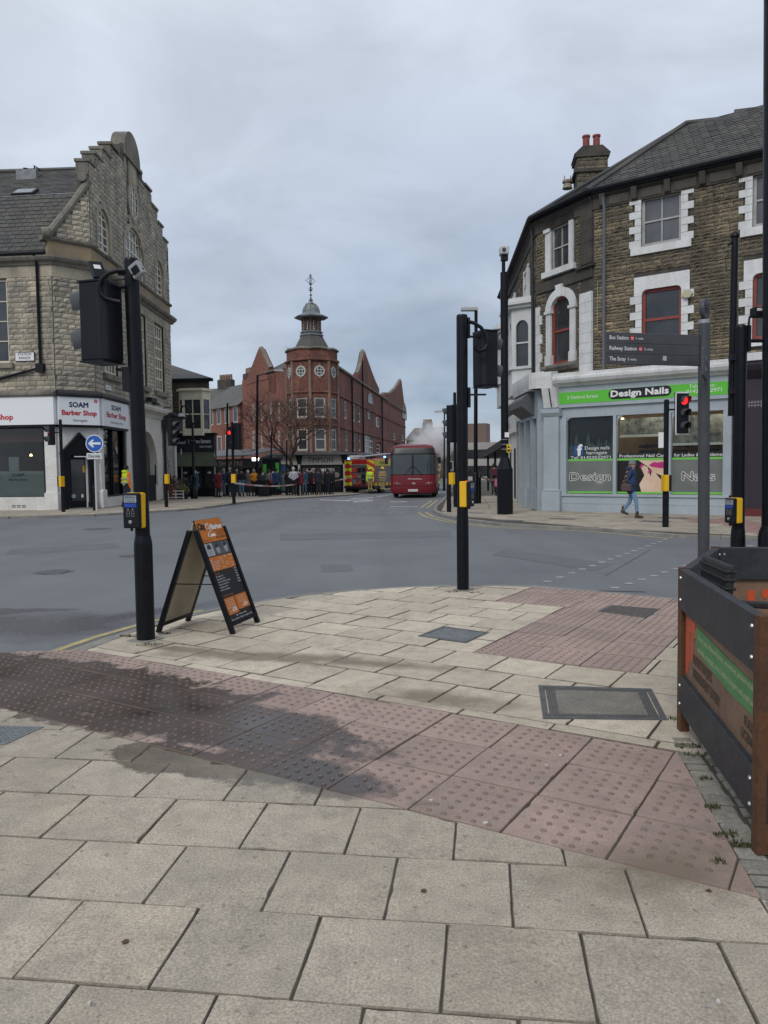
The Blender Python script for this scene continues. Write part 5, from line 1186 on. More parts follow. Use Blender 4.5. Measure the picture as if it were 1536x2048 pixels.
# window frame: members and recessed interior
sv0,sv1 = FR_.px(1127,986,0)[1],FR_.px(1127,836,0)[1]           # glass bottom / top
mull = [FR_.px(x,900)[0] for x in (1127,1230,1339,1455)]
mb = MB(); mb.fbox(FR_,mull[0] - .2,uE,-.1,sv0 - .1,-.3,.05); mb.fbox(FR_,mull[0] - .2,uE,.28,.31,-.1,.06); mb.build('stall_riser',BLUG,bR)
mb = MB(); mb.fbox(FR_,mull[0] - .2,uE,sv0 - .1,sv0 - .02,-.2,.10); mb.build('shop_sill',BLUG,bR)
mb = MB(); mb.fbox(FR_,mull[0] - .2,uE,sv1,gv0,-.2,.0); mb.fbox(FR_,mull[0] - .2,uE,gv0 - .12,gv0,-.2,.09); mb.build('transom_panel',BLUG,bR)
for k,x in enumerate(mull):
    wd = .05 if 0 < k < 3 else .12; mb = MB(); mb.fbox(FR_,x - (wd if k else .2),x + (wd if k < 3 else .2),sv0 - .02,sv1,-.18,.06); mb.build('mullion',BLUG,bR)
    if k < 3:
        mb = MB(); c = mull[k] + .06; mb.prism(FR_,[(c,sv1),(c + .3,sv1),(c + .3,sv1 - .0)] + arc(c + .3,sv1 - .28,.3,.28,PI / 2,PI,5),-.1,-.02); mb.build('spandrel',BLUG,bR)
mb = MB(); iz = -2.2
BRN = pm('brown_wallpaper',(0.40,0.26,0.135),(0.30,0.19,0.10),scale=2.5,rough=.8)
mb.fbox(FR_,mull[0],mull[3],.3,sv1 + .3,iz - .1,iz); mb.fbox(FR_,mull[0] - .1,mull[0],.3,sv1 + .3,iz,-.2); mb.fbox(FR_,mull[3],mull[3] + .1,.3,sv1 + .3,iz,-.2); mb.fbox(FR_,mull[0],mull[3],.2,.3,iz,-.2); mb.build('interior',BRN,bR)
mb = MB(); mb.fbox(FR_,mull[0],mull[3],sv1 + .28,sv1 + .34,iz,-.2); mb.build('ceiling_panel',WHITEC,bR)
mb = MB(); v = (sv0 + sv1) / 2 + .35
for x0,x1,va,vb in ((1240,1338,sv1 - .62,sv1 - .05),(1345,1455,sv1 - .95,sv1 - .05)):
    a,b = FR_.px(x0,850,-1.2)[0],FR_.px(x1,850,-1.2)[0]; mb = MB(); mb.fbox(FR_,a,b,va,vb,-1.25,-1.2); pz = mb.build('wall_poster',pm('poster_grey',(.36,.36,.34),(.08,.08,.08),scale=4.5,rough=.6),bR)
    mb = MB(); mb.fbox(FR_,a,b,va - .08,va,-1.25,-1.19); mb.build('poster_rail',PRINTW,pz)
for k in range(5): mb = MB(); a = mull[1] + .35 + k * .68; mb.lathe(FR_.p(a,sv1 - 1.0 - (k % 2) * .3,iz + .01),[(.09,0),(.09,.01),(.05,.01),(.05,.005)],14,axis=FR_.n); mb.build('wall_motif',pm('motif',(.06,.045,.035)),bR)
for k in range(6): mb = MB(); a = mull[1] + .3 + (k % 3) * 1.0; v = sv0 + 1.35 + (k // 3) * .18; mb.fbox(FR_,a,a + .6,v,v + .1,-1.6,-1.5); mb.build('polish_rack',pm('rack_dark',(.03,.025,.022)),bR)
a,v = FR_.px(1245,838,-.4); mb = MB(); mb.lathe(FR_.p(a,sv1 - .12,-.4),[(.05,0),(.05,.05)],8); mb.build('spot_lamp',LAMP,bR)
for k in range(3):
    mb = MB(); mb.fbox(FR_,mull[k] + .05,mull[k + 1] - .05,sv0,sv1,-.10,-.092); put('shop_window',mb.mesh('shop_window',SHOPGLASS),bR)
gmid = FR_.px(1180,920,-.08)[1]; VGRN = pm('vinyl_green',(0.16,0.50,0.08),rough=.4)
for k in range(3):
    a,b = mull[k] + .05,mull[k + 1] - .05
    mb = MB(); mb.fbox(FR_,a,b,gmid - .035,gmid + .035,-.09,-.084); mb.build('green_band',VGRN,bR)
    mb = MB(); mb.fbox(FR_,a,b,sv0 + .0,sv0 + .06,-.09,-.084); mb.build('green_band',VGRN,bR)
    if k != 1:
        mb = MB(); mb.fbox(FR_,a,b,sv0 + .06,gmid - .035,-.0915,-.0895); fz = mb.build('frosted_panel',pm('frost_grey%d' % k,(.165,.18,.165),(.13,.145,.135),scale=1.5,rough=.3,spec=.6),bR)
        cx = (a + b) / 2; s = 'Design' if k == 0 else 'Nails'
        text(FR_,cx,sv0 + .44,s,.27,PRINTW,fz,width=(b - a) * (.83 if k == 0 else .60),align='C',w=-.0885,bold=.06); text(FR_,cx,sv0 + .44,s,.27,pm('letter_dark%d' % k,(.035,.03,.026),(.10,.085,.06),scale=6),fz,width=(b - a) * (.83 if k == 0 else .60),align='C',w=-.084)
# poster in the middle bay: lips, fingers, hair
a,b = mull[1] + .05,mull[2] - .05; c0_,c1_ = sv0 + .06,gmid - .035; wv = b - a; hv = c1_ - c0_
mb = MB(); mb.fbox(FR_,a,b,c0_,c1_,-.0915,-.0895); ps = mb.build('beauty_poster',pm('poster_black',(.012,.010,.010),rough=.35),bR)
SKIN = pm('poster_skin',(.62,.42,.30),(.68,.52,.40),scale=3,rough=.4); GOLD = pm('poster_gold',(.42,.20,.05),(.2,.08,.02),scale=9,rough=.4); PINK = pm('poster_pink',(.50,.03,.20),(.40,.02,.14),scale=9,rough=.3)
def shape(pts,mat,w): mb = MB(); mb.poly([FR_.p(a + wv * x,c0_ + hv * y,w) for x,y in pts]); put('print',mb.mesh('print',mat,recalc=False),ps)
shape([(.42,1),(1,1),(1,.52),(.86,.52),(.72,.62),(.60,.80)],SKIN,-.0885)
shape([(.48,0),(1,0),(1,.12),(.88,.34),(.74,.62),(.68,.66),(.66,.48),(.60,.78),(.50,.86),(.46,.80),(.54,.52),(.44,.24)],SKIN,-.088)
shape([(.62,.84),(.72,.94),(.80,.92),(.86,.95),(1,.90),(1,.78),(.86,.74),(.70,.78)],PINK,-.087); shape([(.60,.56),(.66,.64),(.68,.68),(.62,.70)],PINK,-.087); shape([(.44,.78),(.48,.90),(.52,.84),(.49,.76)],PINK,-.087)
for k in range(5): shape([(.05 + .04 * k,.08 + .17 * k),(.16 + .03 * k,.30 + .12 * k),(.30,.42 + .1 * k),(.22 + .02 * k,.34 + .13 * k),(.10 + .03 * k,.20 + .16 * k)],GOLD,-.0875)
# skyline decals, lettering over the glass
a,b = mull[0] + .05,mull[1] - .05; base = gmid + .04; SKYL = pm('skyline_grey',(.17,.175,.18),(.09,.092,.095),scale=14,rough=.5); rs = random.Random(4)
mb = MB(); mb.fbox(FR_,a,b,gmid + .035,sv1,-.16,-.15); bd_ = mb.build('dark_backing',pm('navy_backing',(.022,.026,.034),rough=.5),bR)
x = a
while x < b:
    wx = rs.uniform(.05,.13); hgt = rs.uniform(.25,.75) * (1.2 if rs.random() < .3 else 1); m = MB(); x1 = min(x + wx,b)
    m.fbox(FR_,x,x1,base,base + hgt,-.126,-.122)
    if rs.random() < .35: m.prism(FR_,[(x,base + hgt),(x1,base + hgt),((x + x1) / 2,base + hgt + .22)],-.126,-.122)
    m.build('skyline_print',SKYL,bd_); x += wx + .004
fb0,fbv = FR_.px(1148,908,-.09); mb = MB(); mb.fbox(FR_,fb0,fb0 + .34,base + .12,base + .46,-.090,-.084); fbk = mb.build('blue_square',pm('sign_blue',(.025,.085,.24),rough=.4),bR); text(FR_,fb0 + .21,base + .125,'f',.36,PRINTW,fbk,align='C',w=-.080,bold=.08)
text(FR_,fb0 + .40,base + .31,'Design nails',.12,PRINTW,fbk,width=.86,w=-.082); text(FR_,fb0 + .46,base + .15,'harrogate',.12,PRINTW,fbk,width=.72,w=-.082); text(FR_,fb0 - .12,base + .0,'Tel: 01423522971',.095,PRINTW,fbk,width=1.42,w=-.081,bold=.012)
for k in (1,2):
    a,b = mull[k] + .06,mull[k + 1] - .06; mb = MB(); mb.fbox(FR_,a,b,base,base + .16,-.09,-.086); sb = mb.build('slogan_band',PRINTB,bR)
    text(FR_,a + .06,base + .025,'Professional Nail Care' if k == 1 else 'for Ladies & Gentlemen',.10,PRINTW,sb,width=b - a - .10,w=-.082,bold=.010)
mb = MB(); u_ = FR_.px(1326,880,-.1); mb.fbox(FR_,u_[0] - .14,u_[0] + .1,u_[1] - .25,u_[1] + .25,-.089,-.084); mb.build('notice',PRINTW,bR)
# corner pilaster
a,b = FR_.px(1087,900,.2)[0],FR_.px(1117,900,.2)[0]
mb = MB(); mb.fbox(FR_,a,b,.75,3.55,-.3,.2); pp = mb.build('corner_pilaster',BLUG,bR)
mb = MB(); mb.fbox(FR_,a - .06,b + .06,0,.68,-.3,.26); mb.prism(FR_,[(a - .06,.68),(b + .06,.68),(b,.78),(a,.78)],-.3,.25); mb.build('plinth',BLUG,pp,bev=.02)
mb = MB(); mb.strip(FR_,[(-.1,3.3),(.22,3.3),(.3,3.42),(.3,3.55),(-.1,3.6)],a - .06,b + .06); mb.build('capital',BLUG,pp)
mb = MB()
mb.prism(Fr(FR_.p(a,0),FR_.n,FR_.v,FR_.u),[(.0,3.6),(.22,3.6),(.3,3.9),(.42,4.28),(0,4.28)],.02,b - a - .02); mb.build('console',WSTN,pp)
mb = MB(); mb.tube([FR_.p((a + b) / 2 + .02,4.25,.43),FR_.p((a + b) / 2 + .06,3.62,.30)],.02,5); mb.build('cable',BLACKM,pp)
# side shop front towards the street
kA = (FR_.p(uW - .1,0).x,FR_.p(uW - .1,0).y); kB = (5.50,31.2); FG_ = fr2(kB,kA); LG = math.dist(kA,kB)
mb = MB(); mb.fbox(FG_,0,LG,0,.75,-.2,.05); mb.build('side_riser',BLUG,bR); mb = MB(); mb.fbox(FG_,0,LG,3.3,4.3,-.2,.04); mb.build('side_fascia',BLUG,bR)
mb = MB(); mb.strip(FG_,[(-.1,4.28),(.30,4.28),(.36,4.5),(.38,4.66),(.38,4.82),(-.1,4.88)],0,LG + .3); mb.build('cornice',WSTN,bR)
for k in range(4): mb = MB(); x = LG * k / 3; mb.fbox(FG_,x - .08,x + .08,.0,3.3,-.15,.09); mb.build('mullion',BLUG,bR)
mb = MB(); mb.fbox(FG_,0,LG,.75,3.3,-.12,-.1); put('shop_window',mb.mesh('shop_window',GLASS_D),bR)
mb = MB(); mb.strip(FG_,[(-.1,3.3),(.5,3.75),(.5,4.0),(.2,4.28),(-.1,4.28)],.2,LG * .8); mb.build('blind_box',pm('grey_canopy',(.10,.105,.11),rough=.6),bR)
# canted oriel in white
SAGE = pm('sage_paint',(0.33,0.36,0.33),(.27,.30,.27),scale=1,rough=.5)
def oriel(s0,s1,v0,v1,dpt,parent):
    PT = Fr(FS.p(0,0),FS.u,-FS.n,FS.v); pl = [(s0,0),(s0 + .5,-dpt),(s1 - .5,-dpt),(s1,0)]
    def grow(e): return [(s0 - e,0),(s0 + .5 - e * .5,-dpt - e),(s1 - .5 + e * .5,-dpt - e),(s1 + e,0)]
    mb = MB(); mb.prism(PT,pl,v0 - .7,v0 + .35); mb.prism(PT,grow(.1),v0 + .30,v0 + .4); o = mb.build('oriel',WHITE,parent)
    mb = MB(); mb.prism(PT,pl,v1 - .45,v1 + .05); mb.prism(PT,grow(.16),v1 + .02,v1 + .14); mb.prism(PT,grow(.3),v1 + .14,v1 + .24); mb.prism(PT,grow(.12),v1 + .24,v1 + .42); mb.build('oriel_cornice',WHITE,o)
    w3 = [FS.p(a,0,-b) for a,b in pl]
    for i in range(3):
        A,B = w3[i],w3[i + 1]; F = fr2((A.x,A.y),(B.x,B.y)); L = math.dist((A.x,A.y),(B.x,B.y)); n = 2 if i == 1 else 1
        for k in range(n):
            c = L * (k + .5) / n; h = min(L / n * .30,.33)
            m = MB()
            for x0,x1 in ((L * k / n,c - h),(c + h,L * (k + 1) / n)): m.fbox(F,x0,x1,v0 + .35,v1 - .45,-.12,.0)
            t_ = arc(c,v1 - .75,h,.3,0,PI,10); m.prism(F,[(c - h,v1 - .45),(c - h,v1 - .75)] + t_[::-1][1:-1] + [(c + h,v1 - .75),(c + h,v1 - .45)],-.12,-.001)
            m.fbox(F,c - h,c + h,(v0 + v1) / 2 - .03,(v0 + v1) / 2 + .03,-.1,-.04); m.build('oriel_window',WHITE,o)
            g = MB(); g.fbox(F,c - h,c + h,v0 + .35,v1 - .46,-.11,-.1); put('pane',g.mesh('pane',GLASS_D),o)
oriel(LS - 4.4,LS - 1.35,5.1,7.75,.75,bR)
oriel(LS - 9.6,LS - 6.6,5.1,7.75,.75,bR)
for s in (LS - 3.4,LS - 8.6):
    mb = MB(); window(FS,s,s + 1.1,8.3,9.5,WHITE,bR,nx=2,ny=2,w=.05,fr=.09); mb.fbox(FS,s - .2,s,8.1,9.6,-.05,.1); mb.fbox(FS,s + 1.1,s + 1.3,8.1,9.6,-.05,.1); mb.fbox(FS,s - .25,s + 1.35,8.0,8.28,-.05,.16); mb.build('window_surround',WSTN,bR)
# further shop fronts along the street
mb = MB(); mb.fbox(FS,LS - 5.2,LS - 2.6,0,.85,-.2,.12); mb.fbox(FS,LS - 5.2,LS - 2.6,3.0,3.4,-.2,.12); mb.build('green_shop_front',SAGE,bR)
for k in range(4): mb = MB(); x = LS - 5.2 + 2.6 * k / 3; mb.fbox(FS,x - .09,x + .09,0,3.1,-.1,.2); mb.build('shop_post',SAGE,bR)
mb = MB(); mb.fbox(FS,LS - 5.2,LS - 2.6,.85,3.0,-.1,.03); put('shop_window',mb.mesh('shop_window',GLASS_D),bR)
mb = MB(); mb.fbox(FS,LS - 11,LS - 5.3,0,4.0,-.2,.14); ws = mb.build('white_shop_front',WHITEC,bR)
for k in range(2): mb = MB(); mb.fbox(FS,LS - 7 - k * 2,LS - 6.2 - k * 2,.1,2.4,.14,.15); mb.build('shop_door',DGREY,ws)
mb = MB(); mb.fbox(FS,LS - 11,LS - 5.3,3.1,3.9,.14,.3); fsg = mb.build('shop_sign',WHITE,bR); text(FS,LS - 8,3.35,'To Let',.3,PRINTR,fsg,width=2,align='C',w=.304)
# hanging sign of the hairdresser, facing down the street
hs0 = D(1033,874,31.6); hs1 = D(1073,842,31.6); FH = Fr((hs0.x,31.6,0),(1,0,0))
mb = MB(); wd = hs1.x - hs0.x; mb.fbox(FH,0,wd,hs0.z,hs1.z,-.05,.0); hsg = mb.build('hanging_sign',pm('sign_greyblue',(.27,.30,.31)),bR)
for k,(s,y0,wfrac) in enumerate((('HEADROOM',.50,.70),('Gents and',.33,.4),('Ladies Hairdressing',.22,.78),('01423 504213',.055,.85))):
    text(FH,wd * .46 if k else wd * .4,hs0.z + y0 * (hs1.z - hs0.z) / .66,s,.075,PRINTB,hsg,width=wd * wfrac,align='C',w=.004,bold=.01)
for y in (.46,.17): mb = MB(); mb.fbox(FH,.03,wd - .03,hs0.z + y * (hs1.z - hs0.z) / .66 - .012,hs0.z + y * (hs1.z - hs0.z) / .66 + .012,.001,.006); mb.build('sign_rule',PRINTB,hsg)
mb = MB(); mb.lathe(FH.p(wd - .09,hs1.z - .1,.001),[(.06,0),(.06,.004)],14,axis=FH.n); mb.build('sign_disc',PRINTB,hsg)
# dark purple shop to the right
PURP = pm('dark_purple_paint',(0.030,0.022,0.032),(0.022,0.018,0.026),scale=1.2,rough=.55)
mb = MB(); mb.fbox(FR_,uE + .05,LR,0,4.5,-.3,.06); pu = mb.build('purple_shop_front',PURP,bR)
mb = MB(); mb.fbox(FR_,uE + .3,LR,0,.22,.06,.16); mb.build('red_plinth',pm('red_plinth',(.12,.02,.02)),pu)
mb = MB(); mb.strip(FR_,[(.06,4.1),(.3,4.35),(.36,4.5),(.36,4.6),(.06,4.62)],uE + .05,LR); mb.build('dark_cornice',PURP,pu)
mb = MB(); mb.strip(FR_,[(.0,4.6),(.42,4.62),(.42,4.82),(.0,4.9)],uE + .05,uE + 2.1); mb.build('white_cornice',WSTN,pu)
a,v = FR_.px(1497,808,.08)
for k in range(7): mb = MB(); mb.fbox(FR_,a + k * .085,a + k * .085 + .015,v - .11 + (k % 2) * .03,v + .10,.061,.068); mb.build('grille_bar',pm('grille_pale',(.3,.28,.3)) if k == 0 else bpy.data.materials['grille_pale'],pu)
for k in range(2): mb = MB(); mb.fbox(FR_,a,a + .58,v - .06 + k * .1,v - .045 + k * .1,.068,.073); mb.build('grille_bar',bpy.data.materials['grille_pale'],pu)
mb = MB(); mb.tube([FR_.p(uE + .18,0,.12),FR_.p(uE + .18,4.2,.12)],.035,6); mb.build('pipe',DGREY,bR)
# covers in the salon pavement
for i,(x,y,w_,h_) in enumerate(((1125,1038,.8,.35),(1345,1036,.8,.45),(1310,1043,.75,.5),(1015,1041,.9,.35),(952,1026,.7,.4))):
    p = G(x,y); A = Vector((FR_.u.x,FR_.u.y)); B = Vector((-A.y,A.x)); m = MB(); m.slabz([tuple(Vector((p.x,p.y)) + A * a + B * b) for a,b in ((-w_ / 2,-h_ / 2),(w_ / 2,-h_ / 2),(w_ / 2,h_ / 2),(-w_ / 2,h_ / 2))],-.02,.006)
    tag(m.build('pavement_cover',IRON),['dark cover in the paving below the salon\'s left window','dark cover against the salon wall right of the red signal','dark cover beside the foot of the red signal','dark cover in the paving at the foot of the camera column','dark cover in the paving left of the camera column'][i],'inspection cover')
# unseen strip lamps added above the window head to brighten the salon
for k in range(3):
    mb = MB(); a = (mull[k] + mull[k + 1]) / 2 + .2; mb.fbox(FR_,a - .45,a + .45,sv1 + .20,sv1 + .24,-.9,-.6); mb.build('hidden_fill_lamp',emis('salon_fill',(1,.88,.7),9) if k == 0 else MATS['salon_fill'],bR)
# ================================================================== RED BRICK THEATRE
BRICK = pm('red_brick',(0.235,0.094,0.068),(0.135,0.062,0.048),scale=0.5,rough=.9,fine=.5,fscale=5,bump=.3,bscale=12,post=weathered(0.5,(.06,.035,.03)))
BRICK2 = pm('orange_red_render_brick',(0.25,0.102,0.073),(0.18,0.078,0.058),scale=0.3,rough=.9,fine=.35,fscale=6,post=weathered(0.4,(.08,.045,.036)))
TCOTTA = pm('pale_quoin_stone',(0.25,0.19,0.14),(0.16,0.10,0.08),scale=1.6,rough=.85)
LEADR = pm('lead_roof',(0.13,0.15,0.165),(0.19,0.21,0.22),scale=2,rough=.5)
WJ = pm('white_sash',(0.46,0.46,0.43),rough=.6)
FZ = PAV(63)
bT = thing('red_brick_theatre','red brick theatre with octagonal corner tower, slate cap and lead cupola','building',(-5.8,66,FZ))
TC = Vector((-5.72,64.2)); TR = 2.05
ang = [rad(-90 + 45 * k) for k in range(8)]
def oct_pt(k,r=TR): a = ang[k % 8]; return (TC.x + r * math.cos(a),TC.y + r * math.sin(a))
def octring(mb,prof):
    for (r0,z0),(r1,z1) in zip(prof,prof[1:]):
        for k in range(8):
            a,b = oct_pt(k,r0),oct_pt(k + 1,r0); c,d = oct_pt(k + 1,r1),oct_pt(k,r1); mb.poly([(*a,z0),(*b,z0),(*c,z1),(*d,z1)])
faces = []
for k in (-3,-2,-1,0,1,2):                       # faces of the tower, anticlockwise from the left
    p,q = oct_pt(k),oct_pt(k + 1); faces.append(fr2(p,q,0))
FWd = 2 * TR * math.sin(PI / 8)
def tz(y): return D(627,y,62.4).z
z_par,z_str,z_c2,z_b1,z_can = tz(697),tz(720),tz(784),tz(850),tz(906)
mb = MB()
for F in faces: wall_mesh(mb,F,0,FWd,FZ,z_str,[(.32,FWd - .32,tz(835),tz(795)),(.32,FWd - .32,tz(901),tz(857))],depth=.18)
mb.build('tower_wall',BRICK,bT)
for F in faces:
    for a,b in ((835,795),(901,857)): window(F,.32,FWd - .32,tz(a),tz(b),WJ,bT,nx=1,ny=2,w=-.1,fr=.11,bar=.06)
    mb = MB(); mb.fbox(F,.26,FWd - .26,tz(838),tz(835),0,.08); mb.fbox(F,.26,FWd - .26,tz(904.5),tz(901),0,.08); mb.build('sill',TCOTTA,bT)
    c = (tz(742) + 0); mb = MB(); ring1 = arc(FWd / 2,c,.44,.44,0,2 * PI,16)[:-1]; ring2 = arc(FWd / 2,c,.33,.33,0,2 * PI,16)[:-1]
    for i in range(16): j = (i + 1) % 16; mb.add([F.p(*ring1[i],.06),F.p(*ring1[j],.06),F.p(*ring2[j],.06),F.p(*ring2[i],.06),F.p(*ring1[i],0),F.p(*ring1[j],0)],[(0,1,2,3),(0,4,5,1)])
    for x in (-.13,.13): mb.fbox(F,FWd / 2 + x - .025,FWd / 2 + x + .025,c - .33,c + .33,.02,.055); mb.fbox(F,FWd / 2 - .33,FWd / 2 + .33,c + x - .025,c + x + .025,.02,.05)
    ro = mb.build('round_window',WJ,bT); m2 = MB(); m2.poly([F.p(*p,.015) for p in ring2]); put('pane',m2.mesh('pane',GLASS_D,recalc=False),ro)
    mb = MB(); mb.fbox(F,FWd / 2 - .08,FWd / 2 + .08,c + .42,c + .62,0,.05); mb.fbox(F,FWd / 2 - .08,FWd / 2 + .08,c - .62,c - .42,0,.05); mb.build('keystone',TCOTTA,bT)
for k in (-2,-1,0,1,2):
    p = oct_pt(k,TR + .02); mb = MB(); mb.tube([(p[0],p[1],z_can),(p[0],p[1],z_str)],.12,6); mb.build('corner_strip',TCOTTA,bT)
mb = MB(); octring(mb,[(TR,z_str - .1),(TR + .2,z_str),(TR + .2,z_str + .12),(TR + .02,z_str + .2)]); mb.build('string_course',BRICK,bT)
mb = MB(); octring(mb,[(TR + .02,z_str + .1),(TR + .02,z_par + .07)]); mb.build('parapet',BRICK,bT)
mb = MB()
for k in range(8):
    p,q = Vector(oct_pt(k,TR + .08)),Vector(oct_pt(k + 1,TR + .08)); pts = []
    for t in range(9): s = t / 8; pts.append((*p.lerp(q,s),z_par + .09 * math.sin(PI * s)))
    mb.tube(pts,.1,6)
mb.build('parapet_coping',ASHL2,bT)
mb = MB(); octring(mb,[(TR + .02,z_c2 - .12),(TR + .12,z_c2),(TR + .02,z_c2 + .1)]); octring(mb,[(TR + .02,z_b1 - .1),(TR + .1,z_b1),(TR + .02,z_b1 + .1)]); mb.build('string_course',BRICK,bT)
zs = tz(666); mb = MB(); octring(mb,[(1.62,z_par - .1),(.90,zs)]); mb.build('tower_roof',SLATE,bT)
mb = MB(); octring(mb,[(.90,zs - .02),(.98,zs + .05),(.98,zs + .14),(.84,zs + .2),(.84,zs + .26),(.95,zs + .3),(.95,zs + .36),(.8,zs + .4)]); mb.build('cupola_base',LEADR,bT)
zd0,zd1 = tz(659),tz(629)
DARK = pm('dark_panel',(.012,.011,.013)); REDP = pm('cupola_red',(.20,.05,.045))
mb = MB(); mb.lathe((TC.x,TC.y,zd0),[(.62,0),(.62,zd1 - zd0)],8,a0=rad(-90)); mb.build('cupola_drum',REDP,bT)
for k in range(8):
    p,q = oct_pt(k,.68),oct_pt(k + 1,.68); F = fr2(p,q); L = math.dist(p,q); mb = MB(); mb.prism(F,[(.12,zd0),(L - .12,zd0),(L - .12,zd1 - .25)] + arc(L / 2,zd1 - .25,L / 2 - .12,.14,0,PI,6)[1:-1] + [(.12,zd1 - .25)],-.04,.02); pn = mb.build('letter_panel',DARK,bT)
    mb = MB(); ar1 = [(L - .10,zd0)] + arc(L / 2,zd1 - .25,L / 2 - .1,.16,0,PI,8) + [(.10,zd0)]
    mb.tube([F.p(a,b,.05) for a,b in ar1],.035,5); mb.build('panel_arch',TCOTTA,pn)
    word = {7: 'OPERA',0: 'GRAND',1: 'HOUSE',6: 'HOUSE'}.get(k,'')
    for i,ch_ in enumerate(word): text(F,L / 2,zd1 - .38 - i * .19,ch_,.14,PRINTW,pn,align='C',w=.045,bold=.02)
    p = oct_pt(k,.76); mb = MB(); mb.tube([(*p,zd0),(*p,zd1)],.045,6); mb.build('cupola_column',TCOTTA,bT)
ze = tz(626); mb = MB(); octring(mb,[(.7,zd1 - .02),(1.36,ze - .08),(1.40,ze),(.80,tz(619)),(.72,tz(617))]); mb.build('cupola_eaves',LEADR,bT)
zt = tz(617); mb = MB(); mb.lathe((TC.x,TC.y,zt),[(.68,0),(.66,.22),(.56,.46),(.38,.66),(.18,.76),(.08,.95),(.05,1.1)],16,a0=rad(-90)); mb.build('cupola_dome',LEADR,bT,smooth=30)
mb = MB()
for k in range(8): mb.tube([(TC.x + r * math.cos(ang[k]),TC.y + r * math.sin(ang[k]),zt + z) for r,z in ((.70,0),(.68,.22),(.58,.46),(.40,.67),(.2,.78))],.025,4)
mb.build('dome_rib',TCOTTA,bT)
zf = zt + .8; ztop = tz(534); IRONR = pm('wrought_iron',(.06,.045,.05),rough=.5)
mb = MB(); mb.tube([(TC.x,TC.y,zf),(TC.x,TC.y,zf + (ztop - zf) * .68),(TC.x,TC.y,ztop)],[.035,.03,.008],6)
mb.lathe((TC.x,TC.y,zf),[(.02,.18),(.16,.2),(.16,.26),(.02,.28),(.02,.58),(.10,.6),(.10,.68),(.02,.7),(.02,.95),(.14,.98),(.06,1.1),(.02,1.12),(.02,1.42),(.11,1.46),(.11,1.54),(.02,1.6),(.02,2.18),(.09,2.2),(.09,2.26),(.02,2.28)],8)
for k in range(4):
    a = k * PI / 2 + .4; c,s = math.cos(a),math.sin(a)
    for base,rr_,hgt in ((1.0,.16,.3),(1.52,.33,.62)): mb.tube([(TC.x + c * r_,TC.y + s * r_,zf + base + z) for r_,z in ((.03,0),(rr_ * .7,hgt * .15),(rr_,hgt * .45),(rr_ * .6,hgt * .7),(.03,hgt))],.02,4)
    mb.lathe((TC.x + c * .42,TC.y + s * .42,zf + 1.78),[(.0,-.04),(.04,0),(0,.04)],5)
    mb.tube([(TC.x + c * r_,TC.y + s * r_,zf + z) for r_,z in ((.4,-.28),(.46,-.1),(.36,-.02),(.3,-.1))],.02,4); mb.tube([(TC.x + c * .3,TC.y + s * .3,zf - .2),(TC.x,TC.y,zf + .55)],.015,4)
mb.build('finial',IRONR,bT)
# wings
WR0,WR1 = (-3.75,64.4),(3.4,119.0); FWR = fr2(WR0,WR1,0); LWR = math.dist(WR0,WR1)
WL1,WL0 = (-7.65,64.6),(-13.2,74.0); FWL = fr2(WL0,WL1,0); LWL = math.dist(WL0,WL1)
def wr(x,y): return FWR.px(x,y)
hp = wr(700,752)[1]
rows = []
for x0,x1,y0,y1 in ((689,694,803,838),(705.5,710,808,843),(716.5,721,811,845),(690.5,695.5,858,902),(706,711,861,902),(717,721.5,863,902)): rows.append(opx(FWR,x0,x1,y0,y1))
ops2 = [opx(FWR,736,741,820,838),opx(FWR,752,759,834,854),opx(FWR,753,760,888,907),opx(FWR,787,791,866,880),opx(FWR,804,808,870,882)]
doorz = opx(FWR,730,746,866,922)
mb = MB(); wall_mesh(mb,FWR,0,LWR,FZ - .3,hp,rows + ops2 + [doorz],depth=.25); mb.poly([FWR.p(LWR,FZ),FWR.p(LWR,hp),FWR.p(LWR,hp,-10),FWR.p(LWR,FZ,-10)]); mb.build('wing_wall',BRICK,bT)
for o in rows + ops2: window(FWR,o[0],o[1],o[2],o[3],WJ,bT,nx=1,ny=2,w=-.1,fr=.14,bar=.07)
window(FWR,*doorz[:2],doorz[2],doorz[3],WJ,bT,nx=4,ny=4,w=-.1,fr=.15,bar=.12,name='tall_window')
for o in (ops2[1],ops2[2]): mb = MB(); mb.tube([FWR.p(a,b,.04) for a,b in arc((o[0] + o[1]) / 2,o[3] + .02,(o[1] - o[0]) / 2 + .1,.35,0,PI,8)],.12,5); mb.build('brick_arch',BRICK2,bT)
def gable(F,x0,xp,x1,hb,hpk,name,wins=()):
    pts = [(x0,hb - .8),(x1,hb - .8),(x1,hb)] + [(x1 + (xp - x1) * t,hb + (hpk - hb) * (t ** 1.25)) for t in (.3,.6,.85)] + [(xp,hpk)] + [(x0 + (xp - x0) * t,hb + (hpk - hb) * (t ** 1.6)) for t in (.85,.6,.3)] + [(x0,hb)]
    mb = MB(); mb.prism(F,pts,-.5,.08); g = mb.build(name,BRICK,bT)
    mb = MB(); mb.tube([F.p(a,b + .05,-.2) for a,b in pts[2:]],.22,5); mb.build('gable_coping',ASHL2,g); return g
gable(FWR,wr(716,740)[0],wr(728.5,700)[0],wr(757,760)[0],hp + .7,13.3,'gable')
gable(FWR,wr(768,800)[0],wr(802,760)[0],LWR - .5,hp + .5,D(803,758,112).z,'gable')
mb = MB(); mb.fbox(FWR,0,LWR,hp - .05,hp + .12,-.4,.18); mb.build('coping',ASHL2,bT)
o = opx(FWR,735.5,744.5,787,807); arched_window(FWR,(o[0] + o[1]) / 2,(o[1] - o[0]) / 2,o[2],o[3] - .6,.6,WJ,BRICK2,bT,nx=3,ny=2,w=.02,sw=.25)
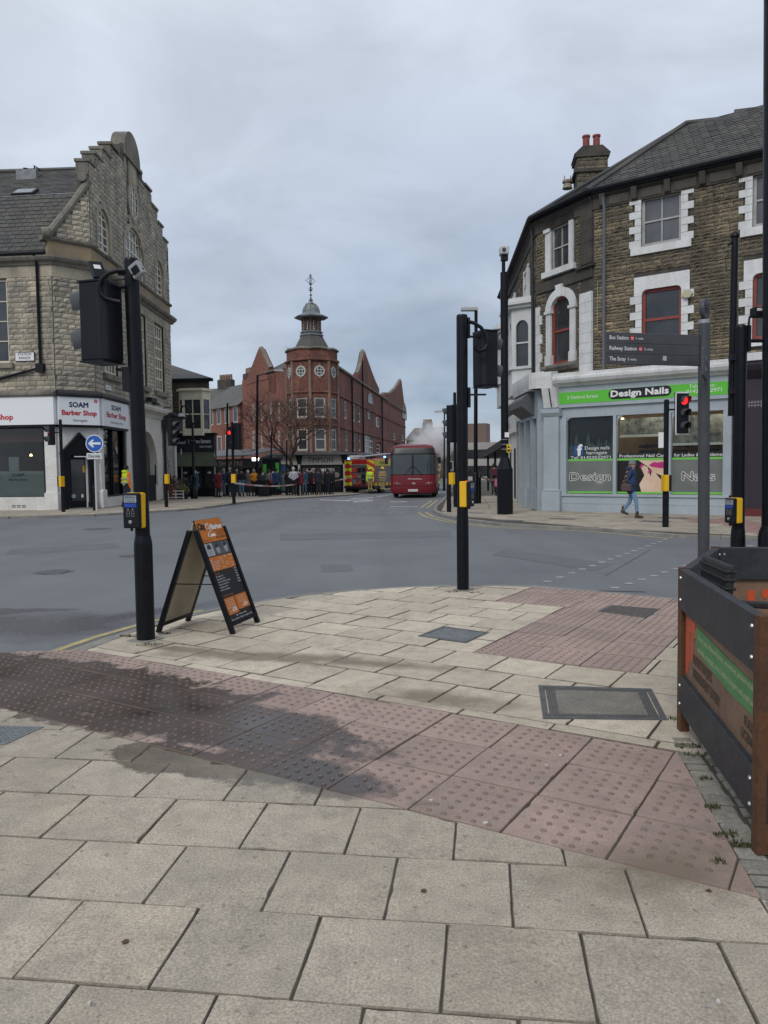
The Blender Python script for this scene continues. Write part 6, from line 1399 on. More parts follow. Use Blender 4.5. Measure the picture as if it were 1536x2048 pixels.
o = opx(FWR,804,812,810,838); arched_window(FWR,(o[0] + o[1]) / 2,(o[1] - o[0]) / 2,o[2],o[3] - 1.2,1.2,WJ,BRICK2,bT,nx=4,ny=3,w=.06,sw=.3)
for s,m_,z in ((1,.35,z_c2),(2,.35,z_b1)): mb = MB(); mb.fbox(FWR,0,LWR,z - .1,z + .1,-.1,.1); mb.build('string_course',BRICK,bT)
for x in (702,723.5,762): a = wr(x,850)[0]; mb = MB(); mb.tube([FWR.p(a,FZ + 2.8,.15),FWR.p(a,hp - (.2 if x != 723.5 else -2.2),.15)],.09,6); mb.build('downpipe',BLACKM,bT)
rz = FWR.px(700,727)[1]
mb = MB(); mb.poly([FWR.p(0,hp,-.4),FWR.p(LWR,hp,-.4),FWR.p(LWR,hp + 2.8,-4.5),FWR.p(0.6,hp + 1.9,-4.5)]); mb.build('wing_roof',SLATE,bT)
hl = FWL.px(550,742)[1]
mb = MB()
opl = [opx(FWL,x,x + 4,y0,y1) for x in (505,522,540,556) for y0,y1 in ((806,842),(862,900))]
wall_mesh(mb,FWL,0,LWL + .6,FZ - .3,hl,opl,depth=.2); mb.poly([FWL.p(0,FZ),FWL.p(0,hl),FWL.p(0,hl,-9),FWL.p(0,FZ,-9)]); mb.build('wing_wall',BRICK2,bT)
for o in opl: window(FWL,o[0],o[1],o[2],o[3],WJ,bT,nx=1,ny=2,w=-.08,fr=.12,bar=.07)
xs = FWL.px(493,760)[0],FWL.px(517,700)[0],FWL.px(531,740)[0]
g = MB(); pts = [(xs[0],hl - .5),(xs[2] + .6,hl - .5),(xs[2] + .6,hl + .4),(xs[1] + .15,FWL.px(518,697)[1]),(xs[0],FWL.px(493,762)[1])]; g.prism(FWL,pts,-.6,.05); gg = g.build('gable',BRICK2,bT); mb = MB(); mb.tube([FWL.p(a,b,-.25) for a,b in pts[2:]],.25,5); mb.build('gable_coping',ASHL2,gg)
mb = MB(); mb.fbox(FWL,xs[2],LWL + .4,hl - .05,hl + .15,-.4,.12); mb.build('coping',ASHL2,bT)
for k in range(6): mb = MB(); a = FWL.px(538 + k * 2.4,752)[0]; mb.fbox(FWL,a,a + .12,hl - 1.6 - .05 * k,hl - .3,.0,.07); mb.build('brick_fin',BRICK,bT)
mb = MB(); mb.poly([FWL.p(xs[2] - 2,hl + .2,-.4),FWL.p(LWL - .3,hl + .2,-.4),FWL.p(LWL - 1.2,hl + 2.1,-4.0),FWL.p(xs[2] - 2,hl + 2.1,-4.0)]); mb.build('wing_roof',SLATE,bT)
# veranda and cobbler's shop under the tower
zv = tz(906); CANF = pm('canopy_grey',(.11,.115,.12),rough=.5)
sh = [(-9.2,61.6),(-6.6,60.6),(-3.0,60.9),(-2.2,62.6)]
SF = [fr2(sh[i],sh[i + 1],FZ) for i in range(3)]; SL = [math.dist(sh[i],sh[i + 1]) for i in range(3)]
vz = zv - FZ
bS = thing('cobbler_shop','black and white cobbler shop front below the red brick tower','shop',(-5,62,FZ))
mb = MB(); back = [(-2.0,66),(-9.4,66)]
mb.slabz([*[(Vector(p) + Vector((0,-.6))).to_tuple() for p in sh],*back],FZ + vz - .18,FZ + vz); cn = mb.build('canopy',CANF,bS)
for i,F in enumerate(SF):
    mb = MB(); mb.fbox(F,0,SL[i],0,vz - .2,-.3,-.25); mb.build('shop_front',PRINTB,bS)
    mb = MB(); mb.fbox(F,0,SL[i],0,.45,-.25,.05); mb.build('stall_riser',BLACKM,bS)
    mb = MB(); mb.fbox(F,.05,SL[i] - .05,vz - .95,vz - .22,-.25,.06); fs = mb.build('fascia',pm('cream_fascia',(.40,.39,.36)) if i == 0 else bpy.data.materials['cream_fascia'],bS)
    if i == 1: text(F,SL[i] / 2 - .1,vz - .78,'TIMPSON',.42,pm('timpson_grey',(.03,.03,.035)),fs,width=1.95,align='C',w=.065,bold=.004)
F = SF[1]; L = SL[1]
for k,(a,b) in enumerate(((.25,1.55),(1.62,L - .3))):
    mb = MB(); mb.fbox(F,a,b,.45,vz - 1.0,-.2,-.05); pn = mb.build('window_panel',PRINTB,bS)
    for t_,y,h_,wf in ((('SHOE','WATCH')[k],vz - 1.5,.28,.62),('REPAIRS',vz - 1.85,.16,.62),(('KEY','SPARE')[k],vz - 2.75,.28,.45),('CUTTING',vz - 3.05,.14,.5)):
        if y > .5: text(F,a + .1,y,t_,h_,PRINTW,pn,width=(b - a) * wf,w=-.04,bold=.02)
    mb = MB(); mb.lathe(F.p(b - .35,vz - 1.75,-.045),[(.22,0),(.22,.01),(.12,.01),(.12,.005)],12,axis=F.n); mb.build('window_graphic',pm('graphic_grey%d' % k,(.25,.25,.25)),pn)
for F,a in ((SF[0],.1),(SF[1],.0),(SF[1],SL[1] - .12),(SF[2],SL[2] - .15)): mb = MB(); mb.tube([F.p(a + .06,0,.1),F.p(a + .06,vz - .9,.1)],.09,8); mb.build('shop_column',WHITE,bS); m2 = MB(); m2.prism(F,[(a - .05,vz - .95),(a + .2,vz - .95),(a + .35,vz - .2),(a - .2,vz - .2)],0,.14); m2.build('bracket',BLACKM,bS)
# pale shop windows along the right wing
FP = fr2((-2.2,62.7),(-.4,78),FZ); PAL = pm('pale_blue_window',(.36,.44,.43),(.30,.37,.37),scale=1,rough=.3)
mb = MB(); mb.fbox(FP,0,15,0,vz - .2,-.6,-.2); mb.build('side_front',BLACKM,bS)
for k in range(6): mb = MB(); mb.fbox(FP,.2 + k * 2.4,2.3 + k * 2.4,.5,vz - 1.0,-.2,-.1); mb.build('shop_pane',PAL,bS); mb = MB(); mb.prism(FP,[(.2 + k * 2.4,vz - .95),(2.3 + k * 2.4,vz - .95)] + arc(1.25 + k * 2.4,vz - .6,1.05,.35,0,PI,8),-.2,-.08); mb.build('arched_light',pm('pale_fascia',(.36,.37,.36)) if k == 0 else bpy.data.materials['pale_fascia'],bS)
mb = MB(); mb.fbox(FP,0,15.2,vz - .2,vz - .02,-.6,.7); mb.build('side_canopy',CANF,bS)
# theatre veranda on the left side
th = fr2((-17.5,70.0),(-9.3,61.6),PAV(64)); LT = math.dist((-17.5,70.0),(-9.3,61.6))
bV = thing('theatre_veranda','dark theatre entrance veranda with lettered fascia beneath bare tree','canopy',(-13,66,PAV(65)))
mb = MB(); mb.add([th.p(0,vz - .1,1.6),th.p(LT,vz - .1,1.6),th.p(LT,vz + .5,-2.0),th.p(0,vz + .5,-2.0),th.p(0,vz - .2,1.6),th.p(LT,vz - .2,1.6),th.p(LT,vz + .4,-2),th.p(0,vz + .4,-2)],[(0,1,2,3),(4,5,6,7),(0,1,5,4),(0,3,7,4),(1,2,6,5)]); mb.build('roof',CANF,bV)
mb = MB(); mb.fbox(th,0,LT,vz - 1.1,vz - .35,-.1,.3); fs = mb.build('fascia',BLACKM,bV); text(th,LT * .62,vz - .9,'THEATRE',.36,pm('theatre_letters',(.42,.38,.28)),fs,width=3.6,align='C',w=.305,bold=.01)
mb = MB(); mb.fbox(th,0,LT,-.2,vz - 1.1,-.6,-.3); mb.build('front',DARKIN,bV)
for k in range(8): mb = MB(); a = .5 + k * (LT - 1) / 7; mb.fbox(th,a,a + .14,0,vz - 1.1,-.3,-.15); mb.build('post',pm('brown_post',(.08,.06,.045)) if k == 0 else bpy.data.materials['brown_post'],bV)
p = D(511,919,61); mb = MB(); mb.lathe(p,[(.0,-.1),(.24,-.1),(.28,.12),(0,.14)],10); mb.build('lamp',emis('lamp_bright',(.95,1,.95),5),bV)
# ================================================================== FAR BUILDINGS
def terrace(name,label,a,b,h0,hr,dep,mat,n_ch,winrows,seed,z=-.42,storeys=2,gable_end=True,pots=4):
    F = fr2(a,b,z); L = math.dist(a,b); t = thing(name,label,'building',(a[0],a[1],z))
    mb = MB(); q = F.p
    mb.poly([q(0,0),q(L,0),q(L,h0),q(0,h0)])
    for u in (0,L): mb.poly([q(u,0),q(u,0,-dep),q(u,h0,-dep),q(u,hr,-dep / 2),q(u,h0)])
    mb.build('wall',mat,t)
    mb = MB(); mb.poly([q(-.2,h0 - .1,.3),q(L + .2,h0 - .1,.3),q(L + .2,hr,-dep / 2),q(-.2,hr,-dep / 2)]); mb.poly([q(-.2,hr,-dep / 2),q(L + .2,hr,-dep / 2),q(L + .2,h0,-dep),q(-.2,h0,-dep)]); mb.build('roof',SLATE,t)
    for k in range(n_ch):
        u = L * (k + .5) / n_ch; mb = MB(); mb.fbox(F,u - .9,u + .9,hr - 1.2,hr + .9,-dep / 2 - .4,-dep / 2 + .4); c = mb.build('chimney',SOOT,t)
        for j in range(pots): mb = MB(); mb.lathe(F.p(u - .7 + 1.4 * j / max(1,pots - 1),hr + .9,-dep / 2),[(.17,0),(.13,.6)],6); mb.build('chimney_pot',TCOTTA,c)
    nw = winrows
    for s in range(storeys):
        for k in range(nw):
            u = L * (k + .5) / nw; v = h0 * (s + .42) / storeys; mb = MB(); mb.fbox(F,u - .5,u + .5,v - .1,v + 1.5,-.0,.03); w_ = mb.build('window',WJ,t); mb = MB(); mb.fbox(F,u - .4,u + .4,v,v + 1.4,.03,.035); mb.build('pane',GLASS_D,w_)
    return t
terrace('terrace_house','far grey stone terrace with rows of chimney pots right of the theatre',(4.2,142),(13.0,138),7.0,9.3,9,DSTONE,2,4,1,pots=6)
terrace('terrace_house','far stone house with chimneys left of the theatre behind the butcher',(-21.5,86),(-17.0,84),9.0,11.2,8,DSTONE,1,3,2,pots=5)
bB = terrace('brick_house','red brick gabled block adjoining the left side of the theatre',(-19.2,82.5),(-13.6,74.6),8.2,10.9,7,BRICK2,1,5,3,pots=5,storeys=3)
bt = thing('bus_station','pale concrete bus station with dark window bands beyond the right street','building',(14,110,-.42))
FBt = fr2((10.2,112),(34,104),-.42); CONC = pm('pale_concrete',(.40,.39,.36),(.33,.32,.30),scale=.3,rough=.85)
mb = MB(); mb.fbox(FBt,0,24,0,5.4,-10,0); mb.build('wall',CONC,bt)
for k in range(2): mb = MB(); mb.fbox(FBt,1.0,24,.6 + k * 2.5,2.1 + k * 2.3,0,.03); bn = mb.build('window_band',GLASS_D,bt); [MB().fbox(FBt,1.0 + j * 1.6,1.15 + j * 1.6,.6 + k * 2.5,2.1 + k * 2.3,.03,.08).build('mullion',DGREY,bn) for j in range(12)]
mb = MB(); mb.fbox(FBt,1.5,4.2,5.4,8.2,-5,-2); mb.build('plant_room',pm('brown_clad',(.17,.12,.1)),bt)
mb = MB(); mb.fbox(FBt,-.2,1.2,4.6,9.8,-3,-2); mb.build('glass_tower',pm('blue_glass',(.20,.27,.31),rough=.2),bt)
cn = thing('sloping_canopy','dark sloping walkway canopy on posts beyond the pavement','canopy',(5,60,PAV(60)))
p0,p1 = D(966,915,60),D(1020,885,46)
mb = MB(); w_ = Vector((1.2,.2,0)); mb.hexa([p0,p0 + w_,p1 + w_,p1,p0 + Vector((0,0,.45)),p0 + w_ + Vector((0,0,.45)),p1 + w_ + Vector((0,0,.5)),p1 + Vector((0,0,.5))]); mb.build('roof',DGREY,cn)
for t_ in (.05,.35,.65,.95): p = p0.lerp(p1,t_); mb = MB(); mb.tube([(p.x + .3,p.y,PAV(60)),(p.x + .3,p.y,p.z + .1)],.09,6); mb.build('post',BLACKM,cn)
# ================================================================== STREET FURNITURE
def xy(x,y,z=0): q = G(x,y,z); return Vector((q.x,q.y,z))
LENS_R = emis('lens_red_lit',(1.0,0.02,0.02),1.4); LENS_RD = emis('lens_red_dim',(0.5,0.02,0.02),0.35); LENS_OFF = pm('lens_off',(.02,.02,.02),rough=.15)
HOOD = pm('hood_grey',(0.045,0.05,0.055),rough=.55)
def pole(parent,base,h,r,sleeve_h=.95,sleeve_r=None,n=16,lean=(0,0),plate=True):
    b = Vector(base); top = b + Vector((lean[0],lean[1],h)); sr = sleeve_r or r * 1.3
    m = MB(); m.tube([b + Vector((0,0,sleeve_h - .05)) ,top],r,n); m.lathe(top,[(r * .98,-.001),(r * .9,.02),(r * .3,.03)],n); p = m.build('pole',BLACK,parent,smooth=40)
    m = MB(); m.lathe(b,[(sr,-.02),(sr,sleeve_h - .07),(sr * .97,sleeve_h - .03),(r * 1.05,sleeve_h + .03)],n); s = m.build('base_sleeve',BLACK,parent,smooth=40)
    if plate: m = MB(); e = sr * 1.9; m.slabz([(b.x - e,b.y - e * .4),(b.x + e * .3,b.y - e),(b.x + e,b.y + e * .3),(b.x - e * .3,b.y + e)],b.z - .01,b.z + .012); m.build('ground_plate',KERB,parent)
    return top
def head(parent,c,facing,n,lit=None,w=.34,ah=.33,dep=.22,board=None,hood=HOOD,litmat=None,hoodlen=.2,lr=.105,edge=None):
    f = Vector((facing[0],facing[1],0)).normalized(); u = Vector((0,0,1)).cross(f); F = Fr(c,u,(0,0,1),f); H = n * ah; PLN = Fr(c,u,f,Vector((0,0,1)))
    m = MB(); pl = [(-w / 2,dep / 2),(-w / 2,-dep * .25),(-w * .36,-dep * .5),(w * .36,-dep * .5),(w / 2,-dep * .25),(w / 2,dep / 2)]
    m.prism(PLN,pl,-H / 2,H / 2); hd = m.build('signal_head',BLACKM,parent,bev=.012)
    for z_ in (-H / 2 - .015,H / 2): m = MB(); m.fbox(F,-w / 2 - .008,w / 2 + .008,z_,z_ + .015,-dep * .4,dep / 2 + .01); m.build('end_cap',BLACKM,hd)
    if board:
        bw,bh = w / 2 + board,H / 2 + board; m = MB(); m.fbox(F,-bw,bw,-bh,bh,dep * .1,dep * .1 + .02); b = m.build('backing_board',BLACKM,hd)
        for a0,a1,b0,b1 in ((-bw,bw,bh - .04,bh),(-bw,bw,-bh,-bh + .04),(-bw,-bw + .04,-bh,bh),(bw - .04,bw,-bh,bh)): m = MB(); m.fbox(F,a0,a1,b0,b1,dep * .1 + .02,dep * .1 + .026); m.build('white_border',PRINTW,b)
    for k in range(n):
        z = H / 2 - ah * (k + .5); cc = F.p(0,z,dep / 2)
        m = MB(); m.lathe(cc,[(lr,0),(lr,.012),(lr * .5,.03),(.001,.035)],16,axis=f); m.build('lens',(litmat or LENS_R) if k == lit else LENS_OFF,hd,smooth=50)
        m = MB(); r0 = lr * 1.12; pts = 13; vs = []
        for ro,dz in ((r0,0),(r0 * .98,0)):
            for i in range(pts):
                a = rad(-25) + rad(230) * i / (pts - 1); ln = hoodlen * (.55 + .45 * max(0,math.sin(a)))
                vs.append(F.p(ro * math.cos(a),z + ro * math.sin(a),dep / 2)); vs.append(F.p(ro * .95 * math.cos(a),z + ro * .95 * math.sin(a) - .012,dep / 2 + ln))
        fs = [(2 * i,2 * i + 1,2 * i + 3,2 * i + 2) for i in range(pts - 1)] + [(2 * pts + 2 * i,2 * pts + 2 * i + 1,2 * pts + 2 * i + 3,2 * pts + 2 * i + 2) for i in range(pts - 1)]
        m.add(vs,fs); put('hood',m.mesh('hood',hood,smooth=50),hd)
    return hd,F
def button(parent,c,facing,s=1.0,yellow_side=1):
    f = Vector((facing[0],facing[1],0)).normalized(); u = Vector((0,0,1)).cross(f); F = Fr(c,u,(0,0,1),f)
    m = MB(); m.fbox(F,-.085 * s,.085 * s,-.165 * s,.165 * s,-.11 * s,-.015 * s); bb = m.build('push_button_unit',YEL,parent,bev=.012)
    m = MB(); m.fbox(F,-.083 * s,.083 * s,-.163 * s,.163 * s,-.015 * s,.04 * s); fb = m.build('front_case',BLACKM,bb,bev=.012)
    m = MB(); m.fbox(F,-.065 * s,.065 * s,.075 * s,.14 * s,.04 * s,.043 * s); ip = m.build('instruction_plate',pm('plate_grey',(.28,.32,.36)) if 'plate_grey' not in MATS else MATS['plate_grey'],fb)
    m = MB(); m.fbox(F,-.065 * s,.065 * s,.03 * s,.068 * s,.04 * s,.043 * s); wp = m.build('wait_panel',pm('wait_blue',(.012,.05,.30)) if 'wait_blue' not in MATS else MATS['wait_blue'],fb)
    text(F,0,.035 * s,'WAIT',.024 * s,pm('wait_text',(.05,.12,.5)) if 'wait_text' not in MATS else MATS['wait_text'],wp,width=.10 * s,align='C',w=.046 * s)
    for k,(t_,h_) in enumerate((('PEDESTRIANS',.015),('push button and wait',.010),('for signal opposite',.010))): text(F,0,(.118 - k * .018) * s,t_,h_ * s,PRINTB,ip,width=(.11 - .005 * k) * s,align='C',w=.046 * s,bold=.01)
    for x in (-.024,.024):
        m = MB(); 
        for a in ((-.016,-.013,-.055,.0),(.013,.016,-.055,0),(-.016,.016,-.003,0),(-.016,.016,-.055,-.052),(-.016,.016,-.03,-.027)): m.fbox(F,(x + a[0]) * s,(x + a[1]) * s,a[2] * s,a[3] * s,.04 * s,.043 * s)
        m.lathe(F.p(x * s,.012 * s,.04 * s),[(.008 * s,0),(.008 * s,.003)],8,axis=f); m.build('figure_outline',PRINTW if False else (pm('outline_grey',(.2,.21,.22)) if 'outline_grey' not in MATS else MATS['outline_grey']),fb)
    m = MB(); m.lathe(F.p(0,-.105 * s,.04 * s),[(.02 * s,0),(.018 * s,.012),(.0,.016)],12,axis=f); m.build('button',ALU,fb)
    m = MB(); m.lathe(F.p(-.02 * s,-.163 * s,-.0),[(.012,0),(.014,-.02),(.008,-.028)],8); m.build('tactile_cone',BLACKM,fb)
    return bb
# --- near left crossing signal
pA = xy(292,1280); zA = D(262,522,pA.y).z; topA = D(262,522,pA.y)
sA = thing('pedestrian_signal','tall black crossing signal nearest the A-board with push button box','traffic signal',pA)
tA = pole(sA,pA,zA,.068,sleeve_h=D(289,1078,pA.y).z,sleeve_r=.085,lean=(topA.x - pA.x,0,0)[:2])
cA = D(206,647,pA.y - .05); fA = (-.95,.32)
hA,FAh = head(sA,cA,fA,2,w=.30,ah=.35,dep=.27,lr=.13,hoodlen=.17)
m = MB(); m.tube([D(a,b,pA.y - .22) for a,b in ((252,541),(235,541),(218,546),(204,557),(198,572),(201,587),(212,597),(228,602),(241,604))],.022,8); m.build('cable',BLACK,sA,smooth=60)
m = MB(); m.fbox(Fr(tA + Vector((-.02,-.0,-.98)),(1,0,0)),-.14,.02,-.02,.0,-.04,.04); m.fbox(Fr(tA + Vector((0,0,-1.1)),(1,0,0)),-.1,.0,-.09,.13,-.05,.05); m.tube([tA + Vector((-.05,-.03,-.12)),tA + Vector((-.11,-.03,-.12))],.02,6); m.tube([tA + Vector((-.05,-.03,-.24)),tA + Vector((-.11,-.03,-.24))],.02,6); m.build('bracket',BLACKM,sA)
m = MB(); dF = Fr(D(196,545,pA.y),(.8,.35,0),(-.35,.15,.9)); dF.n = dF.u.cross(dF.v); m.fbox(dF,-.06,.06,-.08,.09,-.04,.05); dt = m.build('detector',BLACKM,sA,bev=.008); m = MB(); m.fbox(dF,-.03,.03,.01,.05,.05,.053); m.build('detector_window',PRINTW,dt)
m = MB(); m.tube([D(200,562,pA.y),cA + Vector((.0,0,.36))],.02,6); m.build('detector_bracket',BLACKM,sA)
m = MB(); eF = Fr(D(275,540,pA.y - .09),(.75,-.3,.45),(-.45,0,.85)); eF.n = eF.u.cross(eF.v); m.fbox(eF,-.058,.058,-.062,.062,-.03,.04); ju = m.build('junction_box',pm('light_grey_box',(.30,.32,.33)),sA,bev=.008); m = MB(); m.fbox(eF,-.03,.04,-.035,.025,.04,.055); m.build('box_socket',BLACKM,ju)
m = MB(); a_,b_ = D(288,536,pA.y - .12),cA + Vector((.02,-.06,.38)); m.tube([a_,a_.lerp(b_,.5) + Vector((0,0,-.05)),b_],.006,5); m.build('thin_wire',BLACKM,sA)
button(sA,D(266,1021,pA.y - .09),(-.30,-1),1.0)
# --- middle crossing signal
pB = xy(926,1180); topB = D(924,633,pB.y); zB = topB.z
sB = thing('pedestrian_signal','black crossing signal in the middle on the rounded pavement corner','traffic signal',pB)
tB = pole(sB,pB,zB,.072,sleeve_h=D(926,1036,pB.y).z,sleeve_r=.078,lean=(topB.x - pB.x,0))
cB = D(969,719,pB.y + .1); head(sB,cB,(.9,.42),2,w=.28,ah=.345,dep=.23,lr=.11,hoodlen=.13)
m = MB(); m.tube([D(a,b,pB.y - .16) for a,b in ((936,643),(948,646),(962,655),(972,670),(976,686),(970,699),(958,703),(949,697),(952,690))],.024,8); m.build('cable',BLACK,sB,smooth=60)
m = MB(); m.fbox(Fr(tB,(1,0,0)),.07,.3,-.265,-.245,-.03,.03); m.fbox(Fr(tB,(1,0,0)),.07,.3,-1.0,-.98,-.03,.03); m.fbox(Fr(tB,(1,0,0)),.07,.1,-1.15,-.9,-.04,.04); m.fbox(Fr(tB,(1,0,0)),.07,.1,-.27,-.02,-.04,.04); m.build('bracket',BLACKM,sB)
bt_ = button(sB,D(939,988,pB.y - .05),(.93,-.42),1.0)
m = MB(); m.lathe(D(933,962,pB.y - .1),[(.008,0),(.008,.006)],8); m.build('wait_lamp',LENS_R,sB)
# --- right near signal stub with extension mast
pH = Vector(((1478 - 768) * 7.35 / 1560,7.35,0)); zH = D(1478,656,pH.y).z
sH = thing('pedestrian_signal','black crossing signal on the right with slim extension mast behind cafe barrier','traffic signal',pH)
tH = pole(sH,pH,zH,.057,sleeve_h=D(1478,1063,pH.y).z,sleeve_r=.066)
a_,b_ = D(1463,832,pH.y + .05),D(1464,476,pH.y + .05); m = MB(); m.tube([Vector((a_.x,a_.y,a_.z)),Vector((a_.x + .01,a_.y,b_.z))],.033,10); m.lathe((a_.x + .01,a_.y,b_.z),[(.033,0),(.045,.01),(.045,.03),(.02,.06),(0,.065)],10); m.build('extension_mast',BLACK,sH,smooth=40)
m = MB(); m.tube([(a_.x,a_.y,b_.z - .02),(a_.x - .06,a_.y - .02,b_.z - .07)],.012,6); m.tube([(a_.x + .0,a_.y - .03,b_.z - .05),(a_.x - .1,a_.y - .05,b_.z - .2),(a_.x - .08,a_.y - .04,b_.z - .32)],.004,4); m.build('aerial_wire',BLACKM,sH)
m = MB(); m.fbox(Fr((pH.x,pH.y,0),(1,0,0)),-.09,.0,a_.z + .2,a_.z + .26,-.05,.03); m.fbox(Fr((pH.x,pH.y,0),(1,0,0)),-.09,.0,zH - .3,zH - .24,-.05,.03); m.build('mast_clamp',BLACKM,sH); m = MB(); m.fbox(Fr((pH.x,pH.y,0),(1,0,0)),.05,.08,zH - .22,zH + .02,-.04,.04); m.tube([(pH.x + .06,pH.y,zH - .12),(pH.x + .2,pH.y,zH - .12)],.018,6); m.tube([(pH.x + .07,pH.y,zH),(pH.x + .08,pH.y,zH + .1),(pH.x + .2,pH.y,zH + .1)],.012,6); m.build('bracket',BLACKM,sH)
c_ = D(1514,628,7.35); m = MB(); Fd = Fr(c_,(1,0.1,0)); m.fbox(Fd,-.045,.045,-.03,.06,-.05,.05); dd = m.build('detector',BLACKM,sH,bev=.008); m = MB(); m.fbox(Fd,-.03,.03,.02,.045,.05,.053); m.build('detector_window',PRINTW,dd)
button(sH,D(1463,1021,pH.y - .08),(-.95,-.36),.72)
# --- tall lamp column at the right edge
pI = Vector(((1545 - 768) * 7.2 / 1560,7.2,0)); sI = thing('lamp_column','thick black lamp column cut off by the right edge of the picture','lamp post',pI)
m = MB(); tI = D(1546,-20,7.2); m.tube([pI + Vector((0,0,.9)),tI],[.085,.075],18); m.build('column',BLACK,sI,smooth=40)
m = MB(); m.lathe(pI,[(.115,-.02),(.115,.92),(.105,.97),(.085,1.02)],18); m.build('base_sleeve',BLACK,sI,smooth=40)
m = MB(); m.box(tI.x - .2,tI.x + .7,7.05,7.35,tI.z,tI.z + .12); m.build('lantern',DGREY,sI,bev=.02)
# --- finger post
pP = Vector(((1411 - 768) * 7.0 / 1560,7.0,0)); zP = D(1408,640,7.0).z
sP = thing('finger_post','grey pedestrian finger post with long sign to the bus station','sign',pP); FPg = pm('finger_post_grey',(.047,.049,.056),(.06,.062,.068),scale=6,rough=.45)
lx = D(1408,640,7.0).x - pP.x
m = MB(); m.tube([pP,pP + Vector((lx,0,zP - .03))],.050,18); m.build('post',FPg,sP,smooth=40)
m = MB(); m.lathe(pP + Vector((lx,0,zP - .035)),[(.05,0),(.05,.035),(.03,.04)],18); m.build('collar',ALU,sP,smooth=40)
cF = D(1409,618,7.0); fD = Vector((.75,-.65,0)).normalized(); m = MB(); m.lathe(cF - fD * .02,[(.088,0),(.09,.005),(.09,.035),(.088,.04)],24,axis=fD); fin = m.build('finial_disc',FPg,sP,smooth=40)
Fi = Fr(cF + fD * .021,Vector((0,0,1)).cross(fD),(0,0,1),fD); text(Fi,0,-.045,'H',.09,DGREY,fin,align='C',w=.003,bold=.01)
s0 = D(1210,728,6.75); s1 = D(1398,657,6.98); FN = Fr((s0.x,s0.y,0),(s1.x - s0.x,s1.y - s0.y,0)); LN = math.hypot(s1.x - s0.x,s1.y - s0.y)
zt0,zb0 = D(1210,664,6.75).z,D(1210,728,6.75).z; zt0,zb0 = zt0 - .0,zb0
m = MB(); m.fbox(FN,0,LN,zb0,zt0,-.012,.012); fg = m.build('sign_finger',FPg,sP,bev=.004)
for y in (1,2): m = MB(); v = zb0 + (zt0 - zb0) * y / 3; m.fbox(FN,.0,LN,v - .0012,v + .0012,.0118,.0128); m.build('slat_joint',BLACKM,fg)
for k,(t_,w_,t2,w2,ic) in enumerate((('Bus Station',.18,'1 min',.07,0),('Railway Station',.26,'2 mins',.085,1),('The Stray',.155,'5 mins',.085,None))):
    v = zb0 + (zt0 - zb0) * (2 - k + .33) / 3; text(FN,.035,v,t_,.033,PRINTW,fg,width=w_,w=.0145,bold=.012); x = .035 + w_ + .02
    if ic is not None:
        m = MB(); m.fbox(FN,x,x + .036,v - .004,v + .034,.0128,.0142) if ic == 0 else m.lathe(FN.p(x + .02,v + .015,.0128),[(.021,0),(.021,.0014)],14,axis=FN.n); m.build('pictogram',PRINTR,fg)
        m = MB(); [m.fbox(FN,x + .006,x + .03,v + .004 + j * .012,v + .008 + j * .012,.0144,.0152) for j in range(2)]; m.build('pictogram_mark',PRINTW,fg); x += .055
    text(FN,x,v + .003,t2,.022,PRINTW,fg,width=w2,w=.0145)
m = MB(); q0 = FN.px(1329,716,.013); m.prism(FN,[(q0[0] - .02,q0[1] - .02),(q0[0] + .02,q0[1] - .025),(q0[0] + .022,q0[1] + .015),(q0[0] - .012,q0[1] + .02)],.0122,.0135); m.build('torn_sticker',pm('sticker_grey',(.4,.38,.37)),fg)
F2 = Fr((pP.x + lx * .8,6.95,0),(.30,-.95,0)); F2 = Fr((pP.x - .03,6.94,0),(-.42,-.9,0)); m = MB(); z0_ = D(1397,752,6.7).z; m.fbox(F2,.03,.55,z0_ - .02,z0_ + .20,-.012,.012); f2 = m.build('sign_finger',FPg,sP,bev=.004)
for k in range(2): text(Fr(F2.p(0,0,-.012),-F2.u,(0,0,1),-F2.n),-.5,z0_ + .04 + k * .09,'Town Centre',.03,PRINTW,f2,width=.3,w=.003)
# --- camera column
pC_ = xy(1010,1028); sC = thing('camera_column','thick black camera column with wide octagonal base on the salon pavement','camera post',pC_)
m = MB(); m.lathe(pC_,[(.27,-.02),(.27,D(1010,935,pC_.y).z - .05),(.24,D(1010,935,pC_.y).z),(.14,D(1010,915,pC_.y).z)],8,a0=PI / 8); m.build('base_cabinet',BLACK,sC)
zc = D(1005,545,pC_.y).z; m = MB(); m.tube([pC_ + Vector((0,0,1.8)),pC_ + Vector((0,0,zc))],.125,14); m.build('column',BLACK,sC,smooth=40)
m = MB(); m.tube([pC_ + Vector((-.02,0,zc)),pC_ + Vector((-.02,0,zc + .55))],.06,10); m.build('mast',BLACK,sC,smooth=40)
cz = zc + .72; m = MB(); m.box(pC_.x - .14,pC_.x + .14,pC_.y - .2,pC_.y + .2,cz - .16,cz + .1); cm = m.build('camera_housing',pm('camera_white',(.5,.5,.5)),sC,bev=.03)
m = MB(); m.lathe((pC_.x - .03,pC_.y - .2,cz - .04),[(.07,0),(.07,.02)],12,axis=Vector((0,-1,0))); m.build('camera_lens',GLASS_D,cm); m = MB(); m.box(pC_.x - .1,pC_.x + .12,pC_.y - .1,pC_.y + .1,cz - .34,cz - .16); m.build('camera_mount',BLACKM,cm)
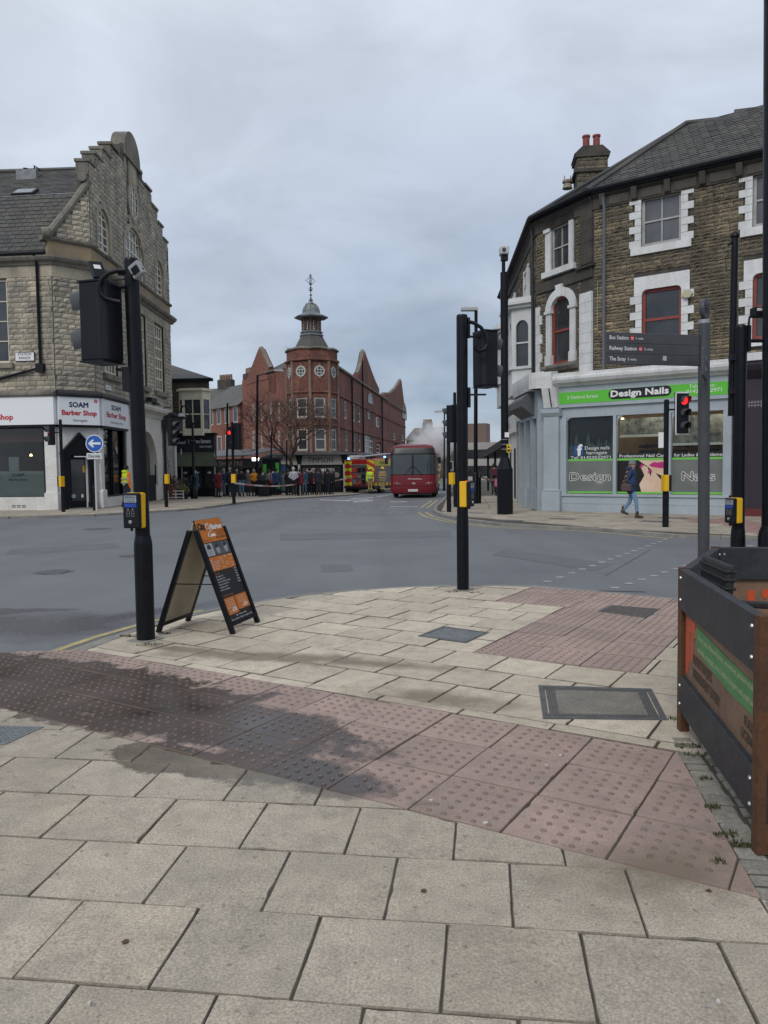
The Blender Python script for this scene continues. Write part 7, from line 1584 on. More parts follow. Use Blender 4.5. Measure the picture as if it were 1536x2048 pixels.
FCc = Fr((pC_.x,pC_.y - .13,0),(1,0,0)); z0_ = D(1014,905,pC_.y).z; m = MB(); m.fbox(FCc,.04,.17,z0_,z0_ + .26,0,.01); lb = m.build('warning_label',YEL,sC); m = MB(); m.prism(FCc,[(.06,z0_ + .15),(.15,z0_ + .15),(.105,z0_ + .23)],.01,.013); m.build('warning_triangle',PRINTB,lb); m = MB(); m.fbox(FCc,.06,.15,z0_ + .03,z0_ + .1,.01,.012); m.build('label_text',PRINTB,lb)
m = MB(); m.fbox(FCc,-.02,.12,z0_ + .5,z0_ + .66,0,.012); m.build('white_plate',PRINTW,sC)
for k in range(3): m = MB(); m.lathe(pC_ + Vector((0,0,z0_ + .1 + k * .16)),[(.13,0),(.13,.02)],14); m.build('band',ALU,sC)
# --- lamp posts and far signals
def lamp_post(x,yb,yt,r,name,label,arm=None,lamp='flat',Y=None,sleeve=1.3,z=None):
    b = xy(x,yb) if Y is None else Vector(((x - 768) * Y / 1560,Y,PAV(Y))); b.z = PAV(b.y)
    t = thing(name,label,'lamp post',b); top = D(x,yt,b.y)
    m = MB(); m.tube([b + Vector((0,0,sleeve)),Vector((top.x,b.y,top.z))],[r,r * .8],10); m.build('column',BLACK,t,smooth=40)
    m = MB(); m.lathe(b,[(r * 1.5,-.02),(r * 1.5,sleeve - .04),(r,sleeve + .05)],10); m.build('base_sleeve',BLACK,t,smooth=40)
    if arm:
        e = D(arm[0],arm[1],b.y); d = e - Vector((top.x,b.y,top.z)); m = MB(); m.tube([Vector((top.x,b.y,top.z - .05)),e],r * .5,6); m.build('arm',DGREY,t)
        m = MB(); s = 1 if d.x > 0 else -1; m.prism(Fr((e.x,e.y,e.z),(1,0,0)),[(-.05 * s,-.05),(.55 * s,-.08),(.62 * s,.0),(.45 * s,.08),(-.05 * s,.06)],-.12,.12); m.build('lantern',pm('lantern_grey',(.4,.42,.43)) if 'lantern_grey' not in MATS else MATS['lantern_grey'],t)
    return t,top
tE,topE = lamp_post(952,1004,622,.09,'lamp_post','tall black lamp post with flat lantern right of the middle signal',Y=33.6)
m = MB(); e = D(940,619,33.6); m.box(e.x - .38,e.x + .32,33.45,33.75,e.z - .06,e.z + .08); m.build('lantern',MATS['lantern_grey'] if 'lantern_grey' in MATS else pm('lantern_grey',(.4,.42,.43)),tE,bev=.02); m = MB(); m.lathe((e.x + .2,33.6,e.z + .08),[(.05,0),(.05,.07)],8); m.build('photocell',PRINTW,tE)
lamp_post(515,988,750,.09,'lamp_post','tall black lamp post in front of the theatre with reaching lantern',arm=(550,741),Y=51.5)
lamp_post(455,990,806,.075,'lamp_post','slim black lamp post left of the bare tree',Y=52.5)
lamp_post(543,988,864,.06,'sign_post','slim black post beside the green kiosk',Y=52)
lamp_post(574,988,880,.06,'sign_post','slim black post with small grey plate by the bare tree',Y=52)
lamp_post(889,1000,821,.07,'lamp_post','distant lamp post with silver lantern beside the bus',arm=(884,823),Y=62)
def signal(x,yb,yt,label,heads,btn=None,r=.062,lean=0,extra=None):
    b = xy(x,yb); t = thing('traffic_signal',label,'traffic signal',b); top = D(x,yt,b.y)
    pole(t,b,top.z,r,sleeve_h=1.0,n=10,plate=False)
    for (hx,hy,f,n,lit,kw) in heads: c = D(hx,hy,b.y); head(t,c,f,n,lit,**kw); m = MB(); m.tube([(b.x,b.y,c.z + .1),c + Vector((0,0,.1))],.025,6); m.build('bracket',BLACKM,t)
    if btn: button(t,D(btn[0],btn[1],b.y - .08),btn[2],1.25)
    return t
signal(1331,1054,801,'black traffic signal showing red with white bordered board before the nail salon',[(1362,827,(.35,-.94),3,0,dict(board=.06,w=.32,ah=.32))],(1336,966,(1,.1)))
signal(127,1024,840,'black signal pole in front of the barber shop window',[(103,870,(-.8,-.6),2,0,dict(w=.36,ah=.38,lr=.13,litmat=LENS_RD))],(120,963,(-.9,.3)))
signal(333,1014,838,'black signal with three grey hoods beside the cream arch',[(344,866,(.93,-.36),3,None,dict(w=.4,ah=.36,lr=.13,hoodlen=.26))],(337,958,(.6,.8)))
tN = signal(468,1007,845,'black crossing signal with red man lit, tied with cordon tape',[(462,876,(-.45,-.9),2,0,dict(w=.3,ah=.5,lr=.09,hoodlen=.08)),(473,873,(.5,.86),2,None,dict(w=.42,ah=.6,lr=.1))],(469,957,(.3,.9)))
signal(898,1024,812,'black traffic signal seen from behind right of the bus',[(905,848,(-.75,.66),3,None,dict(w=.42,ah=.42,lr=.15,hoodlen=.3))],(907,957,(.8,.6)))
signal(911,1014,786,'slim black signal pole standing behind the middle signal pole',[(914,830,(.7,.7),2,None,dict(w=.4,ah=.4))],None)
def bollard(x,yb,yt,label,r=.075):
    b = xy(x,yb); b.z = PAV(b.y); b2 = b if b.y < 43 else Vector(((x - 768) * 50 / 1560,50.0,PAV(50))); b = b2; t = thing('bollard',label,'bollard',b,'black bollards')
    h = D(x,yt,b.y).z - b.z; m = MB(); m.lathe(b,[(r,-.02),(r,h - .06),(r * .96,h - .02),(r * .5,h)],12); m.build('shaft',BLACK,t,smooth=40); m = MB(); m.lathe(b + Vector((0,0,h * .86)),[(r * 1.03,0),(r * 1.03,.05)],12); m.build('band',DGREY,t)
bollard(190,1021,969,'black bollard in front of the barber shop door'); bollard(597,994,965,'black bollard the cordon tape is tied to among the crowd',.09); bollard(958,1006,948,'black bollard beside the tall lamp post on the right pavement',.1)
# one way sign
pO = Vector(((193 - 768) * 31.2 / 1560,31.2,0)); sO = thing('one_way_sign','round blue arrow sign with one way plate before the barber door','sign',pO)
m = MB(); zo = D(190,887,pO.y).z; m.tube([pO,(pO.x,pO.y,zo + .2)],.045,8); m.build('post',pm('pale_post',(.45,.46,.47)),sO)
Fo = Fr((D(190,887,pO.y).x,pO.y - .06,zo),(1,0,0)); BLUE = pm('sign_blue2',(.015,.10,.42),rough=.4)
m = MB(); m.lathe(Fo.p(0,0,0),[(.345,0),(.345,.015)],28,axis=Fo.n); rd_ = m.build('disc_rim',PRINTW,sO); m = MB(); m.lathe(Fo.p(0,0,.015),[(.315,0),(.315,.004)],28,axis=Fo.n); m.build('disc_face',BLUE,rd_)
m = MB(); m.prism(Fo,[(-.25,0),(-.08,.15),(.0,.15),(-.09,.045),(.25,.045),(.25,-.045),(-.09,-.045),(.0,-.15),(-.08,-.15)],.019,.023); m.build('arrow',PRINTW,rd_)
m = MB(); m.fbox(Fo,-.32,.28,-.62,-.38,0,.012); op = m.build('plate',PRINTW,sO); m = MB(); m.fbox(Fo,-.30,.26,-.60,-.40,.012,.015); m.build('plate_face',pm('plate_pale',(.5,.54,.56)),op); text(Fo,-.02,-.555,'One way',.12,PRINTB,op,width=.48,align='C',w=.018,bold=.015)
# ornate lamp in front of the butcher
pL = Vector(((389 - 768) * 44.5 / 1560,44.5,PAV(44.5))); sL = thing('ornate_lamp_post','ornate black crook lamp post with hanging lantern before the butcher','lamp post',pL)
def zl(y): return D(389,y,44.5).z
m = MB(); m.lathe(pL,[(.2,0),(.2,.5),(.13,.6),(.11,1.2),(.14,1.25),(.09,1.35),(.07,zl(860)),(.05,zl(845))],10); m.build('column',BLACK,sL,smooth=40)
m = MB(); m.lathe((pL.x,pL.y,zl(884)),[(.08,-.12),(.2,-.05),(.2,.05),(.08,.12)],10); m.tube([(pL.x - .35,pL.y,zl(880)),(pL.x + .35,pL.y,zl(880))],.03,6); m.build('cross_arm',BLACK,sL)
m = MB(); k_ = [(389,850),(383,843),(381,835),(379,822),(373,812),(366,812),(361,819),(361,826)]; m.tube([D(a,b,44.5) for a,b in k_],.045,6); m.tube([D(a,b,44.5) for a,b in ((388,850),(390,842),(386,838))],.03,5); m.build('crook',BLACK,sL)
m = MB(); m.lathe(D(362,833,44.5),[(.0,.2),(.22,.08),(.26,0),(.22,-.02)],12); m.build('lantern',MATS['lantern_grey'],sL)
# green kiosk, advert panel, bin
def at(x,Y): return Vector(((x - 768) * Y / 1560,Y,PAV(Y)))
kz = at(546,54.0); sK = thing('street_kiosk','dark street kiosk with bright green strips behind the crowd','kiosk',kz); GRN = pm('kiosk_green',(.08,.42,.06))
m = MB(); m.box(kz.x - .55,kz.x + .55,kz.y - .5,kz.y + .5,kz.z,kz.z + 2.4); m.build('body',BLACKM,sK); m = MB(); m.box(kz.x - .65,kz.x + .65,kz.y - .6,kz.y + .6,kz.z + 2.4,kz.z + 2.62); m.build('roof',DGREY,sK,bev=.05)
for dx,z0_,z1_ in ((-.45,1.5,2.1),(.42,1.5,2.2),(.45,.4,.95)): m = MB(); m.box(kz.x + dx - .12,kz.x + dx + .12,kz.y - .53,kz.y - .5,kz.z + z0_,kz.z + z1_); m.build('green_panel',GRN,sK)
m = MB(); m.box(kz.x - .2,kz.x + .2,kz.y - .53,kz.y - .5,kz.z + .9,kz.z + 1.6); m.build('notice',PRINTW,sK)
ka = at(567,54.2); sa_ = thing('advert_panel','grey freestanding advert panel with blue top beside the kiosk','sign',ka); m = MB(); m.box(ka.x - .42,ka.x + .42,ka.y - .1,ka.y + .1,ka.z + .1,ka.z + 2.1); m.build('case',DGREY,sa_); m = MB(); m.box(ka.x - .34,ka.x + .34,ka.y - .12,ka.y - .1,ka.z + .9,ka.z + 1.6); m.build('poster',pm('poster_mono',(.3,.31,.32),(.05,.05,.06),scale=3),sa_); m = MB(); m.box(ka.x - .34,ka.x + .34,ka.y - .12,ka.y - .1,ka.z + 1.62,ka.z + 2.0); m.build('poster_top',pm('poster_blue',(.05,.12,.25)),sa_); m = MB(); m.box(ka.x - .34,ka.x + .34,ka.y - .12,ka.y - .1,ka.z + .25,ka.z + .86); m.build('poster_base',pm('poster_teal',(.08,.16,.17)),sa_)
kb = at(528,48.5); sb_ = thing('litter_bin','square black litter bin on the pavement by the tall lamp post','bin',kb); m = MB(); m.box(kb.x - .29,kb.x + .29,kb.y - .25,kb.y + .25,kb.z,kb.z + .75); m.build('body',BLACKM,sb_,bev=.02); m = MB(); m.box(kb.x - .31,kb.x + .31,kb.y - .27,kb.y + .27,kb.z + .95,kb.z + 1.05); m.build('lid',BLACKM,sb_); [MB().box(kb.x + sx * .27 - .02,kb.x + sx * .27 + .02,kb.y + sy * .22 - .02,kb.y + sy * .22 + .02,kb.z + .75,kb.z + .95).build('post',BLACKM,sb_) for sx in (-1,1) for sy in (-1,1)]
# ================================================================== A-BOARD
gA = [Vector(G(x,y)) for x,y in ((460,1271),(520,1243),(320,1268),(373,1240))]
cenF = (gA[0] + gA[1]) / 2; cenB = (gA[2] + gA[3]) / 2; axd = (gA[1] - gA[0]).normalized(); spread = (cenB - cenF).length; nb = (cenF - cenB); nb = (nb - axd * nb.dot(axd)).normalized()
sBd = thing('a_board','black framed folding A-board advertising a barber in orange and black','sign',(cenF + cenB) / 2)
hB = .98; wB = .62; apex = (cenF + cenB) / 2 + Vector((0,0,hB + .03))
def abf(sign):
    foot = (cenF if sign > 0 else cenB); v = (apex + nb * .03 * sign - foot); return Fr(foot,axd if sign > 0 else -axd,v,(nb * sign + Vector((0,0,.3))).normalized()),v.length
ORNG = pm('board_orange',(0.56,0.17,0.025),(0.50,0.15,0.022),scale=8,rough=.35); BOARD = pm('board_black',(.013,.014,.017),rough=.4)
INNER = pm('board_inner',(.42,.36,.26),(.32,.28,.21),scale=5,rough=.6)
for sign in (1,-1):
    F,L = abf(sign); F.n = F.u.cross(F.v).normalized()
    for a,b,c,d,nm in ((-wB / 2,-wB / 2 + .045,0,L,'stile'),(wB / 2 - .045,wB / 2,0,L,'stile'),(-wB / 2 + .045,wB / 2 - .045,.07,.11,'rail')):
        m = MB(); m.fbox(F,a,b,c,d,-.02,.025); m.build(nm,BLACK,sBd,bev=.004)
    m = MB(); m.fbox(F,-wB / 2 + .04,wB / 2 - .04,.09,L + (.10 if sign > 0 else .10),-.006,.008); pn = m.build('panel',[BOARD if sign > 0 else INNER][0],sBd)
    m = MB(); m.fbox(F,-wB / 2 + .045,wB / 2 - .045,.11,L + .04,-.012,-.0075); m.build('panel_back',INNER,sBd)
    if sign > 0:
        FA_ = F; p0_,p1_ = -wB / 2 + .05,wB / 2 - .05; PW = p1_ - p0_; PH = L + .10 - .1
        def yy(t): return .1 + PH * t
        def rect(x0,x1,t0,t1,mat,w=.0095,nm='print'): mm = MB(); mm.fbox(F,p0_ + PW * x0,p0_ + PW * x1,yy(t0),yy(t1),.008,w); return mm.build(nm,mat,pn)
        hdz = rect(-.01,1.01,.775,.995,ORNG); rect(.02,.98,.50,.635,ORNG); rect(.02,.46,.075,.235,ORNG); rect(.49,.98,.095,.235,ORNG)
        text(F,p0_ + PW * .03,yy(.905),'City',.062,PRINTB,pn,width=PW * .27,w=.0105,bold=.08); text(F,p0_ + PW * .53,yy(.895),'Barber',.05,PRINTW,pn,width=PW * .44,w=.0105,bold=.07)
        m = MB(); pts = [F.p(p0_ + PW * (.41 + .09 * math.cos(a)),yy(.925) + .028 * math.sin(a) - .012 * (a > 6.3) * (a - 6.3),.0115) for a in [k * .5 for k in range(14)]]; m.tube(pts,.003,5); m.tube([F.p(p0_ + PW * .40,yy(.96),.0115),F.p(p0_ + PW * .47,yy(.88),.0115),F.p(p0_ + PW * .33,yy(.855),.0115),F.p(p0_ + PW * .32,yy(.83),.0115),F.p(p0_ + PW * .42,yy(.825),.0115)],.0032,5); m.build('scissor_motif',PRINTW,pn)
        rect(.42,.60,.825,.85,PRINTW,.0105,'label_patch')
        for k,(t_,y,x,w_) in enumerate((('Cheltenham Parade',.868,.97,.36),('Harrogate HG1 1DB',.846,.97,.30),('Tel 01423',.825,.93,.24),('07927 220509',.800,.97,.38))): text(F,p0_ + PW * x,yy(y),t_,.014 if k < 3 else .02,PRINTB,pn,width=PW * w_,align='R',w=.0105,bold=.004 * k)
        text(F,p0_ + PW * .02,yy(.79),'no appointment needed',.012,PRINTB,pn,width=PW * .36,w=.0105)
        greys = [pm('photo_%d' % k,c,c2,scale=14,rough=.4) for k,(c,c2) in enumerate((((.42,.45,.46),(.30,.33,.34)),((.10,.12,.13),(.06,.07,.08)),((.16,.17,.18),(.05,.05,.06))))]
        SKG = pm('photo_skin',(.36,.37,.37),(.26,.27,.27),scale=20,rough=.4); HRG = pm('photo_hair',(.03,.032,.036),rough=.4)
        for k in range(3):
            ph = rect(.03 + k * .325,.03 + k * .325 + .305,.645,.765,greys[k],.0095,'photo'); cx = p0_ + PW * (.18 + k * .325); cy = yy(.70)
            m = MB(); m.prism(F,arc(cx,cy,.036,.052,0,2 * PI,14)[:-1],.0095,.0105); m.build('portrait_face',SKG,ph); m = MB(); m.prism(F,arc(cx,cy + .012,.042,.05,.15 * k,PI,10),.0105,.0113); m.build('portrait_hair',HRG,ph)
        hdr = [('Hair',.05,.0),('Men',.44,0),('OAP',.62,.012),('Children',.80,.016)]
        for t_,x,dy in hdr: text(F,p0_ + PW * x,yy(.60) + dy,t_,.018,PRINTW,pn,width=PW * (.08 if t_ != 'Children' else .17),w=.0105,bold=.01)
        for k,t_ in enumerate(('Dry Cut, Wash & Finish','Trim, Tidy & Dry','Hair Fixing','Skin Fade')):
            text(F,p0_ + PW * .05,yy(.578 - k * .021),t_,.013,PRINTW,pn,width=PW * (.36 - .04 * k),w=.0105)
            for x in (.45,.62,.82): text(F,p0_ + PW * x,yy(.578 - k * .021),'£%d.00' % (11 - k),.013,PRINTW,pn,width=PW * .1,w=.0105) if (k + int(x * 10)) % 3 else None
        text(F,p0_ + PW * .05,yy(.465),'Shaving',.017,ORNG,pn,width=PW * .18,w=.0105)
        for k,t_ in enumerate(('Hot Towel Shave','Shape & Beard Trim','Clipper & Beard Shape with a Razor','Head Shave & Turkish Hot Towel','Beard Shape & Hot Towel','Beard Trim with Scissors')):
            text(F,p0_ + PW * .05,yy(.44 - k * .026),t_,.014,PRINTW,pn,width=PW * (.28 + .05 * (k % 3) + .12 * (k in (2,3))),w=.0105); text(F,p0_ + PW * .95,yy(.478 - k * .026),'£%d.00' % (10 + 2 * k),.014,PRINTW,pn,width=PW * .11,align='R',w=.0105,bold=.006)
        text(F,p0_ + PW * .04,yy(.252),'City Barbers Special',.016,ORNG,pn,width=PW * .42,w=.0105)
        for b_,x in ((0,.24),(1,.74)):
            for k,t_ in enumerate((('Dry Cut & Shave','Hot Towel Facial','Ear Waxing','Eyebrow Trim'),('Haircut with any Beard','Hot Towel','& Eye Threading'))[b_]): text(F,p0_ + PW * x,yy(.205 - k * .023),t_,.012,PRINTW,pn,width=PW * .3,align='C',w=.0105)
            text(F,p0_ + PW * (x + .16),yy(.10 + .015 * b_),'£20',.034,PRINTW,pn,width=PW * .17,align='R',w=.0105,bold=.06); text(F,p0_ + PW * (x - .04),yy(.10 + .015 * b_),'only',.013,PRINTW,pn,width=PW * .08,align='R',w=.0105)
        text(F,p0_ + PW * .5,yy(.05),'Open 7 Days a week',.014,PRINTW,pn,width=PW * .45,align='C',w=.0105); text(F,p0_ + PW * .5,yy(.018),'Mon to Sat 9.00am - 7.00pm  Sun 10.00am - 5.00pm',.015,PRINTW,pn,width=PW * .9,align='C',w=.0105)
for s_ in (-1,1):
    a = FA_.p(s_ * (wB / 2 - .02),.52,-.02); b = abf(-1)[0].p(-s_ * (wB / 2 - .02),.52,-.02); m = MB(); m.tube([a,b],.006,5); m.build('stay_bar',BLACK,sBd)
# ================================================================== CAFE BARRIER
RUST = pm('rusted_steel',(0.115,0.05,0.022),(0.07,0.035,0.02),scale=6,rough=.85,fine=.3,fscale=50,bump=.2,bscale=70)
TIMB = pm('charred_timber',(0.020,0.022,0.028),(0.032,0.034,0.040),scale=3,rough=.55,fine=.4,fscale=18,bump=.3,bscale=40)
BANN = pm('brown_banner',(0.22,0.135,0.085),(0.15,0.095,0.065),scale=2.5,rough=.55,fine=.2,fscale=30)
B1,B2 = Vector(G(1366,1461)),Vector(G(1521,1704)); zt_ = .985
q3 = G(1432,1093,zt_); B3 = Vector((q3.x,q3.y,0)); q4 = G(1536,1093,zt_); dr_ = Vector((q4.x - q3.x,q4.y - q3.y,0)).normalized(); B4 = B3 + dr_ * 2.2; d2 = (B2 - B1).normalized(); n2_ = Vector((-d2.y,d2.x,0)); B5 = B2 + n2_ * 1.9
sBar = thing('cafe_barrier','black timber cafe barrier with rusty posts and printed brown panels','barrier',B1)
def bpost(p,nm='post'):
    m = MB(); m.box(p.x - .028,p.x + .028,p.y - .028,p.y + .028,0,zt_); m.build(nm,RUST,sBar,bev=.003)
for p in (B1,B2,B3,B4,B5): bpost(p)
def bpanel(a,b,inside=1,txt=None):
    F = Fr((a.x,a.y,0),b - a); L = (b - a).length; o = .028
    boards = []
    for z0_,z1_ in ((.74,.98),(.13,.345)):
        m = MB(); m.fbox(F,.012,L - .012,z0_,z1_,-.02,.03); boards.append(m.build('board',TIMB,sBar,bev=.006))
    m = MB(); m.fbox(F,.02,L - .02,.33,.75,-.012,-.002); bn = m.build('banner',BANN,sBar)
    for u in (.05,L - .05):
        for bd,zz in ((0,.80),(0,.93),(1,.18),(1,.29)): m = MB(); m.lathe(F.p(u,zz,.03),[(.011,0),(.009,.007),(.0,.009)],8,axis=F.n); m.build('bolt',ALU,boards[bd])
    return F,L,bn
FB1,LB1,bn1 = bpanel(B1,B2); FB3,LB3,bn3 = bpanel(B3,B1) if False else bpanel(B1,B3); FB4,LB4,bn4 = bpanel(B3,B4); FB5,LB5,bn5 = bpanel(B2,B5)
ORP = pm('banner_orange',(.50,.075,.025),rough=.5); GRP = pm('banner_green',(.05,.19,.06),(.07,.25,.08),scale=14,rough=.5); BRT = pm('banner_text',(.065,.04,.03)); PALE = pm('banner_pale',(.52,.54,.36))
F = FB1
m = MB(); hk = [(.06,.70),(.145,.705),(.145,.47),(.135,.415),(.11,.375),(.085,.37),(.06,.39)]; m.prism(F,hk,-.002,.001)
m.prism(F,[(.145,.705),(.30,.715),(.30,.63),(.265,.60),(.25,.62),(.145,.63)],-.002,.001); m.prism(F,[(.19,.63),(.235,.63),(.235,.48),(.19,.48)],-.002,.001); m.build('logo_print',ORP,bn1)
m = MB(); m.prism(F,[(.29,.655),(.34,.70),(.6,.69),(1.0,.675),(LB1 - .06,.67),(LB1 - .03,.60),(LB1 - .05,.53),(1.0,.525),(.6,.545),(.40,.56),(.33,.60)],-.0015,.0015); gb = m.build('green_brush',GRP,bn1)
text(F,.37,.635,'"Fresh juice, Blended juices, smoothies, protein shakes,',.030,PALE,gb,width=LB1 - .44,w=.0025,shear=.2); text(F,.36,.568,'cocktails, mocktails, wine, bubbly, burgers and craft beer',.030,PALE,gb,width=LB1 - .44,w=.0025,shear=.2)
text(F,.25,.475,'NUTRITION JOE\'S',.055,BRT,bn1,width=.42,w=.001,bold=.01); text(F,.25,.395,'INDEPENDENT EATERY',.055,BRT,bn1,width=.58,w=.001,bold=.01); text(F,LB1 - .25,.45,'FULL',.045,BRT,bn1,width=.13,w=.001,bold=.02); text(F,LB1 - .30,.385,'LICENCE',.045,BRT,bn1,width=.22,w=.001,bold=.02)
FI = Fr(FB4.p(LB4,0,-.012),-FB4.u,(0,0,1),-FB4.n)
FI = Fr(FB4.p(0,0,.0),FB4.u)
u_,v_ = FI.px(1478,1192,0); text(FI,u_,.50,"J'S",.16,ORP,bn4,width=.42,w=.001,bold=.03); text(FI,u_ + .5,.50,'KITCHEN',.12,ORP,bn4,width=.6,w=.001,bold=.03)
# rattan chairs folded against the barrier
RATT = pm('black_rattan',(.014,.014,.015),(.026,.025,.024),scale=40,rough=.6,bump=.6,bscale=120)
def rattan(loc,rz,tilt,label):
    t = thing('rattan_chair',label,'chair',loc,'rattan chairs inside the barrier'); t.rotation_euler = (tilt,0,rz)
    def bb(nm,*a,bev=.01): m = MB(); m.box(*a); o = m.build(nm,RATT,None,bev=bev); o.parent = t; return o
    bb('seat',-.24,.24,-.24,.24,.40,.45); bk = bb('backrest',-.24,.24,.21,.26,.45,.92,bev=.02)
    for k in range(10): o = bb('weave_band',-.245,.245,.203,.267,.47 + k * .045,.485 + k * .045,bev=.004); o.parent = bk
    for sx in (-1,1):
        for sy in (-1,1): bb('leg',sx * .22 - .02,sx * .22 + .02,sy * .21 - .02,sy * .21 + .02,0,.40,bev=.004)
        bb('arm',sx * .25 - .025,sx * .25 + .025,-.22,.24,.62,.66); bb('arm_post',sx * .25 - .02,sx * .25 + .02,-.22,-.18,.42,.62,bev=.004)
    return t
rattan((2.06,4.30,0),rad(78),0,'black rattan chair standing against the inside of the barrier'); rattan((2.05,4.32,.13),rad(83),rad(3),'black rattan chair stacked on top of the other one')
ct = Vector((2.35,3.55,0)); tb = thing('slatted_table','low black slatted table top showing at the right edge behind the barrier','table',ct)
for k in range(5): m = MB(); m.box(ct.x - .35,ct.x + .55,ct.y - .3 + k * .125,ct.y - .2 + k * .125,.72,.745); m.build('slat',RATT,tb,bev=.004)
for sx in (-1,1):
    for sy in (-1,1): m = MB(); m.box(ct.x + .1 + sx * .38 - .02,ct.x + .1 + sx * .38 + .02,ct.y - .02 + sy * .22 - .02,ct.y - .02 + sy * .22 + .02,0,.72); m.build('leg',RATT,tb)
# ================================================================== BARE TREE
def bare_tree(base,H,spread,label,seed):
    t = thing('bare_tree',label,'tree',base); r = random.Random(seed); trunk = MB(); crown = MB(); twig = MB()
    def grow(p,d,l,rad_,depth):
        n = 3; pts = [p]; q = p; dd = d.copy()
        for k in range(n):
            dd = (dd + Vector((r.uniform(-.16,.16),r.uniform(-.16,.16),r.uniform(-.05,.14)))).normalized(); q = q + dd * (l / n); pts.append(q)
        tgt = trunk if depth == 0 else (crown if depth < 4 else twig)
        tgt.tube(pts,[rad_ * (1 - .35 * k / n) for k in range(n + 1)],7 if depth == 0 else (5 if depth < 3 else 3),caps=False)
        if depth >= 6: return
        nb = 5 if depth == 0 else r.choice((3,3,4)) if depth < 4 else r.choice((2,3,3))
        for k in range(nb):
            a = 2 * PI * (k + r.random() * .7) / nb; tilt = r.uniform(.45,.95) if depth > 0 else r.uniform(.5,.85)
            x = dd.orthogonal().normalized(); y = dd.cross(x); nd = (dd * math.cos(tilt) + (x * math.cos(a) + y * math.sin(a)) * math.sin(tilt)); nd.z = nd.z * .8 + .12
            s = pts[-1] if k < 2 else pts[r.choice((1,2,3)) if depth else 3]
            grow(s,nd.normalized(),l * r.uniform(.62,.82),max(.014,rad_ * (.55 if depth < 3 else .62)),depth + 1)
    grow(Vector(base),Vector((0,0,1)),H * .30,.17,0)
    BARK = pm('bark',(.075,.06,.052),(.05,.042,.038),scale=6,rough=.9,bump=.4,bscale=20); TWG = pm('twigs',(.105,.072,.06),(.08,.055,.048),scale=2,rough=.9)
    trunk.build('trunk',BARK,t); put('crown',crown.mesh('crown',TWG,recalc=False),t); put('twigs',twig.mesh('twigs',TWG,recalc=False),t,kind='stuff')
bare_tree(at(590,54.5),8.2,3.6,'bare leafless street tree in front of the red brick theatre',12)
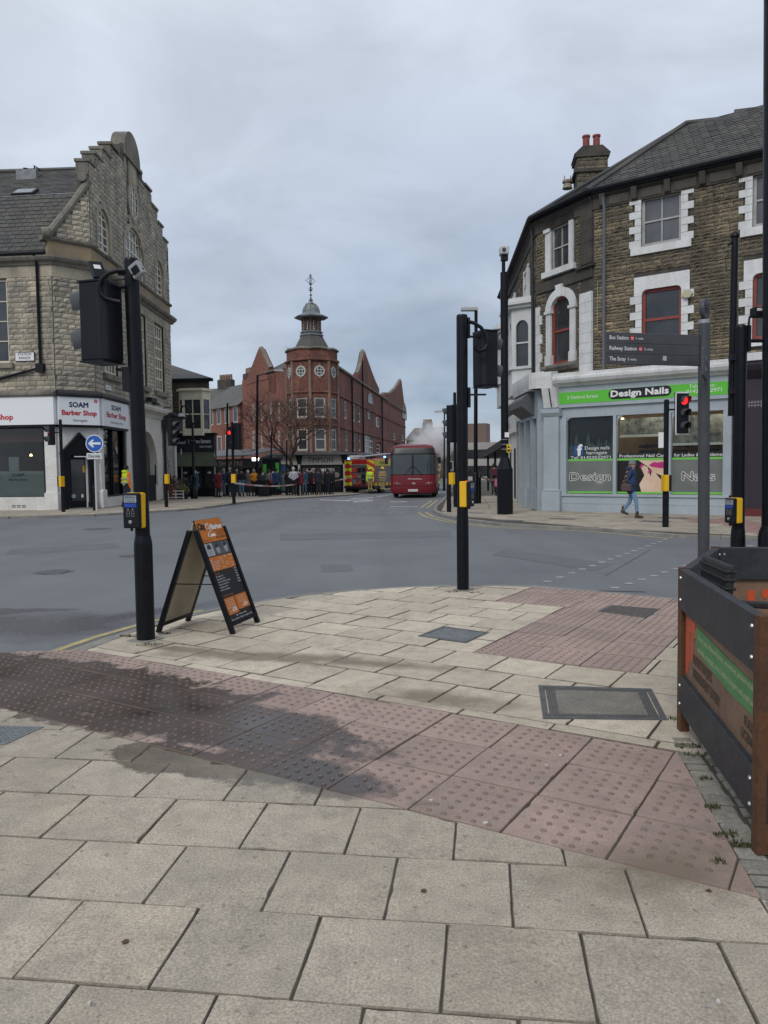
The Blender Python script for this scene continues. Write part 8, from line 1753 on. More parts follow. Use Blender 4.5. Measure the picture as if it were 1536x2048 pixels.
# ================================================================== BUS
def bus():
    t = thing('bus','dark red single deck bus facing the camera with unlit display','bus')
    RED = pm('bus_red',(.17,.011,.020),(.13,.009,.015),scale=1,rough=.32,coat=.15,fine=.1,fscale=4); GL = pm('bus_glass',(.030,.038,.042),(.05,.06,.062),scale=.9,rough=.05,spec=.7)
    NF = 17
    def prof(z):
        ks = [(.26,1.19,.05),(.5,1.25,0),(1.2,1.255,.0),(2.45,1.235,.10),(2.72,1.19,.17),(2.88,1.05,.3),(2.96,.7,.6)]
        for (a,w0,f0),(b,w1,f1) in zip(ks,ks[1:]):
            if z <= b: s = max(0,(z - a) / (b - a)); return w0 + (w1 - w0) * s,f0 + (f1 - f0) * s
        return .7,.6
    def pt(z,k,off=0.0):
        hw,fy = prof(z); th = PI * k / (NF - 1); cx = math.cos(th); x = (hw + off) * math.copysign(abs(cx) ** .42,cx); y = fy - off + .28 * (1 - math.sin(th) ** .7 if 0 < k < NF - 1 else 1.0); return Vector((x,y,z))
    zs = [.26,.5,.85,1.2,1.6,2.0,2.45,2.72,2.88,2.96]
    m = MB(); ring = []
    for z in zs:
        hw,fy = prof(z); ring.append([Vector((hw * .98,10.6,z)),Vector((hw,10.4,z))] + [pt(z,k) for k in range(NF)] + [Vector((-hw,10.4,z)),Vector((-hw * .98,10.6,z))])
    n = len(ring[0]); m.add([p for r_ in ring for p in r_],[(i * n + j,i * n + (j + 1) % n,(i + 1) * n + (j + 1) % n,(i + 1) * n + j) for i in range(len(zs) - 1) for j in range(n)] + [list(range(n)),list(range((len(zs) - 1) * n,len(zs) * n))])
    body = m.build('body',RED,t,smooth=35)
    def patch(nm,z0,z1,k0,k1,mat,off,nz=4,par=t):
        m = MB(); K = int((k1 - k0) * 2) + 1; vs = []
        for i in range(nz + 1):
            z = z0 + (z1 - z0) * i / nz
            for j in range(K): vs.append(pt(z,k0 + (k1 - k0) * j / (K - 1),off))
        m.add(vs,[(i * K + j,i * K + j + 1,(i + 1) * K + j + 1,(i + 1) * K + j) for i in range(nz) for j in range(K - 1)]); return put(nm,m.mesh(nm,mat,smooth=60),par)
    fr_ = patch('front_surround',1.26,2.80,1.2,NF - 2.2,BLACKM,.006)
    patch('windscreen',1.30,2.36,1.6,(NF - 1) / 2 - .002,GL,.014,par=t); patch('windscreen',1.30,2.36,(NF - 1) / 2 + .002,NF - 2.6,GL,.014,par=t)
    patch('destination_display',2.44,2.73,3.0,NF - 4.0,pm('display_grey',(.028,.032,.035),rough=.3,spec=.3),.014)
    patch('bumper',.28,.62,1.5,NF - 2.5,RED,.02)
    patch('bumper_line',.62,.64,1.4,NF - 2.4,BLACKM,.012)
    LMP = pm('headlamp',(.20,.17,.17),rough=.15); DK = pm('lamp_ring',(.05,.02,.02))
    for s in (-1,1):
        for k,(x,r_) in enumerate(((.72,.05),(.86,.075),(1.0,.06))):
            y = .03 + .12 * max(0,x - .8) * 2; m = MB(); m.lathe((s * x,y,.78 + .02 * k),[(r_,0),(r_,.02),(r_ * .7,.04),(0,.05)],12,axis=Vector((0,-1,0))); m.build('headlight',LMP,t,smooth=50)
        m = MB(); m.tube([(s * 1.15,.25,2.35),(s * 1.42,-.02,2.38),(s * 1.44,-.05,2.2)],.018,6); mi = m.build('mirror',BLACKM,t); m = MB(); m.box(s * 1.44 - .09,s * 1.44 + .09,-.12,-.02,1.86,2.22); m.build('mirror_glass',BLACKM,mi,bev=.03)
        m = MB(); m.tube([(s * .08,-.0,1.30),(s * .22,.02,1.6),(s * .05,.035,1.72)] if s < 0 else [(.5,.0,1.30),(.22,.02,1.55),(.06,.03,1.72)],.014,5); m.tube([(s * .5,.0,1.22),(s * .02,.02,1.75)],.016,5); m.build('wiper',BLACKM,t)
    F = Fr((0,-.03,0),(1,0,0)); m = MB(); m.fbox(F,-.26,.26,.36,.48,-.02,.01); pl = m.build('number_plate',PRINTW,t); text(F,0,.385,'YG51 LTA',.075,PRINTB,pl,width=.46,align='C',w=.013,bold=.01)
    text(F,-.02,1.02,'Harrogate',.07,PRINTW,t,width=.5,align='C',w=.012,bold=.01,shear=.15); m = MB(); m.prism(F,[(.22,1.03),(.5,1.02),(.52,1.03),(.22,1.06)],.001,.004); m.build('logo_line',PRINTW,t); text(F,.03,.76,'308',.08,PRINTW,t,width=.18,align='C',w=.012,bold=.01)
    for s in (-1,1):
        for k in range(6):
            y0 = (1.9 if s > 0 else .9) + k * 1.5
            if y0 > 9.6: continue
            m = MB(); m.box(s * 1.245 - .012,s * 1.245 + .012,y0,y0 + 1.4,1.3,2.35); m.build('side_window',GL,t)
        for y0 in (2.6,8.2):
            m = MB(); m.lathe((s * .95,y0,.47),[(.2,0),(.3,.0),(.3,.02),(.46,.03),(.48,.08),(.48,.24),(.46,.28),(.2,.28)],18,axis=Vector((s,0,0))); w = m.build('wheel',pm('tyre',(.012,.012,.012),rough=.8) if 'tyre' not in MATS else MATS['tyre'],t,smooth=40)
            m = MB(); m.lathe((s * 1.22,y0,.47),[(.28,0),(.26,.01),(.12,.015),(.1,.04)],14,axis=Vector((s,0,0))); m.build('rim',ALU,w)
    m = MB(); m.box(1.25,1.262,.55,1.75,.35,2.3); dr = m.build('door',BLACKM,t)
    for k in range(2): m = MB(); m.box(1.262,1.27,.6 + k * .6,1.1 + k * .6,.45,2.2); m.build('door_glass',GL,dr)
    m = MB(); m.lathe((-1.0,1.0,2.9),[(.06,0),(.06,.14),(.02,.16)],8); m.build('roof_beacon',BLACKM,t); m = MB(); m.box(-1.15,1.15,.6,10.2,.2,.32); m.build('chassis',BLACKM,t)
    m = MB(); m.box(.55,.95,.6,.9,1.3,1.9); m.build('driver_screen',pm('teal_curtain',(.06,.16,.15)),t)
    return t
b = bus(); b.location = (1.60,42.6,-.085); b.rotation_euler = (-.010,0,-math.atan(.085))
# ================================================================== FIRE ENGINES
def engine(label):
    t = thing('fire_engine',label,'fire engine'); RED = pm('engine_red',(.30,.02,.018),rough=.3,coat=.4) if 'engine_red' not in MATS else MATS['engine_red']; YL = pm('chevron_yellow',(.48,.46,.03),rough=.4) if 'chevron_yellow' not in MATS else MATS['chevron_yellow']; CRD = pm('chevron_red',(.42,.03,.03),rough=.4) if 'chevron_red' not in MATS else MATS['chevron_red']
    GR = pm('locker_grey',(.16,.165,.17),(.08,.08,.085),scale=7,rough=.5) if 'locker_grey' not in MATS else MATS['locker_grey']; W2 = 1.22
    m = MB(); m.box(-W2,W2,0.05,5.2,.55,2.55); m.build('body',RED,t,bev=.05)
    m = MB(); m.hexa([(-W2,5.3,.5),(W2,5.3,.5),(W2,7.6,.5),(-W2,7.6,.5),(-W2,5.3,2.7),(W2,5.3,2.7),(W2,7.3,2.7),(-W2,7.3,2.7)]); cab = m.build('cab',RED,t,bev=.06)
    for s in (-1,1):
        m = MB(); m.box(s * W2 - .01,s * W2 + .01,5.6,6.9,1.5,2.4); m.build('cab_window',GLASS_D,cab)
        for k in range(3): m = MB(); m.box(s * W2 - .012,s * W2 + .012,.4 + k * 1.55,1.8 + k * 1.55,.85,2.0); lk = m.build('locker_shutter',GR,t)
        m = MB(); m.box(s * W2 - .014,s * W2 + .014,.1,7.2,2.08,2.5); bd = m.build('yellow_band',YL,t); text(Fr((s * W2 + s * .015,0 if s > 0 else 7.0,0),(0,s,0)),1.0,2.18,'FIRE',.22,PRINTB,bd,width=1.2,w=.004,bold=.02)
        for k in range(10): m = MB(); m.box(s * W2 - .016,s * W2 + .016,.1 + k * .7,.45 + k * .7,.58,.82); m.build('check_square',YL,t)
        for y in (1.6,6.2):
            m = MB(); m.lathe((s * .9,y,.5),[(.2,0),(.34,0),(.48,.03),(.5,.1),(.5,.24),(.46,.3),(.2,.3)],16,axis=Vector((s,0,0))); w = m.build('wheel',MATS['tyre'],t,smooth=40); m = MB(); m.lathe((s * 1.19,y,.5),[(.3,0),(.12,.02),(.1,.05)],12,axis=Vector((s,0,0))); m.build('rim',ALU,w)
    F = Fr((0,.05,0),(1,0,0))
    for s in (-1,1):                                  # chevron doors either side of the open rear locker
        a,b = (-W2 + .02,-.62) if s < 0 else (.62,W2 - .02)
        for k in range(9):
            z = .35 + k * .26; pts = [(a,z),(a,z + .26),(b,z + .26 + .3 * -s * -1),(b,z + .3)] if s < 0 else [(a,z + .3),(a,z + .56),(b,z + .26),(b,z)]
            pts = [(x,min(max(y_,.6),2.5)) for x,y_ in pts]
            if max(p[1] for p in pts) - min(p[1] for p in pts) < .05: continue
            m = MB(); m.prism(F,pts,.0,.012 + .001 * (k % 2)); m.build('chevron',YL if k % 2 else CRD,t)
    m = MB(); m.fbox(F,-.6,.6,.65,2.1,.0,.01); lk = m.build('rear_locker',pm('locker_dark',(.05,.05,.052),(.12,.1,.1),scale=5),t)
    rr_ = random.Random(2)
    for k in range(9): m = MB(); x = -.5 + (k % 3) * .36; z = .72 + (k // 3) * .45; m.fbox(F,x,x + .28,z,z + rr_.uniform(.2,.36),.01,.08); m.build('equipment',[GR,CRD,BLACKM,PRINTW][rr_.randrange(3)],lk)
    m = MB(); m.fbox(F,-.62,.62,2.1,2.2,.0,.06); m.build('roller_rail',ALU,t)
    m = MB(); m.fbox(F,-W2,W2,.42,.58,-.3,.12); m.build('rear_step',BLACKM,t)
    for x in (-1.0,-.3,.4): m = MB(); m.lathe((x,5.6 if x > -.5 else .4,2.68 if x > -.5 else 2.55),[(.1,0),(.1,.14),(.05,.17)],10); m.build('beacon',emis('beacon_blue',(.15,.45,1.0),3) if 'beacon_blue' not in MATS else MATS['beacon_blue'],t)
    m = MB(); m.box(-.95,-.2,.3,1.6,2.58,2.85); m.build('roof_box',WHITE,t,bev=.05)
    for sx in (-.1,.45): m = MB(); m.tube([(sx,-.6,2.72),(sx,5.4,3.05)],.045,6); m.build('ladder_rail',ALU,t)
    for k in range(14): m = MB(); y = -.4 + k * .42; z = 2.72 + .33 * (y + .6) / 6; m.tube([(-.1,y,z),(.45,y,z)],.022,5); m.build('ladder_rung',ALU,t)
    m = MB(); m.box(-W2 + .05,W2 - .05,.1,7.5,.35,.55); m.build('chassis',BLACKM,t)
    return t
e1 = engine('red fire engine with open rear locker and yellow chevrons left of the bus'); q = at(716,57.6); e1.location = (q.x + .12,57.6,ROADZ(59)); e1.rotation_euler = (0,0,rad(-23))
e2 = engine('second fire engine with chevron rear showing right of the bus'); e2.location = (3.55,66.5,ROADZ(67)); e2.rotation_euler = (0,0,rad(-3))
# ================================================================== PEOPLE
PEOPLE = []
def capsule(mb,a,b,r0,r1,n=10):
    a,b = Vector(a),Vector(b); d = b - a; L = d.length; d = d.normalized() if L > 1e-6 else Vector((0,0,1))
    pr = [(r0 * math.sin(t),-r0 * math.cos(t)) for t in (.02,.5,1.0,PI / 2)] + [(r1 * math.cos(t),L + r1 * math.sin(t)) for t in (0,.55,1.05,PI / 2 - .02)]
    mb.lathe(a,pr,n,axis=d)
def mat_c(name,c,rough=.8): return MATS[name] if name in MATS else pm(name,c,(c[0] * .75,c[1] * .75,c[2] * .75),scale=9,rough=rough,fine=.2,fscale=40)
SK = pm('skin',(.46,.28,.21),(.42,.24,.18),scale=12,rough=.6)
def person(loc,yaw,H,label,top,legs,shoes,hair=None,hat=None,coat=0.0,arms=('down','down'),stride=0.0,bend=0.0,bands=None,bag=None,group=None,bulk=1.0,hood=None,vox=.024,sleeve=None,head_turn=0.0,scarf=None,leg_band=None,child=False):
    s = H / 1.70; C = []                               # (a, b, r0, r1, material)
    def J(x,y,z):                                    # bend the trunk forwards above the hips
        if z > .95 and bend: dz = z - .95; return Vector((x,y - dz * math.sin(bend) + 0,.95 + dz * math.cos(bend) + y * 0)) 
        return Vector((x,y,z))
    for sd,ph in ((-1,1),(1,-1)):
        st_ = stride * ph; hip = Vector((sd * .085,0,.90)); kn = Vector((sd * .09,-st_ * .30 - abs(stride) * .06,.50)); an = Vector((sd * .09,-st_ * .42 if st_ > 0 else -st_ * .62,.09 + (.0 if st_ >= 0 else -st_ * .30)))
        if st_ < 0: kn = Vector((sd * .09,-st_ * .16,.49))
        C += [(hip,kn,.088 * bulk,.06,2),(kn,an,.062,.045,2)]
        up = Vector((0,0,.0)); toe = an + (Vector((0,-.15,-.045)) if st_ >= 0 else Vector((0,-.13,-.10))); C += [(an + Vector((0,.03,-.035)),toe,.048,.038,3),(an + Vector((0,0,.10)),an,.052,.05,3)]
    C += [(J(-.07,0,.95),J(.07,0,.95),.115 * bulk,.115 * bulk,2 if coat <= 0 else 1),(J(0,0,1.02),J(0,0,1.30),.135 * bulk,.15 * bulk,1),(J(-.09,.0,1.34),J(.09,0,1.34),.105 * bulk,.105 * bulk,1),(J(-.06,0,1.08),J(.06,0,1.08),.12 * bulk,.12 * bulk,1)]
    if coat > 0:
        for x in (-.07,.07): C += [(Vector((x,.0,.98)),Vector((x * 1.25,.01,.98 - coat)),.125 * bulk,.135 * bulk,1)]
    C += [(J(0,.0,1.40),J(0,-.015,1.52),.055,.052,0)]
    hc = J(0,-.02,1.60); C += [(hc + Vector((0,-.012,-.055)),hc + Vector((0,.008,.035)),.068,.084,0),(hc + Vector((0,-.08,-.012)),hc + Vector((0,-.092,-.03)),.014,.012,0),(hc + Vector((-.082,.005,-.01)),hc + Vector((-.085,.01,.01)),.015,.015,0),(hc + Vector((.082,.005,-.01)),hc + Vector((.085,.01,.01)),.015,.015,0)]
    for sd,kind in zip((-1,1),arms):
        sh = J(sd * .175,0,1.385)
        if kind == 'down': el,wr_ = J(sd * .225,.03,1.10),J(sd * .23,-.05,.86)
        elif kind == 'pocket': el,wr_ = J(sd * .245,.09,1.12),J(sd * .16,-.10,.99)
        elif kind == 'phone': el,wr_ = J(sd * .22,-.12,1.15),J(sd * .09,-.28,1.38)
        elif kind == 'face': el,wr_ = J(sd * .25,-.14,1.25),J(sd * .10,-.14,1.55)
        elif kind == 'fold': el,wr_ = J(sd * .25,.0,1.12),J(-sd * .02,-.18,1.16)
        elif kind == 'swing': el,wr_ = J(sd * .24,-.06,1.12),J(sd * .2,-.26,.95)
        C += [(sh,el,.066 * bulk,.05 * bulk,1 if sleeve is None else 5),(el,wr_,.05 * bulk,.036 * bulk,1 if sleeve is None else 5)]
        hd = (wr_ - el).normalized(); 
        if kind != 'pocket':
            C += [(wr_,wr_ + hd * .07,.03,.034,0)]
            for f_ in range(4): C += [(wr_ + hd * .08 + Vector((0,(f_ - 1.5) * .018,0)),wr_ + hd * (.15 - .008 * abs(f_ - 1)) + Vector((0,(f_ - 1.5) * .02 - .01,0)),.010,.008,0)]
            C += [(wr_ + hd * .03 + Vector((0,-.03,0)),wr_ + hd * .09 + Vector((0,-.055,0)),.011,.009,0)]
    mb = MB()
    for a,b_,r0,r1,mi in C: capsule(mb,Vector(a) * s,Vector(b_) * s,r0 * s,r1 * s)
    me = bpy.data.meshes.new('person_raw'); me.from_pydata([tuple(v) for v in mb.v],[],mb.f); ob = bpy.data.objects.new('person_raw',me); COL.objects.link(ob)
    rm = ob.modifiers.new('r','REMESH'); rm.mode = 'VOXEL'; rm.voxel_size = vox; rm.use_smooth_shade = True; sm = ob.modifiers.new('s','SMOOTH'); sm.factor = .5; sm.iterations = 2
    t = thing('person',label,'person',group=group); kids = []
    hw = hc * s
    def cap(nm,prof_,mat,c=None,par=t): m = MB(); m.lathe((c or hw),prof_,14); kids.append(m.build(nm,mat,par,smooth=60))
    if hair is not None and hat is None: cap('hair',[(.001,.138 * s),(.045 * s,.13 * s),(.082 * s,.09 * s),(.098 * s,.03 * s),(.096 * s,-.01 * s)],hair,hw + Vector((0,.016 * s,0))); m = MB(); m.lathe(hw + Vector((0,.045 * s,-.03 * s)),[(.03 * s,-.06 * s),(.066 * s,-.035 * s),(.075 * s,.03 * s),(.05 * s,.08 * s)],10); m.build('hair_back',hair,t,smooth=60)
    if hat is not None:
        kind,mt = hat
        if kind == 'beanie': cap('hat',[(.001,.15 * s),(.05 * s,.142 * s),(.09 * s,.10 * s),(.106 * s,.045 * s),(.108 * s,.005 * s),(.098 * s,.0)],mt,hw + Vector((0,.005,0)))
        else:
            cap('helmet',[(.001,.17 * s),(.06 * s,.16 * s),(.11 * s,.11 * s),(.13 * s,.04 * s),(.15 * s,.005 * s),(.12 * s,-.005)],mt,hw); m = MB(); m.box(-.09 * s + hw.x,.09 * s + hw.x,hw.y - .145 * s,hw.y - .12 * s,hw.z - .02,hw.z + .05); m.build('visor',GLASS_D,t)
    for sx in (-1,1): m = MB(); m.lathe(hw + Vector((sx * .032 * s,-.082 * s,.008 * s)),[(.009 * s,0),(.008 * s,.004),(.001,.005)],6,axis=Vector((0,-1,0))); m.build('eye',PRINTB,t)
    m = MB(); m.box(hw.x - .025 * s,hw.x + .025 * s,hw.y - .086 * s,hw.y - .07 * s,hw.z - .058 * s,hw.z - .05 * s); m.build('mouth',mat_c('lips',(.3,.10,.09)),t)
    if hood is not None: m = MB(); m.lathe(J(0,.06,1.47) * s,[(.05 * s,-.06 * s),(.12 * s,-.02 * s),(.12 * s,.03 * s),(.07 * s,.07 * s)],12); m.build('hood',hood,t,smooth=60)
    if scarf is not None: m = MB(); m.lathe(J(0,-.01,1.46) * s,[(.06 * s,-.05 * s),(.09 * s,-.03 * s),(.09 * s,.03 * s),(.065 * s,.05 * s)],12); m.build('scarf',scarf,t,smooth=60)
    for z in bands or (): m = MB(); rr_ = (.165 if z > 1.0 else .15) * bulk * s; m.lathe(Vector((0,0,z * s)),[(rr_ * .9,-.025),(rr_ * 1.1,-.025),(rr_ * 1.1,.025),(rr_ * .9,.025)],16,sx=1.18,sy=.98); m.build('reflective_band',mat_c('reflective',(.45,.46,.46),.35) if True else None,t)
    for z in leg_band or ():
        for x in (-.09,.09): m = MB(); m.lathe(Vector((x * s,0,z * s)),[(.05 * s,-.02),(.072 * s,-.02),(.072 * s,.02),(.05 * s,.02)],10); m.build('reflective_band',mat_c('reflective_y',(.55,.55,.15),.35),t)
    if bag is not None:
        kind,mt = bag
        if kind == 'back': m = MB(); m.box(-.15 * s,.15 * s,.13 * s,.27 * s,1.05 * s,1.45 * s); m.build('backpack',mt,t,bev=.05)
        else: m = MB(); m.box(-.30 * s if kind == 'left' else .2 * s,-.2 * s if kind == 'left' else .30 * s,-.05 * s,.25 * s,.80 * s,1.03 * s); bg = m.build('handbag',mt,t,bev=.04); m = MB(); m.tube([(-.24 * s,.1 * s,1.02 * s),(-.19 * s,.02,1.42 * s),(.0,-.1 * s,1.40 * s)],.012,5); m.build('bag_strap',mt,t)
    t.location = loc; t.rotation_euler = (0,0,yaw)
    PEOPLE.append((ob,t,[tuple((Vector(a) * s,Vector(b_) * s,r0 * s,r1 * s,mi)) for a,b_,r0,r1,mi in C],[SK,top,legs,shoes,hair or top,sleeve or top]))
    return t
def finish_people():
    dg = bpy.context.evaluated_depsgraph_get()
    for ob,t,C,mats in PEOPLE:
        me = bpy.data.meshes.new_from_object(ob.evaluated_get(dg)); me.name = 'body'
        me.materials.clear()
        for m_ in mats: me.materials.append(m_)
        idx = []
        for p in me.polygons:
            c = p.center; best = 1e9; bi = 1
            for a,b_,r0,r1,mi in C:
                d = b_ - a; L2 = d.length_squared; k = 0 if L2 < 1e-9 else max(0,min(1,(c - a).dot(d) / L2)); q_ = (c - (a + d * k)).length - (r0 + (r1 - r0) * k)
                if q_ < best: best = q_; bi = mi
            idx.append(bi)
        me.polygons.foreach_set('material_index',idx); me.polygons.foreach_set('use_smooth',[True] * len(idx))
        o = bpy.data.objects.new('body',me); COL.objects.link(o); o.parent = t; old = ob.data; bpy.data.objects.remove(ob); bpy.data.meshes.remove(old)
K = dict(black=mat_c('cloth_black',(.012,.012,.015)),navy=mat_c('cloth_navy',(.018,.024,.045)),blue=mat_c('cloth_blue',(.02,.05,.14)),teal=mat_c('cloth_teal',(.025,.08,.13)),red=mat_c('cloth_red',(.20,.02,.03)),maroon=mat_c('cloth_maroon',(.12,.02,.04)),grey=mat_c('cloth_grey',(.14,.14,.145)),dgrey=mat_c('cloth_dark_grey',(.045,.045,.05)),jeans=mat_c('jeans',(.10,.17,.28)),ljeans=mat_c('light_jeans',(.17,.28,.42)),orange=mat_c('cloth_orange',(.55,.22,.02)),white=mat_c('cloth_white',(.5,.52,.56)),hiv=mat_c('hi_vis_yellow',(.62,.85,.03)),hio=mat_c('hi_vis_orange',(.85,.20,.03)),tan=mat_c('turnout_tan',(.34,.25,.12)),brown=mat_c('cloth_brown',(.09,.06,.04)),boot=mat_c('boots_black',(.012,.011,.01)),bootb=mat_c('boots_brown',(.07,.045,.03)),hw=mat_c('hair_white',(.55,.54,.52)),hg=mat_c('hair_grey',(.25,.24,.23)),hb=mat_c('hair_brown',(.06,.035,.02)),hk=mat_c('hair_black',(.015,.012,.01)),pink=mat_c('cloth_pink',(.5,.12,.25)),purple=mat_c('bag_brown_purple',(.09,.06,.065)),hel=mat_c('helmet_yellow',(.72,.62,.02),.3))
def P(x,Y,yaw,*a,**k): q_ = at(x,Y); return person((q_.x,q_.y,PAV(Y)),rad(yaw),*a,**k)
CR = 'onlookers behind the cordon'
# walker in front of the nail salon (walking to the right)
qw = xy(1263,1036); person((qw.x,qw.y,0),rad(62),1.70,'person in navy jacket, grey beanie and jeans walking past the nail salon',mat_c('jacket_blue',(.022,.045,.12)),K['ljeans'],K['bootb'],hair=K['hb'],hat=('beanie',mat_c('beanie_grey',(.20,.21,.22))),arms=('pocket','pocket'),stride=.42,bag=('left',K['purple']),hood=mat_c('jacket_hood',(.02,.035,.09)),scarf=K['grey'],vox=.016,coat=.14)
P(254,32.6,140,1.80,'person in yellow and orange hi-vis jacket outside the barber shop',K['hiv'],K['navy'],K['boot'],hair=K['hk'],sleeve=K['hio'],bands=(1.05,1.2),hood=K['hiv'],bulk=1.12,arms=('down','down'),stride=.2)
P(391,47.5,175,1.62,'white haired person in long blue padded coat seen from behind',K['teal'],K['navy'],K['boot'],hair=K['hw'],coat=.42,bulk=1.15,group=CR)
P(430,47.8,100,1.68,'person in grey top bending over beside the red coat',K['grey'],K['black'],K['boot'],hair=K['hk'],bend=.55,group=CR,bulk=1.05)
P(438,47.2,150,1.66,'person in dark red coat by the butcher shop',K['red'],K['black'],K['boot'],hair=K['hk'],coat=.3,bag=('back',K['maroon']),group=CR,bulk=1.1)
P(448.5,49,120,1.74,'person in blue jacket and jeans behind the red coat',K['blue'],K['jeans'],K['boot'],hair=K['hg'],group=CR)
P(461,47.6,165,1.80,'person in dark navy jacket left of the taped signal pole',K['navy'],K['navy'],K['boot'],hair=K['hg'],arms=('pocket','pocket'),group=CR)
P(484,48.0,200,1.76,'person in black jacket and pale jeans right of the taped signal',K['black'],K['jeans'],K['boot'],hair=K['hk'],arms=('pocket','pocket'),group=CR)
P(509,48.6,210,1.68,'person in bright orange jacket with hand raised to face',K['orange'],K['black'],K['boot'],hair=K['hg'],arms=('face','phone'),bulk=1.15,group=CR)
P(527,49.6,20,1.62,'person with pale scarf standing behind the litter bin',K['dgrey'],K['black'],K['boot'],hair=K['hb'],scarf=K['white'],group=CR)
P(539,49.3,150,1.66,'person in grey jacket right of the litter bin',K['grey'],K['black'],K['boot'],hair=K['hb'],bag=('left',K['red']),group=CR)
P(577,50.2,160,1.66,'person in dark coat left of the white shirted onlooker',K['black'],K['black'],K['boot'],hair=K['hb'],coat=.3,group=CR)
P(588,49.0,190,1.78,'white haired person in pale shirt and dark trousers at the tape',K['white'],K['black'],K['boot'],hair=K['hw'],bulk=1.15,group=CR,arms=('fold','fold'))
P(601,49.5,170,1.68,'person in maroon coat beside the taped bollard',K['maroon'],K['black'],K['boot'],hair=K['hb'],coat=.2,group=CR)
P(620,51.0,190,1.76,'dark coated person with bright red bag at the tape',K['black'],K['black'],K['boot'],hair=K['hk'],coat=.2,bag=('left',mat_c('bag_red',(.5,.02,.04))),group=CR)
P(629,51.8,160,1.74,'grey haired person in charcoal coat next to the red bag',K['dgrey'],K['black'],K['boot'],hair=K['hg'],group=CR)
P(638,51.2,200,1.72,'person in navy coat before the watch repairs window',K['navy'],K['dgrey'],K['boot'],hair=K['hb'],coat=.15,group=CR)
P(656,52.2,170,1.70,'person in black jacket second from the right end of the tape',K['black'],K['navy'],K['boot'],hair=K['hk'],group=CR)
P(664,52.6,210,1.72,'person in black coat at the right end of the crowd',K['black'],K['black'],K['boot'],hair=K['hg'],coat=.25,group=CR)
P(741,56.6,10,1.78,'firefighter in bright yellow jacket and tan trousers beside the bus',K['hiv'],K['tan'],K['boot'],hat=('helmet',K['hel']),bands=(1.0,1.2),leg_band=(.3,),bulk=1.12)
P(766,56.4,-10,1.80,'firefighter in tan turnout coat and yellow helmet next to the bus',K['tan'],K['tan'],K['boot'],hat=('helmet',K['hel']),bands=(1.02,),leg_band=(.28,),bulk=1.12,arms=('fold','fold'),coat=.12)
P(989,43,175,1.75,'dark coated person walking away on the right pavement',K['dgrey'],K['black'],K['boot'],hair=K['hk'],coat=.2,bag=('back',K['maroon']),stride=.3)
P(996,41.5,170,1.10,'small child in pink coat beside the camera column',K['pink'],K['navy'],K['boot'],hair=K['hb'],coat=.1)
P(475,50.5,185,1.72,'person in brown jacket between two dark jackets',K['brown'],K['dgrey'],K['boot'],hair=K['hg'],group=CR)
P(497,50.2,160,1.64,'person in pale grey coat left of the orange jacket',K['grey'],K['navy'],K['boot'],hair=K['hw'],coat=.25,group=CR)
P(553,50.6,175,1.75,'person in blue coat in front of the green kiosk',K['blue'],K['black'],K['boot'],hair=K['hk'],coat=.15,group=CR)
P(647,52.4,185,1.69,'white haired person in brown coat near the right of the crowd',K['brown'],K['black'],K['boot'],hair=K['hw'],coat=.2,group=CR)
P(610,50.6,165,1.70,'person in teal jacket right of the maroon coat',K['teal'],K['jeans'],K['boot'],hair=K['hb'],group=CR)
finish_people()
# ================================================================== SMOKE
sm = MB(); rs = random.Random(9); cS = D(866,880,70.0)
bm = bmesh.new(); bmesh.ops.create_icosphere(bm,subdivisions=3,radius=1.0)
for v in bm.verts: v.co = Vector((v.co.x * 2.5,v.co.y * 2.0,v.co.z * 2.3 + .3)) 
me = bpy.data.meshes.new('smoke'); bm.to_mesh(me); bm.free(); smo = bpy.data.objects.new('smoke',me); COL.objects.link(smo); smo.location = cS; smo['kind'] = 'stuff'; smo['label'] = 'pale grey smoke drifting up behind the bus'
sm_m = bpy.data.materials.new('smoke_volume'); sm_m.use_nodes = True; N_ = sm_m.node_tree.nodes; L_ = sm_m.node_tree.links; N_.clear()
o_ = N_.new('ShaderNodeOutputMaterial'); pv = N_.new('ShaderNodeVolumePrincipled'); pv.inputs['Color'].default_value = (.97,.97,.98,1); tc = N_.new('ShaderNodeTexCoord'); nz = N_.new('ShaderNodeTexNoise'); nz.inputs['Scale'].default_value = .75; nz.inputs['Detail'].default_value = 4; L_.new(tc.outputs['Object'],nz.inputs['Vector'])
mpv = N_.new('ShaderNodeMapping'); mpv.inputs['Scale'].default_value = (.4,.5,.43); L_.new(tc.outputs['Object'],mpv.inputs[0]); ln = N_.new('ShaderNodeVectorMath'); ln.operation = 'LENGTH'; L_.new(mpv.outputs[0],ln.inputs[0])
mr1 = N_.new('ShaderNodeMapRange'); mr1.inputs[1].default_value = 1.0; mr1.inputs[2].default_value = .2; L_.new(ln.outputs['Value'],mr1.inputs[0]); mr2 = N_.new('ShaderNodeMapRange'); mr2.inputs[1].default_value = .38; mr2.inputs[2].default_value = .68; mr2.inputs[4].default_value = 3.0; L_.new(nz.outputs[0],mr2.inputs[0])
mu = N_.new('ShaderNodeMath'); mu.operation = 'MULTIPLY'; L_.new(mr1.outputs[0],mu.inputs[0]); L_.new(mr2.outputs[0],mu.inputs[1]); L_.new(mu.outputs[0],pv.inputs['Density']); L_.new(pv.outputs[0],o_.inputs['Volume']); me.materials.append(sm_m)
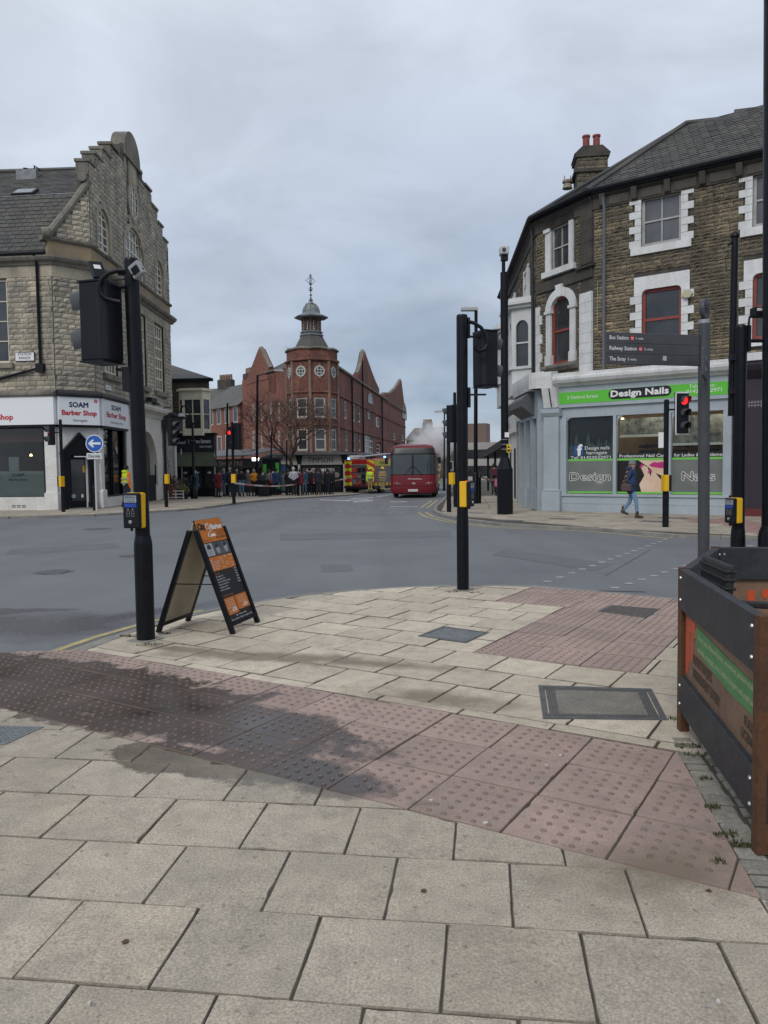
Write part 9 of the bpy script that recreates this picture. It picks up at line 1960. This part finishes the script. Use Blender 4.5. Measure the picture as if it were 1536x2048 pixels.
# ================================================================== CORDON TAPE, FLOWERS, LITTER, WEEDS
def tape(pts,label):
    m = MB(); P_ = []
    for (a,b) in zip(pts,pts[1:]):
        for k in range(8): s = k / 8; p = a.lerp(b,s); p.z -= .06 * math.sin(PI * s) * (b - a).length / 6; P_.append(p)
    P_.append(pts[-1]); vs = []
    for i,p in enumerate(P_): tw = .02 * math.sin(i * .7); vs += [p + Vector((0,tw,.04)),p - Vector((0,tw,.04))]
    for i in range(len(P_) - 1): m.mi = i % 2; m.add([vs[2 * i],vs[2 * i + 1],vs[2 * i + 3],vs[2 * i + 2]],[(0,1,2,3)])
    tag(put('cordon_tape',m.mesh('cordon_tape',[mat_c('tape_white',(.62,.6,.58)),mat_c('tape_red',(.5,.22,.2))],recalc=False)),label,'tape')
tape([D(468,966,36.0),D(597,968,49.9),D(705,955,56.5)],'red and white cordon tape strung from the signal past the crowd')
tape([D(958,952,33.7),D(990,960,39),D(1020,952,43)],'short cordon tape across the right pavement by the lamp post')
def leafpot(x,Y,h,w_,cols,label,potc,ph=.45):
    p = at(x,Y); t = thing('flower_pot',label,'plant pot',p,'potted plants outside the florist'); m = MB(); m.lathe(p,[(w_ * .6,0),(w_ * .85,ph),(w_ * .9,ph),(w_ * .75,ph - .05)],10); m.build('pot',mat_c('pot_' + potc,dict(dark=(.03,.03,.035),terra=(.16,.06,.04),brown=(.09,.05,.04))[potc]),t)
    m = MB(); rr_ = random.Random(int(x)); mats = [mat_c('leaf_%d%d%d' % tuple(int(c * 99) for c in q_),q_) for q_ in cols]
    for k in range(260):
        a = rr_.random() * 6.28; r_ = w_ * 1.15 * math.sqrt(rr_.random()); z = ph + h * rr_.random() ** .8; c = p + Vector((r_ * math.cos(a) * (.6 + z / (ph + h) * .5),r_ * math.sin(a),z)); d = Vector((rr_.uniform(-1,1),rr_.uniform(-1,1),rr_.uniform(-.2,1))).normalized() * rr_.uniform(.04,.09); e = d.cross(Vector((rr_.uniform(-1,1),.3,.5))).normalized() * rr_.uniform(.015,.035)
        m.mi = rr_.randrange(len(mats)); m.add([c - d,c + e,c + d,c - e],[(0,1,2,3)])
    put('foliage',m.mesh('foliage',mats,recalc=False),t,kind='stuff')
leafpot(344,43.6,.55,.33,[(.12,.06,.04),(.2,.1,.07),(.06,.05,.03)],'tall rusty grass in a dark pot nearest the signal','terra',.75)
leafpot(353,44.2,.5,.36,[(.35,.25,.3),(.06,.09,.04),(.25,.15,.2)],'pale pink flowering heather in the florist display','brown',.55)
leafpot(361,44.0,.45,.33,[(.55,.42,.04),(.05,.09,.03),(.4,.4,.3)],'yellow flowers in the florist display','dark',.35)
leafpot(370,44.4,.35,.26,[(.06,.12,.03),(.5,.48,.3),(.04,.08,.03)],'small cream flowers at the right end of the florist display','dark',.3)
leafpot(368,46.5,.7,.36,[(.10,.07,.06),(.14,.10,.08)],'dry brown shrub behind the yellow flowers','dark',.5)
p = at(354,43.6); fs_ = thing('flower_stand','low pale wooden flower stand outside the florist','stand',p)
for k in range(3): m = MB(); m.box(p.x - .45,p.x + .45,p.y - .2,p.y - .15,p.z + .08 + k * .18,p.z + .13 + k * .18); m.build('rail',WHITE,fs_)
for x in (-.45,-.02,.4): m = MB(); m.box(p.x + x,p.x + x + .05,p.y - .22,p.y - .2,p.z,p.z + .5); m.build('leg',WHITE,fs_)
SCR = [(178,2008,.014,'white paper scrap at the bottom left corner'),(792,1923,.012,'pale gum spot low in the middle of the picture'),(862,1602,.02,'white scrap on tactile paving near the middle'),(971,1648,.022,'white bird dropping at the tactile edge'),(1121,1511,.018,'pale speck on tactile paving below the big cover'),(1093,1532,.016,'pale scrap left of the barrier on tactile slabs'),(1052,1766,.014,'white speck on the beige slab below the tactile band'),(1437,2005,.014,'white scrap at the bottom right'),(848,1783,.02,'brown dead leaf on the foreground slab'),(770,1450,.012,'white speck on pink tactile slabs by the middle'),(252,1886,.022,'brown leaf fragment on the lower left slab'),(1418,1783,.02,'curled brown leaf near the barrier post')]
rl = random.Random(3); SCR = [(a,b,c * .62,d) for a,b,c,d in SCR]
for x,y,r_,lb in SCR:
    c = G(x,y); m = MB(); n_ = 6; pts = [(c.x + r_ * rl.uniform(.5,1.1) * math.cos(6.28 * k / n_),c.y + r_ * rl.uniform(.5,1.1) * math.sin(6.28 * k / n_)) for k in range(n_)]
    vs = [Vector((a,b_,.0062 + rl.uniform(0,.0015))) for a,b_ in pts] + [Vector((a,b_,-.001)) for a,b_ in pts]; m.add(vs,[list(range(n_)),list(range(n_,2 * n_))[::-1]] + [(i,(i + 1) % n_,n_ + (i + 1) % n_,n_ + i) for i in range(n_)])
    tag(m.build('leaf_scrap' if 'leaf' in lb else 'litter_scrap',mat_c('dead_leaf',(.10,.06,.035)) if 'leaf' in lb else mat_c('litter_white',(.55,.55,.52))),lb,'leaf' if 'leaf' in lb else 'litter')
m = MB(); GRS = [mat_c('weed_green',(.05,.075,.02)),mat_c('weed_dry',(.11,.095,.045)),mat_c('weed_dark',(.03,.035,.018))]
for x,y,r_,n_ in ((266,1272,.10,160),(330,1268,.06,60),(300,1290,.10,90),(1375,1494,.06,90),(1392,1510,.05,50),(1455,1672,.045,80),(1440,1725,.03,30),(1410,1560,.03,50),(1352,1440,.04,50),(905,1184,.08,60),(950,1186,.07,60),(1425,1615,.03,60),(1480,1690,.04,80)):
    c = G(x,y)
    for k in range(n_):
        a = rl.random() * 6.28; q_ = r_ * math.sqrt(rl.random()); b_ = Vector((c.x + q_ * math.cos(a) * 1.3,c.y + q_ * math.sin(a) * .7,0)); h = rl.uniform(.008,.03); d = Vector((rl.uniform(-.6,.6),rl.uniform(-.6,.6),1)).normalized() * h; e = Vector((math.cos(a * 3),math.sin(a * 3),0)) * .004
        m.mi = rl.choice((0,0,1,1,2)); m.add([b_ - e,b_ + e,b_ + d],[(0,1,2)])
wd_ = put('weeds',m.mesh('weeds',GRS,recalc=False),kind='stuff'); wd_['label'] = 'small weeds and moss growing in the paving joints'; wd_['category'] = 'weeds'
